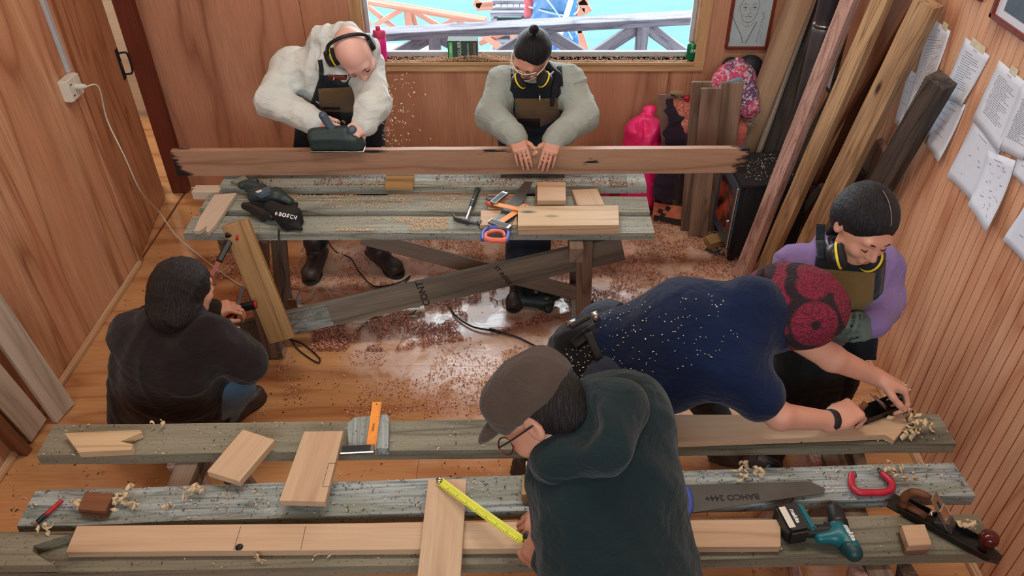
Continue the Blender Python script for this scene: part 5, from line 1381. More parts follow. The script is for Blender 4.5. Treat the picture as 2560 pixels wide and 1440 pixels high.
# ---------------------------------------------------------------- people
from mathutils.bvhtree import BVHTree
def V3(*a): return Vector(a)
def orth(f, u):
    f = Vector(f).normalized(); u = Vector(u); u = (u - f * u.dot(f)).normalized(); r = f.cross(u)
    return f, u, r
def head_prims(C, fwd, up, s=1.0):
    f, u, r = orth(fwd, up); C = Vector(C); P = lambda a, b, c: C + (f * a + u * b + r * c) * s
    ax = (r, f, u); q = lambda *t: tuple(x * s for x in t)
    k = .02 * s
    L = [ell(P(-.014, .032, 0), q(.074, .096, .086), ax, k), ell(P(.022, -.02, 0), q(.062, .070, .088), ax, .03 * s),
         ell(P(.046, -.088, 0), q(.032, .030, .022), ax, .035 * s), cap(P(.02, -.07, -.040), P(.02, -.07, .040), .026 * s, None, .03 * s),
         cap(P(.086, .012, 0), P(.105, -.028, 0), .0065 * s, .0115 * s, .012 * s), ell(P(.096, -.031, .011), q(.008, .008, .007), ax, .006 * s), ell(P(.096, -.031, -.011), q(.008, .008, .007), ax, .006 * s),
         cap(P(.078, .024, -.034), P(.078, .024, .034), .011 * s, None, .02 * s),
         ell(P(.093, .002, .031), q(.017, .010, .011), ax, .010 * s, True), ell(P(.093, .002, -.031), q(.017, .010, .011), ax, .010 * s, True),
         ell(P(.075, .000, .031), q(.014, .012, .0115), ax, .004 * s), ell(P(.075, .000, -.031), q(.014, .012, .0115), ax, .004 * s),
         ell(P(.060, -.030, .038), q(.020, .024, .020), ax, .02 * s), ell(P(.060, -.030, -.038), q(.020, .024, .020), ax, .02 * s),
         cap(P(.086, -.056, -.014), P(.086, -.056, .014), .0085 * s, None, .010 * s), cap(P(.084, -.067, -.010), P(.084, -.067, .010), .0085 * s, None, .008 * s)]
    for d in (-1, 1):
        L += [ell(P(-.012, -.004, d * .078), q(.008, .019, .031), ax, .008 * s), ell(P(-.006, -.002, d * .085), q(.006, .010, .017), ax, .006 * s, True)]
    return L
def face(root, C, fwd, up, s=1.0, brow=True, mouth=True):
    f, u, r = orth(fwd, up); C = Vector(C); P = lambda a, b, c: C + (f * a + u * b + r * c) * s
    for d in (-1, 1):
        tube('eyelash', [P(.083, -.004, d * .018), P(.0895, -.008, d * .031), P(.080, -.004, d * .044)], [.0012 * s, .0022 * s, .0012 * s], M['lash'], root, 6)
        if brow: tube('eyebrow', [P(.0915, .022, d * .014), P(.0895, .027, d * .030), P(.076, .021, d * .048)], [.0028 * s, .0034 * s, .0014 * s], M['lash'], root, 6)
    if mouth:
        tube('upper_lip', [P(.082, -.060, -.024), P(.0915, -.057, -.008), P(.092, -.058, 0), P(.0915, -.057, .008), P(.082, -.060, .024)], [.0012 * s, .0042 * s, .0038 * s, .0042 * s, .0012 * s], M['lips'], root, 8)
        tube('lower_lip', [P(.082, -.062, -.020), P(.0905, -.067, 0), P(.082, -.062, .020)], [.0012 * s, .0050 * s, .0012 * s], M['lips'], root, 8)

def hand_prims(W, d, n, side=1, s=1.0, curl=(25, 30, 20), spread=.10, thumb=(.55, .75, .25), tcurl=25, ex=None):
    """W wrist, d from wrist to knuckles, n out of the back of the hand, side = which way the thumb points along d x n"""
    d = Vector(d).normalized(); n = Vector(n); n = (n - d * n.dot(d)).normalized(); t = d.cross(n) * side; W = Vector(W)
    ax = (t, d, n)
    L = [rbox(W + d * .050 * s, (.040 * s, .046 * s, .0145 * s), ax, .013 * s, .012 * s), cap(W - d * .02 * s, W + d * .03 * s, .026 * s, .030 * s, .02 * s, n, .7),
         ell(W + (d * .035 + t * .026 - n * .008) * s, (.018 * s, .030 * s, .016 * s), ax, .012 * s)]
    lens = ((.046, .028, .022), (.051, .031, .023), (.047, .029, .023), (.037, .022, .020))
    rads = (.0092, .0096, .0090, .0080)
    for i in range(4):
        p = W + (d * (.088, .092, .089, .082)[i] + t * (.031 - .0205 * i)) * s
        a = spread * (1.5 - i); v = (d + t * a).normalized(); ang = 0
        c = ex[i] if ex else curl
        for j in range(3):
            ang += math.radians(c[j]); w = v * math.cos(ang) - n * math.sin(ang)
            q = p + w * lens[i][j] * s; r0 = rads[i] * s * (1 - .10 * j)
            L.append(cap(p, q, r0, r0 * .92, .0035 * s)); p = q
    p = W + (d * .022 + t * .030 - n * .006) * s; v = (d * thumb[0] + t * thumb[1] - n * thumb[2]).normalized()
    bend = (d * .9 - n * .25 - t * .25).normalized()
    for j, l in enumerate((.042, .032, .026)):
        q = p + v * l * s; L.append(cap(p, q, (.0135, .0112, .0105)[j] * s, (.0112, .0105, .0088)[j] * s, .006 * s)); p = q
        v = v.lerp(bend, min(1, tcurl / 60)).normalized()
    return L

def limb(a, b, c, ra, rb, rc, k=.02):
    return [cap(a, b, ra, rb, k), cap(b, c, rb, rc, k)]

def body(J, n, s, skin_mat, root, hands, head, h=.0062):
    P = []
    P += [cap(J['pel'], J['che'], .13 * s, .14 * s, .06, n, .68), cap(J['che'], J['neck'], .10 * s, .06 * s, .06, n, .75), cap(J['sR'], J['sL'], .055 * s, None, .05)]
    P += [cap(J['neck'], J['head'], .052 * s, .05 * s, .03)]
    for d in 'RL':
        P += limb(J['s' + d], J['e' + d], J['w' + d], .050 * s, .040 * s, .027 * s)
        P += limb(J['h' + d], J['k' + d], J['a' + d], .085 * s, .058 * s, .042 * s, .04)
    P += head + hands
    return blob('body', P, skin_mat, root, h)

def sweater(name, J, n, s, mat, root, wide=.165, arm=(.078, .066, .048), f=.72, fold=(.0045, 17, 3), cuff=True, extra=(), h=.009, trim=1.0, belly=None):
    P = [cap(J['pel'], J['che'], (belly or wide) * s, wide * s, .08, n, f), cap(J['che'], J['neck'], .135 * s, .072 * s, .08, n, .8), cap(J['sR'], J['sL'], .074 * s, None, .07)]
    for d in 'RL':
        w = J['e' + d].lerp(J['w' + d], trim)
        P += [cap(J['s' + d], J['e' + d], arm[0] * s, arm[1] * s, .04), cap(J['e' + d], w, arm[1] * s, arm[2] * s, .03)]
        if cuff: P.append(cap(w.lerp(J['e' + d], .14), w, .040 * s, .037 * s, .008))
    o = blob(name, P + list(extra), mat, root, h, fold)
    T_ = blob('tmp_torso', P[:3] + list(extra), mat, None, .012)
    TORSO[o.name] = BVHTree.FromPolygons([T_.matrix_basis @ v.co for v in T_.data.vertices], [tuple(q.vertices) for q in T_.data.polygons])
    me_t = T_.data; bpy.data.objects.remove(T_); bpy.data.meshes.remove(me_t)
    return o
TORSO = {}

def trousers(J, n, s, mat, root, name='trousers', r=(.115, .085, .068), h=.011):
    P = [cap(J['hR'], J['hL'], .12 * s, None, .06)]
    for d in 'RL':
        P += limb(J['h' + d], J['k' + d], J['a' + d] + (J['k' + d] - J['a' + d]) * .12, r[0] * s, r[1] * s, r[2] * s, .04)
    return blob(name, P, mat, root, h, (.006, 14, 11))

def boot(A, toe, root, s=1.0, mat='boot'):
    A = Vector(A); t = Vector((toe[0], toe[1], 0)).normalized(); g = Vector((A.x, A.y, 0))
    up = Vector((0, 0, 1)); x = t.cross(up)
    ax = (t, x, up)
    b = blob('boot', [cap(A + up * .06 * s, g + up * .075 * s, .060 * s, .056 * s, .02), cap(g - t * .045 * s + up * .05 * s, g + t * .13 * s + up * .045 * s, .046 * s, .042 * s, .03, up, .95), ell(g + t * .165 * s + up * .048 * s, (.062 * s, .052 * s, .040 * s), ax, .02), rbox(g + t * .06 * s + up * .020 * s, (.15 * s, .046 * s, .016 * s), ax, .012, .015)], M[mat], root, .006, (.0012, 60, 4))
    blob('sole', [ell(g + t * .155 * s + up * .012, (.082 * s, .055 * s, .015), ax, .02), ell(g - t * .03 * s + up * .012, (.070 * s, .046 * s, .015), ax, .04), rbox(g + t * .05 * s + up * .012, (.09 * s, .036 * s, .011), ax, .010, .02)], M['sole'], root, .006)
    for i in range(5):
        c = g + t * (.105 - .018 * i) * s + up * (.092 + .013 * i) * s
        tube('lace', [c - x * .028 * s, c + up * .006 + t * .006, c + x * .028 * s], .003, M['black'], root, 5)
    return b

def drape(name, corners, target, mat, root, off=.008, n=(14, 14), thick=.003, back=None, warp=0.0):
    """a cloth panel laid onto the surface of target (its outline taken through the camera ray onto that surface)"""
    W = wmat(target)
    bv = TORSO.get(target.name) or BVHTree.FromPolygons([W @ v.co for v in target.data.vertices], [tuple(p.vertices) for p in target.data.polygons])
    c = [Vector(q) for q in corners]; nu, nv = n; D = {}; last = None
    for j in range(nv + 1):
        for i in range(nu + 1):
            u, w = i / nu, j / nv; p = (c[0] * (1 - u) + c[1] * u) * (1 - w) + (c[3] * (1 - u) + c[2] * u) * w
            d = ray(p.x, p.y); h = bv.ray_cast(O, d.normalized()); D[i, j] = (d, (h[0] - O).length / d.length if h[0] else None)
    if not any(t for d, t in D.values()): return None
    hit = {k: t for k, (d, t) in D.items() if t}
    G = {(i, j): (t if t else min(((abs(i - a) + 2 * abs(j - b), q) for (a, b), q in hit.items()), key=lambda z: z[0])[1]) for (i, j), (d, t) in D.items()}
    for _ in range(3):
        H = {}
        for (i, j), t in G.items():
            nb = [G[a, b] for a, b in ((i - 1, j), (i + 1, j), (i, j - 1), (i, j + 1)) if (a, b) in G]; H[i, j] = min(t, .5 * t + .5 * sum(nb) / len(nb))
        G = H
    v = [O + D[i, j][0] * (G[i, j] - off / D[i, j][0].length) for j in range(nv + 1) for i in range(nu + 1)]
    f = [(j * (nu + 1) + i, j * (nu + 1) + i + 1, (j + 1) * (nu + 1) + i + 1, (j + 1) * (nu + 1) + i) for j in range(nv) for i in range(nu)]
    o = link(name, mesh_from(name, v, f), mat, root, None, True)
    m = o.modifiers.new('thick', 'SOLIDIFY'); m.thickness = thick; m.offset = 0
    return o

def strap(name, pts, target, width, mat, root, off=.010):
    """ribbon along pixel points on target"""
    L, R = [], []
    for i, p in enumerate(pts):
        a = Vector(pts[max(i - 1, 0)]); b = Vector(pts[min(i + 1, len(pts) - 1)]); t = (b - a).normalized(); nn = Vector((-t.y, t.x))
        L.append(Vector(p) + nn * width / 2); R.append(Vector(p) - nn * width / 2)
    for i in range(len(pts) - 1):
        o = drape(name, (L[i], R[i], R[i + 1], L[i + 1]), target, mat, root, off, (3, 5), .003)

def muff(root, c, axis, s=1.0, ring_side=1):
    """one ear-defender cup with its yellow ring"""
    ax = Vector(axis).normalized(); c = Vector(c)
    e = lathe('ear_cup', [(.022 * s, -.026 * s), (.036 * s, -.022 * s), (.042 * s, -.006 * s), (.043 * s, .010 * s), (.036 * s, .018 * s)], c, ax, M['black'], root, 20)
    lathe('yellow_ring', [(.0435 * s, .004 * s), (.0455 * s, .006 * s), (.0455 * s, .010 * s), (.0435 * s, .012 * s)], c, ax, M['yellow'], root, 24)
    lathe('cushion', [(.040 * s, .012 * s), (.041 * s, .022 * s), (.034 * s, .028 * s), (.0005, .028 * s)], c, ax, M['black_matt'], root, 20)
def ear_defenders(name, label, pa, pb, ax_a, ax_b, mid, s=1.0):
    e = empty(name, (Vector(pa) + Vector(pb)) / 2, label, 'ear defenders', 'ear defenders worn by people')
    muff(e, pa, ax_a, s); muff(e, pb, ax_b, s)
    tube('headband', [Vector(pa)] + [Vector(m) for m in mid] + [Vector(pb)], .0085 * s, M['black'], e, 8)
    return e
def pt(px, py, t): return O + ray(px, py) * t

# ---- person in the cream hoodie, planing the long board
s = 1.16
J = dict(pel=V3(-1.10, 4.42, .98), che=py_(828, 195, 4.22), neck=py_(845, 138, 4.12), head=py_(880, 140, 4.04),
         sR=py_(728, 165, 4.22), eR=py_(680, 252, 4.06), wR=py_(792, 306, 3.94), sL=py_(914, 160, 4.14), eL=py_(934, 262, 4.0), wL=py_(912, 308, 3.93))
J['hR'] = V3(-1.23, 4.42, .95); J['hL'] = V3(-.97, 4.42, .95)
J['aR'] = pz(790, 622, .10); J['aL'] = pz(944, 618, .10)
J['kR'] = V3((J['hR'].x + J['aR'].x) / 2 - .02, 4.26, .52); J['kL'] = V3((J['hL'].x + J['aL'].x) / 2 + .02, 4.26, .52)
root = empty('person', (J['pel'].x, J['pel'].y, 0), 'bald person in a cream hoodie and black apron bending over a power planer', 'person')
hC, hf, hu = py_(888, 136, 4.0), V3(.30, -.66, -.70), V3(-.16, -.66, .72)
planer = V3(-.90, eb_y + .01, ZB + hgt)
hd = head_prims(hC, hf, hu, s * 1.05)
ph = py_(838, 318, 3.86)
hds = hand_prims(J['wR'], py_(828, 312, 3.86) - J['wR'], V3(-.1, -.75, .65), 1, s, (55, 60, 35), .04, (.75, .3, .6), 40)
hds += hand_prims(J['wL'], py_(882, 330, 3.84) - J['wL'], V3(.2, -.75, .6), -1, s, (60, 65, 40), .05, (.7, .4, .5), 40)
body(J, (0, 1, .3), s, M['skin_fair'], root, hds, hd)
face(root, hC, hf, hu, s * 1.05, True, False)
hood = [cap(py_(806, 92, 4.16), py_(876, 76, 4.14), .062, .045, .03), cap(py_(790, 108, 4.18), py_(800, 160, 4.12), .055, .04, .03), cap(py_(806, 168, 4.04), py_(860, 188, 4.0), .035, .03, .03), cap(py_(870, 74, 4.12), py_(925, 120, 4.1), .04, .05, .03), cap(py_(925, 120, 4.1), py_(905, 172, 4.02), .05, .04, .03)]
top = sweater('hoodie', J, (0, 1, .35), s, M['hoodie_white'], root, .172, (.088, .080, .062), .78, (.010, 18, 3), True, hood)
trousers(J, None, s, M['trousers'], root)
boot(J['aR'], (.0, -1), root, s); boot(J['aL'], (.62, -.78), root, s)
ap = drape('apron', [(800, 188), (908, 188), (938, 380), (736, 380)], top, M['apron'], root, .010, (18, 22))
drape('apron_skirt', [(738, 318), (932, 330), (934, 384), (732, 384)], top, M['apron'], root, .016, (12, 6))
strap('apron_strap', [(800, 150), (803, 170), (803, 196)], top, 11, M['apron'], root, .012)
strap('apron_strap', [(912, 160), (908, 176), (904, 196)], top, 11, M['apron'], root, .012)
drape('pocket', [(795, 222), (896, 216), (890, 282), (800, 278)], top, M['apron_tan'], root, .022, (10, 8))
drape('pocket_flap', [(808, 268), (850, 268), (850, 300), (806, 300)], top, M['black_matt'], root, .026, (6, 6))
drape('red_collar', [(820, 188), (866, 190), (866, 200), (820, 200)], top, M['frame_red'], root, .022, (6, 3))
for x_ in (834, 868): tube('drawstring', [py_(x_, 180, 3.98), py_(x_ + 1, 192, 3.97), py_(x_, 200, 3.97)], .003, M['white_cable'], root, 6)
f_, u_, r_ = orth(hf, hu); Q = lambda a, b, c: hC + (f_ * a + u_ * b + r_ * c) * s * 1.05
ear_defenders('ear_defenders', 'black ear defenders with yellow rings worn over the bald head', Q(-.03, -.0, -.070), Q(-.025, -.005, .106), r_, -r_,
              [Q(-.03, .06, -.086), Q(-.03, .105, -.060), Q(-.03, .128, 0), Q(-.03, .110, .065), Q(-.03, .055, .100)], s)
# the power planer on top of the board
PL_ = frame(V3(py_(845, 375, eb_y).x, eb_y + .015, ZB + hgt + .006), (1, 0, 0), (0, 0, 1))
pn = empty('power_planer', PL_.translation, 'dark blue-green power planer riding on the top edge of the long board', 'power tool')
lbox('base_plate', (0, 0, .004), (.29, .085, .010), M['steel'], pn, PL_, .002)
blob('housing', [rbox(PL_ @ V3(-.01, 0, .05), (.135, .045, .040), None, .018, .02), cap(PL_ @ V3(-.12, 0, .09), PL_ @ V3(.05, 0, .105), .035, .035, .03), cap(PL_ @ V3(.08, 0, .05), PL_ @ V3(.125, 0, .035), .04, .03, .03)], M['rubber'], pn, .006)
blob('handle', [cap(PL_ @ V3(-.02, 0, .125), PL_ @ V3(-.055, -.0, .20), .021, .023, .02)], M['steel_blue'], pn, .005)
blob('front_knob', [cap(PL_ @ V3(.085, 0, .08), PL_ @ V3(.09, 0, .115), .022, .026, .02)], M['steel_blue'], pn, .005)

# ---- person in the grey sweatshirt holding the board
s = 1.12
J = dict(pel=V3(.07, 4.42, .95), che=py_(1337, 235, 4.32), neck=py_(1345, 180, 4.26), head=py_(1336, 150, 4.18),
         sR=py_(1258, 208, 4.30), eR=py_(1230, 288, 4.16), wR=py_(1290, 346, 3.91), sL=py_(1424, 205, 4.30), eL=py_(1456, 290, 4.14), wL=py_(1386, 350, 3.91))
J['hR'] = V3(-.03, 4.40, .92); J['hL'] = V3(.17, 4.40, .92)
J['aR'] = pz(1296, 694, .10); J['aL'] = pz(1346, 690, .10)
J['kR'] = V3(J['aR'].x, 4.24, .50); J['kL'] = V3(J['aL'].x, 4.24, .50)
root = empty('person', (.07, 4.42, 0), 'person with a high black hair bun, clear goggles and grey sweatshirt holding the board', 'person')
hC, hf, hu = py_(1326, 142, 4.16), V3(-.40, -.74, -.55), V3(.04, -.56, .83)
hd = head_prims(hC, hf, hu, s * 1.04)
fr = eb_y - .004
hds = hand_prims(J['wR'], V3(.22, -.80, -.22), V3(-.15, -.25, .9), -1, s, (0, 0, 0), .03, (.7, .6, .2), 20, ((52, 16, 4), (54, 16, 4), (56, 14, 4), (58, 12, 4)))
hds += hand_prims(J['wL'], V3(-.22, -.80, -.22), V3(.15, -.25, .9), 1, s, (0, 0, 0), .03, (.7, .6, .2), 20, ((52, 16, 4), (54, 16, 4), (56, 14, 4), (58, 12, 4)))
body(J, (0, 1, .2), s, M['skin_mid'], root, hds, hd)
face(root, hC, hf, hu, s * 1.04)
f_, u_, r_ = orth(hf, hu); k_ = s * 1.04
Q = lambda a, b, c: hC + (f_ * a + u_ * b + r_ * c) * k_
ax = (r_, f_, u_)
blob('hair', [ell(Q(-.022, .045, 0), (.084 * k_, .100 * k_, .084 * k_), ax, .02), ell(Q(-.05, .0, 0), (.080 * k_, .072 * k_, .080 * k_), ax, .03),
              ell(Q(.105, .01, 0), (.085 * k_, .058 * k_, .062 * k_), ax, .012, True), ell(Q(.05, -.05, 0), (.1 * k_, .07 * k_, .085 * k_), ax, .012, True),
              cap(Q(-.03, .11, 0), Q(-.035, .150, 0), .013, .012, .006), ell(Q(-.037, .170, .004), (.027, .027, .022), ax, .004), ell(Q(-.030, .196, -.004), (.018, .018, .014), ax, .004)], M['hair'], root, .0055, (.0016, 55, 4))
blob('ponytail', [cap(Q(-.06, -.02, .03), py_(1392, 190, 4.20), .030, .022, .03), cap(py_(1392, 190, 4.20), py_(1380, 262, 4.12), .024, .012, .03)], M['hair'], root, .006, (.002, 50, 6))
top = sweater('sweatshirt', J, (0, 1, .2), s, M['hoodie_grey'], root, .165, (.082, .082, .060), .72, (.009, 18, 5), True)
trousers(J, None, s, M['jeans'], root)
boot(J['aR'], (-.15, -1), root, s * .9); boot(J['aL'], (.2, -1), root, s * .9)
drape('apron', [(1278, 208), (1400, 208), (1416, 380), (1244, 380)], top, M['apron'], root, .010, (18, 22))
strap('apron_strap', [(1284, 172), (1283, 190), (1285, 214)], top, 12, M['apron'], root, .012)
strap('apron_strap', [(1398, 165), (1400, 190), (1402, 216)], top, 12, M['apron'], root, .012)
drape('pocket', [(1288, 246), (1402, 246), (1398, 340), (1290, 350)], top, M['apron_tan'], root, .020, (10, 10))
drape('pocket_patch', [(1287, 297), (1350, 297), (1350, 350), (1288, 350)], top, M['black_matt'], root, .026, (6, 6))
tube('scissors_clip', [py_(1349, 235, 4.08), py_(1350, 256, 4.06)], .005, M['steel'], root, 6)
ear_defenders('ear_defenders', 'black ear defenders with yellow rings hanging at the neck of the grey sweatshirt', py_(1298, 203, 4.09), py_(1362, 200, 4.07), V3(.75, -.3, .55), V3(-.75, -.3, .55),
              [py_(1300, 175, 4.22), py_(1335, 158, 4.38), py_(1385, 172, 4.24)], s * .95)
gg = empty('safety_goggles', Q(.1, 0, 0), 'clear safety goggles worn by the person in grey', 'goggles')
blob('lens', [rbox(Q(.098, -.006, 0), (.060 * k_, .010, .024 * k_), ax, .009, .01)], M['lens'], gg, .005)
tube('goggle_rim', [Q(.075, .018, -.062), Q(.105, .024, -.03), Q(.112, .022, 0), Q(.105, .024, .03), Q(.075, .018, .062)], .0028, M['white_plastic'], gg, 6)
tube('goggle_rim', [Q(.075, -.028, -.060), Q(.105, -.034, -.03), Q(.112, -.026, 0), Q(.105, -.034, .03), Q(.075, -.028, .060)], .0028, M['white_plastic'], gg, 6)
for d in (-1, 1): tube('goggle_arm', [Q(.078, .0, d * .066), Q(.03, .004, d * .082), Q(-.01, .008, d * .084)], .0032, M['white_plastic'], gg, 6)

# ---- crouching person in the dark jacket
s = 1.14
J = dict(pel=pz(428, 1010, .36), che=pz(430, 885, .72), neck=pz(438, 800, .90), head=pz(452, 740, .98),
         sR=pz(535, 852, .80), eR=pz(612, 905, .62), wR=pz(586, 858, .62), sL=pz(345, 838, .80), eL=pz(420, 820, .62), wL=pz(520, 782, .62))
J['sR'] = pz(528, 848, .80)
J['hR'] = J['pel'] + V3(.12, .02, .0); J['hL'] = J['pel'] + V3(-.12, .02, .0)
J['kR'] = pz(578, 968, .46); J['aR'] = pz(560, 1030, .09)
J['kL'] = J['pel'] + V3(-.05, .48, .16); J['aL'] = J['pel'] + V3(-.06, .38, -.27)
root = empty('person', (J['pel'].x, J['pel'].y, 0), 'long-haired person in a dark jacket crouching by the left bench leg, seen from behind', 'person')
hC, hf, hu = pz(462, 725, 1.0), V3(.60, .75, -.25), V3(0, .15, 1)
hds = hand_prims(J['wR'], V3(-.35, .75, .1), V3(.5, -.1, .8), -1, s, (50, 50, 30), .05, (.7, .4, .5), 30)
hds += hand_prims(J['wL'], V3(.85, .4, .05), V3(0, -.1, 1), 1, s, (40, 45, 30), .05, (.7, .4, .5), 30)
body(J, (.3, 1, 0), s, M['skin_mid'], root, hds, head_prims(hC, hf, hu, s), .007)
f_, u_, r_ = orth(hf, hu)
Q = lambda a, b, c: hC + (f_ * a + u_ * b + r_ * c) * s
blob('hair', [ell(Q(-.015, .03, 0), (.108, .122, .112), (r_, f_, u_), .03), cap(Q(-.05, -.02, 0), pz(436, 785, .95), .090, .085, .05), cap(pz(455, 780, .95), pz(512, 800, .90), .055, .035, .05), cap(pz(400, 770, .95), pz(365, 778, .90), .05, .025, .05), cap(pz(430, 790, .94), pz(470, 830, .86), .06, .03, .05), cap(pz(420, 790, .94), pz(405, 822, .88), .05, .02, .05)], M['hair2'], root, .007, (.007, 34, 8))
top = sweater('jacket', J, (.3, 1, 0), s, M['jacket'], root, .190, (.092, .085, .066), .85, (.010, 12, 8), True,
              [cap(pz(385, 815, .88), pz(500, 815, .88), .062, None, .05), cap(pz(430, 1040, .26), pz(430, 950, .55), .215, .20, .08, (.3, 1, 0), .85), cap(pz(330, 1035, .28), pz(345, 900, .6), .10, .11, .08), cap(pz(515, 1040, .27), pz(520, 930, .55), .09, .10, .08)], .010)
trousers(J, None, s, M['jeans_light'], root, 'jeans')
boot(J['aR'], (.5, .8), root, s * .95); boot(J['aL'], (.3, 1), root, s * .95)

# ---- person in navy bending over with the crocheted beret
s = 1.2
J = dict(pel=pz(1512, 888, .98), che=pz(1745, 840, 1.14), neck=pz(1865, 800, 1.22), head=pz(1960, 790, 1.20),
         sR=pz(1835, 925, 1.12), eR=pz(1948, 1040, 1.0), wR=pz(2084, 1052, .92), sL=pz(1885, 770, 1.26), eL=pz(2080, 895, 1.08), wL=pz(2190, 942, .96))
J['hR'] = J['pel'] + V3(.02, -.13, -.02); J['hL'] = J['pel'] + V3(.02, .13, .0)
J['aL'] = pz(1840, 1150, .10); J['aR'] = pz(1330, 1150, .10); J['aL'].y += .08
J['kL'] = V3(.78, 2.50, .52); J['kR'] = V3(.10, 2.38, .50)
root = empty('person', (J['pel'].x, J['pel'].y, 0), 'person in a navy T-shirt and crimson crocheted beret bending far over a hand plane', 'person')
hC, hf, hu = pz(1955, 800, 1.17), V3(.45, -.15, -.88), V3(.85, -.1, .5)
hds = hand_prims(J['wR'], pz(2140, 1020, .93) - J['wR'], V3(-.3, -.3, .9), -1, s, (50, 55, 35), .04, (.8, .35, .45), 30)
hds += hand_prims(J['wL'], pz(2240, 962, .93) - J['wL'], V3(.1, .3, .9), 1, s, (50, 50, 35), .06, (.7, .5, .5), 30)
ax0 = (J['che'] - J['pel']).normalized(); bn = V3(-.1, -.35, .95)
body(J, bn, s, M['skin_mid'], root, hds, head_prims(hC, hf, hu, s), .007)
P = [cap(J['pel'], J['che'], .172, .203, .08, bn, .82), cap(J['che'], J['neck'], .198, .10, .10, bn, .85), cap(J['sR'], J['sL'], .10, None, .08),
     cap(J['sR'], J['sR'].lerp(J['eR'], .55), .103, .092, .05), cap(J['sL'], J['sL'].lerp(J['eL'], .35), .10, .09, .05), cap(pz(1660, 950, 1.0), pz(1560, 950, .92), .12, .12, .10)]
top = blob('t_shirt', P, M['navy'], root, .009, (.008, 11, 12))
ap_ = blob('apron_back', [cap(J['pel'] + V3(-.05, 0, -.02), J['pel'] + V3(.05, 0, .0), .178, .184, .04, bn, .85)], M['navy_in'], root, .010, (.008, 14, 6))
strap('apron_tie', [(1432, 862), (1470, 832), (1520, 792), (1560, 765)], ap_, 26, M['black_matt'], root, .012)
strap('apron_tie', [(1470, 832), (1500, 900), (1520, 955), (1500, 990)], ap_, 20, M['black_matt'], root, .014)
trousers(J, None, s * .86, M['jeans'], root, 'trousers')
boot(J['aL'], (.9, -.3), root, s * .9); boot(J['aR'], (.9, -.3), root, s * .9)
blob('hair', [cap(pz(1895, 795, 1.22), pz(1925, 845, 1.14), .085, .06, .05), ell(hC - V3(.03, 0, 0), (.105, .10, .115), None, .04)], M['hair2'], root, .008, (.004, 34, 3))
bc = pz(1980, 764, 1.24)
bt_ = empty('crochet_beret', bc, 'large crimson and black crocheted beret worn by the person in navy', 'hat')
bx_, by_, bz_ = V3(.80, -.30, .12).normalized(), None, V3(.25, -.35, .9)
f0, u0, r0 = orth(bx_, bz_)
blob('beret_crown', [ell(bc, (.196, .172, .125), (f0, r0, u0), .03), ell(bc - f0 * .07 - u0 * .02, (.12, .13, .11), (f0, r0, u0), .04)], M['beanie'], bt_, .008, (.005, 22, 5))
ring = [bc - f0 * .10 + (r0 * math.cos(a) * .115 + u0 * math.sin(a) * .105 - f0 * .02 * math.sin(a)) for a in [i * math.pi / 9 for i in range(19)]]
tube('beret_band', ring, .016, M['beanie'], bt_, 8, per=2)
bh = surf(top, 1532, 952)
lathe('yellow_badge', [(.016, 0), (.016, .003), (.0125, .005), (.0005, .005)], (bh[0] if bh[0] else pz(1527, 955, 1.14)), (bh[1] if bh[0] else (0, -.5, .85)), M['yellow'], root, 18)
tl = empty('belt_tools', pz(1450, 800, 1.05), 'small pliers and steel tools tucked into the apron tie at the back', 'tools')
beam('plier_handle', pz(1424, 818, 1.16), pz(1474, 790, 1.18), .024, .018, (0, 0, 1), M['black'], tl, .006)
tube('steel_jaw', [pz(1416, 812, 1.15), pz(1440, 802, 1.17)], .010, M['steel'], tl, 8, False)
tube('steel_tube', [pz(1484, 780, 1.18), pz(1494, 804, 1.15)], .014, M['steel'], tl, 10, False)
wr = J['wR']; wd = (J['wR'] - J['eR']).normalized()
lathe('wrist_watch', [(.040, -.014), (.042, 0), (.040, .014)], wr - wd * .015, wd, M['black_matt'], root, 18)
# smoothing plane under the hands
PC = pz(2196, 1030, ZU + .03); PCm = frame(PC, V3(.82, .35, 0), (0, 0, 1))
sp_ = empty('smoothing_plane', PC, 'small metal smoothing plane being pushed along the workpiece', 'hand plane')
lprism('sole', [(-.13, -.032), (.11, -.032), (.12, 0), (.11, .032), (-.13, .032)], .008, .008, M['plane_iron'], sp_, PCm)
for s_ in (-1, 1): lprism('side_wing', [(-.09, s_ * .032), (.09, s_ * .032), (.09, s_ * .028), (-.09, s_ * .028)], .032, .026, M['plane_iron'], sp_, PCm)
ltube('tote', [(-.10, 0, .01), (-.11, 0, .05), (-.09, 0, .085)], [.015, .013, .012], M['redbrown'], sp_, PCm, 10)
lbox('blade', (-.02, 0, .06), (.12, .046, .004), M['steel'], sp_, PCm, .001, ry=.85)
lbox('lever_cap', (-.005, 0, .052), (.08, .042, .008), M['chrome'], sp_, PCm, .003, ry=.85)
lathe('front_knob', [(.012, .008), (.010, .03), (.020, .05), (.018, .065), (.0005, .07)], PCm @ V3(.085, 0, 0), (0, 0, 1), M['black'], sp_, 16)

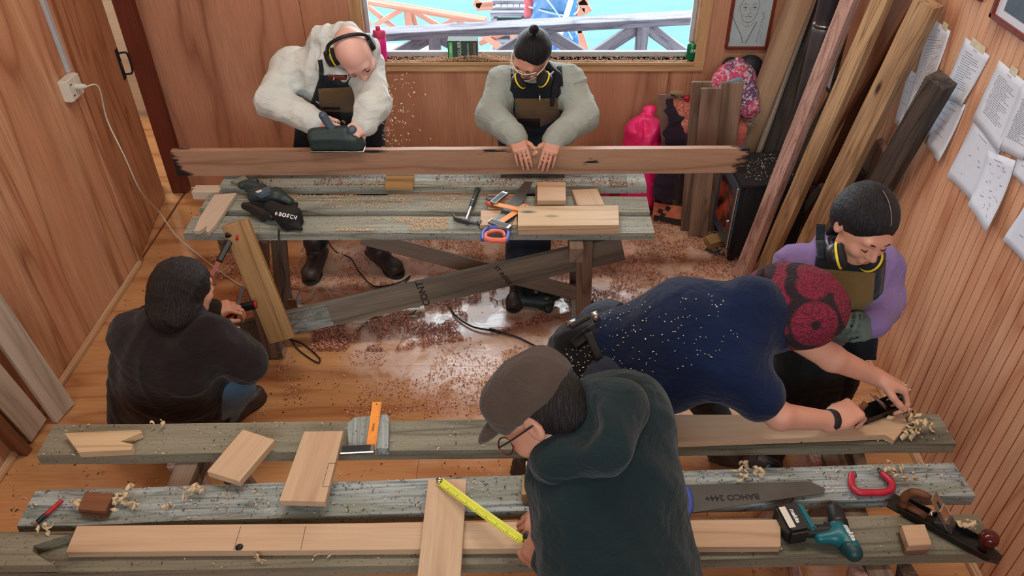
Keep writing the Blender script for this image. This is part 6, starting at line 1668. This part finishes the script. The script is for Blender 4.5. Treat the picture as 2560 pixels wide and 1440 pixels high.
# ---- person in lilac by the right wall
s = 1.14
J = dict(pel=V3(1.30, 2.62, .98), che=py_(2085, 712, 2.56), neck=py_(2128, 640, 2.50), head=py_(2150, 590, 2.45),
         sR=py_(1990, 668, 2.58), eR=py_(1965, 790, 2.56), wR=py_(2078, 838, 2.38), sL=py_(2200, 668, 2.62), eL=py_(2206, 760, 2.50), wL=py_(2186, 806, 2.36))
J['eL'] = py_(2208, 752, 2.54)
J['hR'] = V3(1.20, 2.62, .95); J['hL'] = V3(1.42, 2.62, .95)
J['aR'] = V3(1.22, 2.50, .10); J['aL'] = V3(1.42, 2.52, .10)
J['kR'] = V3(1.22, 2.52, .52); J['kL'] = V3(1.42, 2.54, .52)
root = empty('person', (1.30, 2.6, 0), 'dark-haired person in a lilac sweatshirt and apron standing by the right wall', 'person')
hC, hf, hu = py_(2160, 572, 2.42), V3(.10, -.80, -.60), V3(.10, -.55, .83)
hC = py_(2160, 566, 2.42); hf = V3(.16, -.92, -.34); hu = V3(.14, -.32, .94)
k_ = s * 1.06
body(J, (0, 1, .2), s, M['skin_tan'], root, [], head_prims(hC, hf, hu, k_))
face(root, hC, hf, hu, k_)
f_, u_, r_ = orth(hf, hu); ax = (r_, f_, u_)
Q = lambda a, b, c: hC + (f_ * a + u_ * b + r_ * c) * k_
blob('hair', [ell(Q(-.020, .042, 0), (.086 * k_, .104 * k_, .088 * k_), ax, .02), ell(Q(-.05, -.0, 0), (.083 * k_, .074 * k_, .084 * k_), ax, .03),
              ell(Q(.112, -.006, 0), (.074 * k_, .066 * k_, .074 * k_), ax, .012, True), ell(Q(.05, -.06, 0), (.1 * k_, .07 * k_, .075 * k_), ax, .012, True),
              ell(Q(.02, .135, 0), (.0025, .07, .02), ax, .006, True),
              cap(Q(-.10, -.02, -.02), py_(2075, 590, 2.60), .040, .022, .03)], M['hair'], root, .0055, (.0016, 50, 7))
top = sweater('sweatshirt', J, (0, 1, .2), s, M['purple'], root, .165, (.080, .072, .056), .75, (.008, 18, 9), True, [cap(py_(2070, 610, 2.60), py_(2098, 640, 2.50), .05, .04, .04)])
trousers(J, None, s, M['trousers'], root)
boot(J['aR'], (-.3, -1), root, s * .9, 'black'); boot(J['aL'], (.1, -1), root, s * .9, 'black')
ap = drape('apron', [(2040, 640), (2215, 650), (2190, 900), (2010, 900)], top, M['apron'], root, .010, (16, 22))
blob('apron_skirt', [cap(V3(1.30, 2.56, .92), V3(1.30, 2.53, .42), .175, .20, .05, (0, 1, 0), .62)], M['apron'], root, .011, (.006, 12, 6))
strap('apron_strap', [(2052, 560), (2050, 600), (2056, 650)], top, 22, M['apron'], root, .012)
strap('apron_strap', [(2204, 612), (2206, 640), (2200, 670)], top, 18, M['apron'], root, .012)
drape('pocket', [(2050, 672), (2188, 682), (2178, 790), (2048, 768)], top, M['apron_tan2'], root, .020, (10, 10))
drape('pocket_patch', [(2060, 742), (2120, 738), (2116, 800), (2080, 806)], top, M['black_matt'], root, .026, (6, 6))
g1 = blob('glove', hand_prims(J['wL'] + V3(0, 0, -.01), py_(2148, 826, 2.28) - J['wL'], V3(.3, -.75, .5), 1, s, (50, 60, 40), .05, (.75, .45, .5), 35) + [cap(J['wL'], J['wL'].lerp(J['eL'], .22), .036, .040, .02)], M['glove'], root, .0055)
g2 = blob('glove', hand_prims(J['wR'] + V3(0, 0, -.01), py_(2122, 836, 2.28) - J['wR'], V3(-.2, -.5, -.8), 1, s, (35, 45, 30), .06, (.75, .45, .3), 25) + [cap(J['wR'], J['wR'].lerp(J['eR'], .22), .036, .040, .02)], M['glove'], root, .0055)
ear_defenders('ear_defenders', 'black ear defenders with yellow rings round the neck of the person in lilac', py_(2090, 640, 2.36), py_(2180, 650, 2.40), V3(.8, -.3, .4), V3(-.8, -.2, .5),
              [py_(2070, 600, 2.48), py_(2120, 590, 2.66), py_(2192, 610, 2.52)], s)

tube('hair_parting', [Q(.074, .098, 0), Q(.05, .119, 0), Q(.01, .1335, 0), Q(-.03, .1335, 0)], .0018, plain('scalp', S(120, 100, 96)), root, 6)
# ---- person in the brown cap in the foreground
s = 1.12
J = dict(pel=V3(.29, .96, 1.02), che=pz(1515, 1215, 1.34), neck=pz(1440, 1062, 1.47), head=pz(1350, 1030, 1.52),
         sR=pz(1556, 1050, 1.44), eR=pz(1500, 1270, 1.12), wR=pz(1400, 1310, .98), sL=pz(1476, 1225, 1.36), eL=pz(1496, 1455, 1.13), wL=pz(1384, 1402, 1.01))
J['hR'] = V3(.30, 1.06, .98); J['hL'] = V3(.36, .86, .98)
J['aR'] = V3(.22, 1.12, .10); J['aL'] = V3(.36, .80, .10); J['kR'] = V3(.20, 1.12, .55); J['kL'] = V3(.30, .86, .55)
root = empty('person', (.34, .96, 0), 'person in a dark green hoodie and brown cap measuring a board in the foreground', 'person')
hC, hf, hu = pz(1356, 1034, 1.53), V3(-.66, .02, -.75), V3(-.50, .42, .62)
k_ = s * 1.06
hd = head_prims(hC, hf, hu, k_)
TP = pz(1365, 1345, .99)
hds = hand_prims(J['wL'], pz(1335, 1365, 1.0) - J['wL'] + V3(0, 0, .0), V3(-.1, -.7, .55), -1, s, (55, 55, 35), .08, (.85, .35, .1), 25)
hds += hand_prims(J['wR'], pz(1352, 1305, .97) - J['wR'], V3(-.2, .1, .95), 1, s, (50, 60, 40), .04, (.8, .35, .5), 35)
fa, ua, ra = orth(J['che'] - J['pel'], V3(0, 0, 1))
tn = (J['che'] - J['pel']).normalized().cross(J['sR'] - J['sL']).normalized()
body(J, tn, s, skin('shaded_skin', S(178, 130, 106)), root, hds, hd)  # skin darkened: shade on this person is put into the colour
f_, u_, r_ = orth(hf, hu); ax = (r_, f_, u_)
Q = lambda a, b, c: hC + (f_ * a + u_ * b + r_ * c) * k_
face(root, hC, hf, hu, k_, False, True)
blob('hair', [ell(Q(-.028, .02, 0), (.080 * k_, .088 * k_, .080 * k_), ax, .02), ell(Q(-.05, -.03, 0), (.060 * k_, .046 * k_, .045 * k_), ax, .02), ell(Q(.09, -.05, 0), (.1 * k_, .098 * k_, .10 * k_), ax, .012, True)], M['hair2'], root, .0055, (.001, 60, 4))
cp = empty('flat_cap', Q(0, .06, 0), 'worn brown cap with a short round peak on the foreground person', 'cap')
blob('cap_crown', [ell(Q(-.008, .050, 0), (.088 * k_, .106 * k_, .086 * k_), ax, .02), rbox(Q(-.008, .068, 0), (.074 * k_, .088 * k_, .046 * k_), ax, .042, .04), ell(Q(-.01, -.055, 0), (.15 * k_, .16 * k_, .085 * k_), ax, .010, True)], M['cap'], cp, .0055, (.0028, 22, 6))
blob('cap_peak', [ell(Q(.108, .046, 0), (.068 * k_, .054 * k_, .014 * k_), (r_, (f_ - u_ * .25).normalized(), (u_ + f_ * .25).normalized()), .02), ell(Q(.10, .04, 0), (.070 * k_, .035 * k_, .014 * k_), ax, .02)], M['cap'], cp, .005)
gl_ = empty('eyeglasses', Q(.1, 0, 0), 'thin-framed eyeglasses on the foreground person', 'glasses')
for d in (-1, 1):
    tube('lens_rim', [Q(.105, -.004 + .020 * math.sin(a), d * .033 + .025 * math.cos(a)) for a in [i * math.pi / 8 for i in range(17)]], .0022, M['frame_red'], gl_, 6, per=1)
    tube('temple', [Q(.104, .006, d * .058), Q(.05, .006, d * .080), Q(-.02, .004, d * .084)], .0026, M['black'], gl_, 6)
tube('bridge', [Q(.106, -.002, -.008), Q(.112, .002, 0), Q(.106, -.002, .008)], .002, M['frame_red'], gl_, 6)
blob('hood', [cap(pz(1462, 990, 1.55), pz(1545, 1020, 1.56), .045, .065, .04), cap(pz(1545, 1020, 1.56), pz(1500, 1105, 1.54), .068, .072, .05), cap(pz(1500, 1105, 1.54), pz(1395, 1150, 1.47), .075, .062, .05), cap(pz(1458, 1000, 1.54), pz(1385, 1110, 1.47), .035, .045, .04), cap(pz(1395, 1150, 1.47), pz(1345, 1175, 1.38), .058, .035, .04), ell(pz(1440, 1050, 1.60), (.06, .07, .05), None, .03, True)], M['green_hood'], root, .008, (.006, 16, 4))
hoodp = [cap(pz(1450, 1060, 1.47), pz(1420, 1130, 1.42), .07, .07, .05)]
top = sweater('hoodie', J, tn, s, M['green_hood'], root, .185, (.088, .078, .058), .80, (.010, 13, 14), True, hoodp + [cap(J['sR'], J['che'], .13, .14, .08), cap(J['sL'], J['che'], .10, .14, .08)], belly=.20)
trousers(J, None, s, M['trousers'], root)
boot(J['aR'], (-.8, .4), root, s * .9, 'black'); boot(J['aL'], (-.8, .4), root, s * .9, 'black')
# tape measure in the hand with its yellow blade
tpm = empty('long_tape_measure', pz(1340, 1350, .96), 'orange tape measure with a long yellow blade pulled out over the board', 'tape measure')
ta_, tb2 = pz(1098, 1202, z2 + .066), pz(1306, 1352, .965)
pts_ = [ta_.lerp(tb2, i / 20) + V3(0, 0, -.004 * math.sin(math.pi * i / 20)) for i in range(21)]
v, f = [], []
td_ = (tb2 - ta_).normalized(); tw = td_.cross(V3(0, 0, 1)).normalized()
for i, p in enumerate(pts_):
    for c_ in (-1, -.5, 0, .5, 1): v.append(p + tw * c_ * .0155 + V3(0, 0, .0022 * c_ * c_))
for i in range(20):
    for c_ in range(4): a = i * 5 + c_; f.append((a, a + 1, a + 6, a + 5))
ty = plain('tape_yellow', S(206, 208, 40), .5, var=.06)
o = link('blade', mesh_from('blade', v, f), ty, tpm, None, True); md = o.modifiers.new('t', 'SOLIDIFY'); md.thickness = .0006
L_ = (tb2 - ta_).length
for i in range(int(L_ / .01)):
    p = ta_.lerp(tb2, (i + .5) / int(L_ / .01)) + V3(0, 0, .0022 - .004 * math.sin(math.pi * i / int(L_ / .01)))
    wd_ = .012 if i % 5 == 0 else .006
    link('graduation', box_mesh('graduation', .0012, wd_, .0004, 0), M['ink'], tpm, frame(p + tw * (.0135 - wd_ / 2), td_, (0, 0, 1)))
lathe('end_hook', [(.011, 0), (.011, .003), (.0005, .003)], ta_ + V3(0, 0, .003), (0, 0, 1), M['chrome'], tpm, 14)
blob('case', [rbox(pz(1344, 1345, .965), (.038, .034, .020), (td_, tw, td_.cross(tw)), .014, .01)], M['black'], tpm, .004)
blob('orange_shell', [rbox(pz(1362, 1352, .965), (.026, .036, .024), (td_, tw, td_.cross(tw)), .014, .01)], plain('orange_shell', S(226, 74, 40), .4), tpm, .004)
pc_ = tube('pencil', [pz(1328, 1322, .985), pz(1362, 1304, 1.0)], .004, M['black'], None, 8, False); tag(pc_, 'dark pencil held in the foreground person\'s right hand', 'pencil')
# ---------------------------------------------------------------- shavings, chips and curls
rc = random.Random(77)
def chips(name, spots, mat, label, cat='wood shavings', lo=.008, hi=.020, w=.004, parent=None, kind='stuff', flat=.5):
    """one loose mass: each spot (point, height scatter) carries one small bent strip"""
    v, f, mi = [], [], []
    for p in spots:
        L = lo + (hi - lo) * rc.random() ** 1.5; W = w * (.6 + .8 * rc.random()); a = rc.random() * 2 * math.pi; tilt = (rc.random() - .5) * flat
        d = Vector((math.cos(a), math.sin(a), tilt)); n = Vector((-math.sin(a), math.cos(a), (rc.random() - .5) * .6)); up = Vector((0, 0, L * (.15 + .3 * rc.random())))
        k = len(v)
        for t, h in ((-.5, 0), (0, 1), (.5, 0)):
            c = p + d * L * t + up * h; v += [c - n * W / 2, c + n * W / 2]
        f += [(k, k + 1, k + 3, k + 2), (k + 2, k + 3, k + 5, k + 4)]; m_ = rc.choice(range(len(mat))); mi += [m_, m_]
    me = mesh_from(name, v, f)
    for m_ in mat: me.materials.append(M[m_])
    me.polygons.foreach_set('material_index', mi)
    o = link(name, me, None, parent)
    return tag(o, label, cat if label else None, None, kind)
def inside(p, poly):
    c = False; n = len(poly)
    for i in range(n):
        (x1, y1), (x2, y2) = poly[i], poly[(i + 1) % n]
        if (y1 > p[1]) != (y2 > p[1]) and p[0] < (x2 - x1) * (p[1] - y1) / (y2 - y1) + x1: c = not c
    return c
def scatter(poly_px, n, z=0.0, thr=-1.0, sc=3.0, h=.0, seed=0):
    """n points on the plane z inside a region given by its corners; noise leaves bare gaps"""
    P = [pz(a, b, z) for a, b in poly_px]; pg = [(p.x, p.y) for p in P]
    x0, x1 = min(p[0] for p in pg), max(p[0] for p in pg); y0, y1 = min(p[1] for p in pg), max(p[1] for p in pg)
    out, k = [], 0
    while len(out) < n and k < n * 25:
        k += 1; x, y = x0 + (x1 - x0) * rc.random(), y0 + (y1 - y0) * rc.random()
        if not inside((x, y), pg): continue
        q = mnoise.noise(Vector((x * sc + seed, y * sc, 3.3))) + .5 * mnoise.noise(Vector((x * sc * 2.7, y * sc * 2.7 + seed, 1.3)))
        if q < thr + (rc.random() - .5) * .25: continue
        out.append(Vector((x, y, z + .003 + h * max(0, q + .35) * rc.random())))
    return out
pinky = ['sawdust', 'sawdust', 'sawdust_dark', 'sawdust_pale']
chips('floor_shavings', scatter([(1470, 590), (1660, 545), (1760, 545), (1840, 650), (1850, 760), (1760, 800), (1480, 790)], 8500, thr=-.25, sc=4, h=.03), pinky, 'deep pinkish shavings spread over the floor by the stove')
chips('floor_shavings', scatter([(560, 600), (1440, 600), (1440, 700), (1000, 720), (560, 740)], 6000, thr=.0, sc=4.5, h=.012, seed=4), pinky, 'thin litter of shavings on the floor under and behind the rear bench')
chips('floor_shavings', scatter([(780, 800), (900, 790), (1130, 730), (1290, 700), (1480, 720), (1400, 800), (1240, 840), (1000, 880), (780, 880)], 9000, thr=.02, sc=6, h=.05, seed=9), ['sawdust', 'sawdust_dark', 'sawdust_dark', 'sawdust'], 'swept ridges of red-brown shavings before the diagonal brace')
chips('floor_shavings', scatter([(700, 880), (1420, 860), (1480, 1030), (900, 1050), (640, 1040)], 2600, thr=.05, sc=3.5, seed=2), pinky, 'sparse small shavings on the bare floor between the benches', lo=.006, hi=.014)
chips('floor_shavings', scatter([(520, 640), (640, 640), (640, 760), (540, 740)], 900, thr=-.1, sc=5, seed=6), pinky, 'patch of shavings on the floor beside the leaning knotty board')
chips('floor_shavings', scatter([(1500, 900), (2140, 900), (2290, 1140), (1500, 1180)], 900, thr=.05, sc=4, seed=3), ['sawdust_pale', 'curl', 'sawdust'], 'scattered pale shavings on the floor behind the front bench at the right')
chips('bark_crumbs', scatter([(430, 520), (1480, 560), (1480, 1020), (240, 1040), (300, 700)], 900, thr=-.3, sc=3, seed=8), ['bark', 'sawdust_dark'], 'dark bark crumbs dotted over the floor', 'crumbs', .004, .012, .005)
chips('floor_shavings', scatter([(0, 1160), (660, 1160), (2300, 1140), (2440, 1440), (60, 1440)], 900, thr=-.1, sc=4, seed=12), pinky + ['bark'], 'light litter of chips on the floor under the front bench')
chips('bench_sawdust', scatter([(720, 488), (1180, 488), (1180, 522), (720, 522)], 1100, ZT + .002, .0, 5, 0, 1) + scatter([(840, 545), (1120, 545), (1120, 578), (840, 578)], 1300, ZT + .002, -.05, 5, 0, 2), ['sawdust_pale', 'curl'], 'yellow sawdust sprinkled on the middle of the rear bench planks', 'sawdust', .003, .008, .003)
chips('bench_crumbs', scatter([(600, 440), (1600, 440), (1600, 465), (600, 465)], 1500, ZT + .003, -.2, 5, 0, 3), ['bark', 'sawdust_dark', 'sawdust'], 'dark crumbs speckling the rearmost plank under the long board', 'crumbs', .004, .010, .004)
sill = [Vector((WX0 + .03 + (WX1 - WX0 - .06) * rc.random(), YB - .025 + .09 * rc.random(), WZ0 + .002 + .006 * rc.random())) for _ in range(1300)]
for _ in range(3000):
    a = rc.gauss(0, 1); x = gx + .06 + a * .17
    if WX0 + .02 < x < WX1 - .02: sill.append(Vector((x, YB - .02 + .075 * rc.random(), WZ0 + .003 + .035 * math.exp(-a * a / 1.2) * rc.random())))
chips('sill_shavings', sill, ['sawdust', 'sawdust_pale', 'curl'], 'long drift of shavings heaped along the window sill')
chips('stove_flecks', [SV @ Vector((.05 + .36 * rc.random(), .05 + .33 * rc.random(), sh + .004)) for _ in range(150)], ['curl', 'white_plastic'], 'pale wood flecks lying on top of the stove', 'flecks', .006, .02, .003)
tb_pts = [Vector((1.0 + .5 * rc.random(), 4.64 + .4 * rc.random(), zt + .006 + .01 * rc.random())) for _ in range(1100)]
chips('table_shavings', tb_pts, pinky, 'curled shavings covering the corner table cloth')
chips('carton_shavings', [cf @ Vector((.0 + .21 * rc.random(), .02 + .22 * rc.random(), .015 + .05 * rc.random())) for _ in range(700)], ['sawdust_pale', 'sawdust'], 'shavings filling the torn cardboard carton')
fl = []
for _ in range(150):
    px_ = 950 + abs(rc.gauss(0, 38)) + 5; py2 = 170 + 200 * rc.random() ** .8
    fl.append(py_(px_, py2, 3.86 + .5 * rc.random()))
chips('flying_chips', fl, ['sawdust_pale', 'curl', 'white_plastic'], 'pale chips flying off the power planer in front of the back wall', 'wood chips', .006, .016, .004, flat=2.0)

def curl_mesh(name, turns, r0, w, L, r):
    """one spiral plane shaving"""
    v, f = [], []; n = int(10 * turns) + 4
    for i in range(n + 1):
        t = i / n; a = t * turns * 2 * math.pi; R = r0 * (.45 + .55 * t)
        v += [(math.cos(a) * R + t * L * .2, -w / 2 + t * L * .3, math.sin(a) * R + r0), (math.cos(a) * R + t * L * .2, w / 2 + t * L * .3, math.sin(a) * R + r0)]
    for i in range(n): k = i * 2; f.append((k, k + 1, k + 3, k + 2))
    return v, f
def curls(name, cpx, rad, n, z, label, size=1.0, seed=1):
    r = random.Random(seed); V_, F_ = [], []
    c = pz(*cpx, z)
    for _ in range(n):
        v, f = curl_mesh('c', .35 + r.random() * .6, (.007 + .011 * r.random()) * size, (.012 + .010 * r.random()) * size, .05 * size, r)
        a = r.random() * 6.28; d = abs(r.gauss(0, .55)) * rad; Mx = Matrix.Translation(c + Vector((math.cos(a) * d, math.sin(a) * d * .8, r.random() * .012))) @ Matrix.Rotation(r.random() * 6.28, 4, 'Z') @ Matrix.Rotation((r.random() - .5) * 1.2, 4, 'X')
        k = len(V_); V_ += [Mx @ Vector(q) for q in v]; F_ += [tuple(i + k for i in q) for q in f]
    zmin = min(q.z for q in V_)
    V_ = [q + Vector((0, 0, z + .001 - zmin)) for q in V_]
    o = link(name, mesh_from(name, V_, F_), M['curl'], None, None, True)
    m = o.modifiers.new('t', 'SOLIDIFY'); m.thickness = .0008
    return tag(o, label, 'wood curls', None, 'stuff')
curls('wood_curls', (2278, 1075), .075, 22, z2 + .002, 'curled shavings heaped at the right end of the far front plank', 1.2, 1)
curls('wood_curls', (300, 1262), .075, 16, z2 + .002, 'curled shavings right of the brown block on the middle plank', 1.0, 2)
curls('wood_curls', (196, 1262), .03, 5, z2 + .002, 'few curls left of the brown block on the middle plank', 1.0, 3)
curls('wood_curls', (490, 1240), .035, 9, z2 + .002, 'small tuft of orange-tipped curls on the middle plank', 1.0, 4)
curls('wood_curls', (408, 1068), .03, 3, z2 + .002, 'white curl on the far plank above the notched offcut', 1.0, 5)
curls('wood_curls', (1862, 1186), .05, 9, z2 + .002, 'curls on the middle plank left of the crimson clamp', 1.0, 6)
curls('wood_curls', (2225, 1192), .09, 14, z2 + .002, 'loose curls around the far side of the crimson clamp', .8, 7)
curls('wood_curls', (425, 1275), .04, 4, z2 + .002, 'two thin curls in the middle of the grey-blue plank', .9, 8)
curls('wood_curls', (640, 1398), .03, 3, z2 + .002, 'flat curl on the nearest plank before the long pale board', .9, 9)
curls('wood_curls', (800, 1392), .03, 3, z2 + .002, 'flat shaving on the nearest plank near the measured board', .9, 10)
curls('wood_curls', (118, 1330), .03, 3, z2 + .04, 'ring-shaped curl on the grey board end at the left', .9, 11)
curls('wood_curls', (2420, 1325), .03, 7, z2 + .03, 'curl jammed in the mouth of the jointer plane', 1.0, 12)
curls('wood_curls', (2240, 985), .05, 16, ZU + .06, 'curls spilling over the smoothing plane', 1.2, 13)
curls('wood_curls', (2114, 812), .03, 6, .99, 'curls of wood held in the gloved hands', 1.2, 14)
chips('bench_chips', scatter([(150, 1062), (2350, 1040), (2380, 1105), (100, 1140)], 260, ZU + .003, -.1, 4) + scatter([(90, 1225), (2390, 1160), (2425, 1235), (50, 1310)], 420, ZU + .004, -.1, 4) + scatter([(0, 1335), (2440, 1290), (2500, 1380), (-20, 1430)], 160, ZU + .003, -.1, 4),
      ['curl', 'sawdust_pale', 'bark'], 'tiny chips strewn over the front bench planks', 'wood chips', .004, .012, .003)
# flecks caught on the navy shirt and apron
def flecks(target, poly, n, root, cols, lo=.003, hi=.008):
    W = wmat(target); bv = BVHTree.FromPolygons([W @ q.co for q in target.data.vertices], [tuple(q.vertices) for q in target.data.polygons])
    x0, x1 = min(a for a, b in poly), max(a for a, b in poly); y0, y1 = min(b for a, b in poly), max(b for a, b in poly); pts = []
    for _ in range(n * 3):
        p = (x0 + (x1 - x0) * rc.random() ** 1.3, y0 + (y1 - y0) * rc.random())
        if not inside(p, poly): continue
        h = bv.ray_cast(O, ray(*p).normalized())
        if h[0]: pts.append(h[0] + h[1] * .002)
        if len(pts) >= n: break
    o = chips('wood_flecks', pts, cols, None, None, lo, hi, .003, root); return o
dn_ = bpy.data.objects['t_shirt']
flecks(dn_, [(1440, 800), (1560, 760), (1800, 730), (1880, 820), (1800, 900), (1600, 940), (1500, 930)], 130, dn_.parent, ['white_plastic', 'curl'])
flecks(bpy.data.objects['apron_back'], [(1415, 860), (1500, 800), (1500, 980), (1410, 960)], 110, dn_.parent, ['white_plastic', 'curl'], .003, .007)
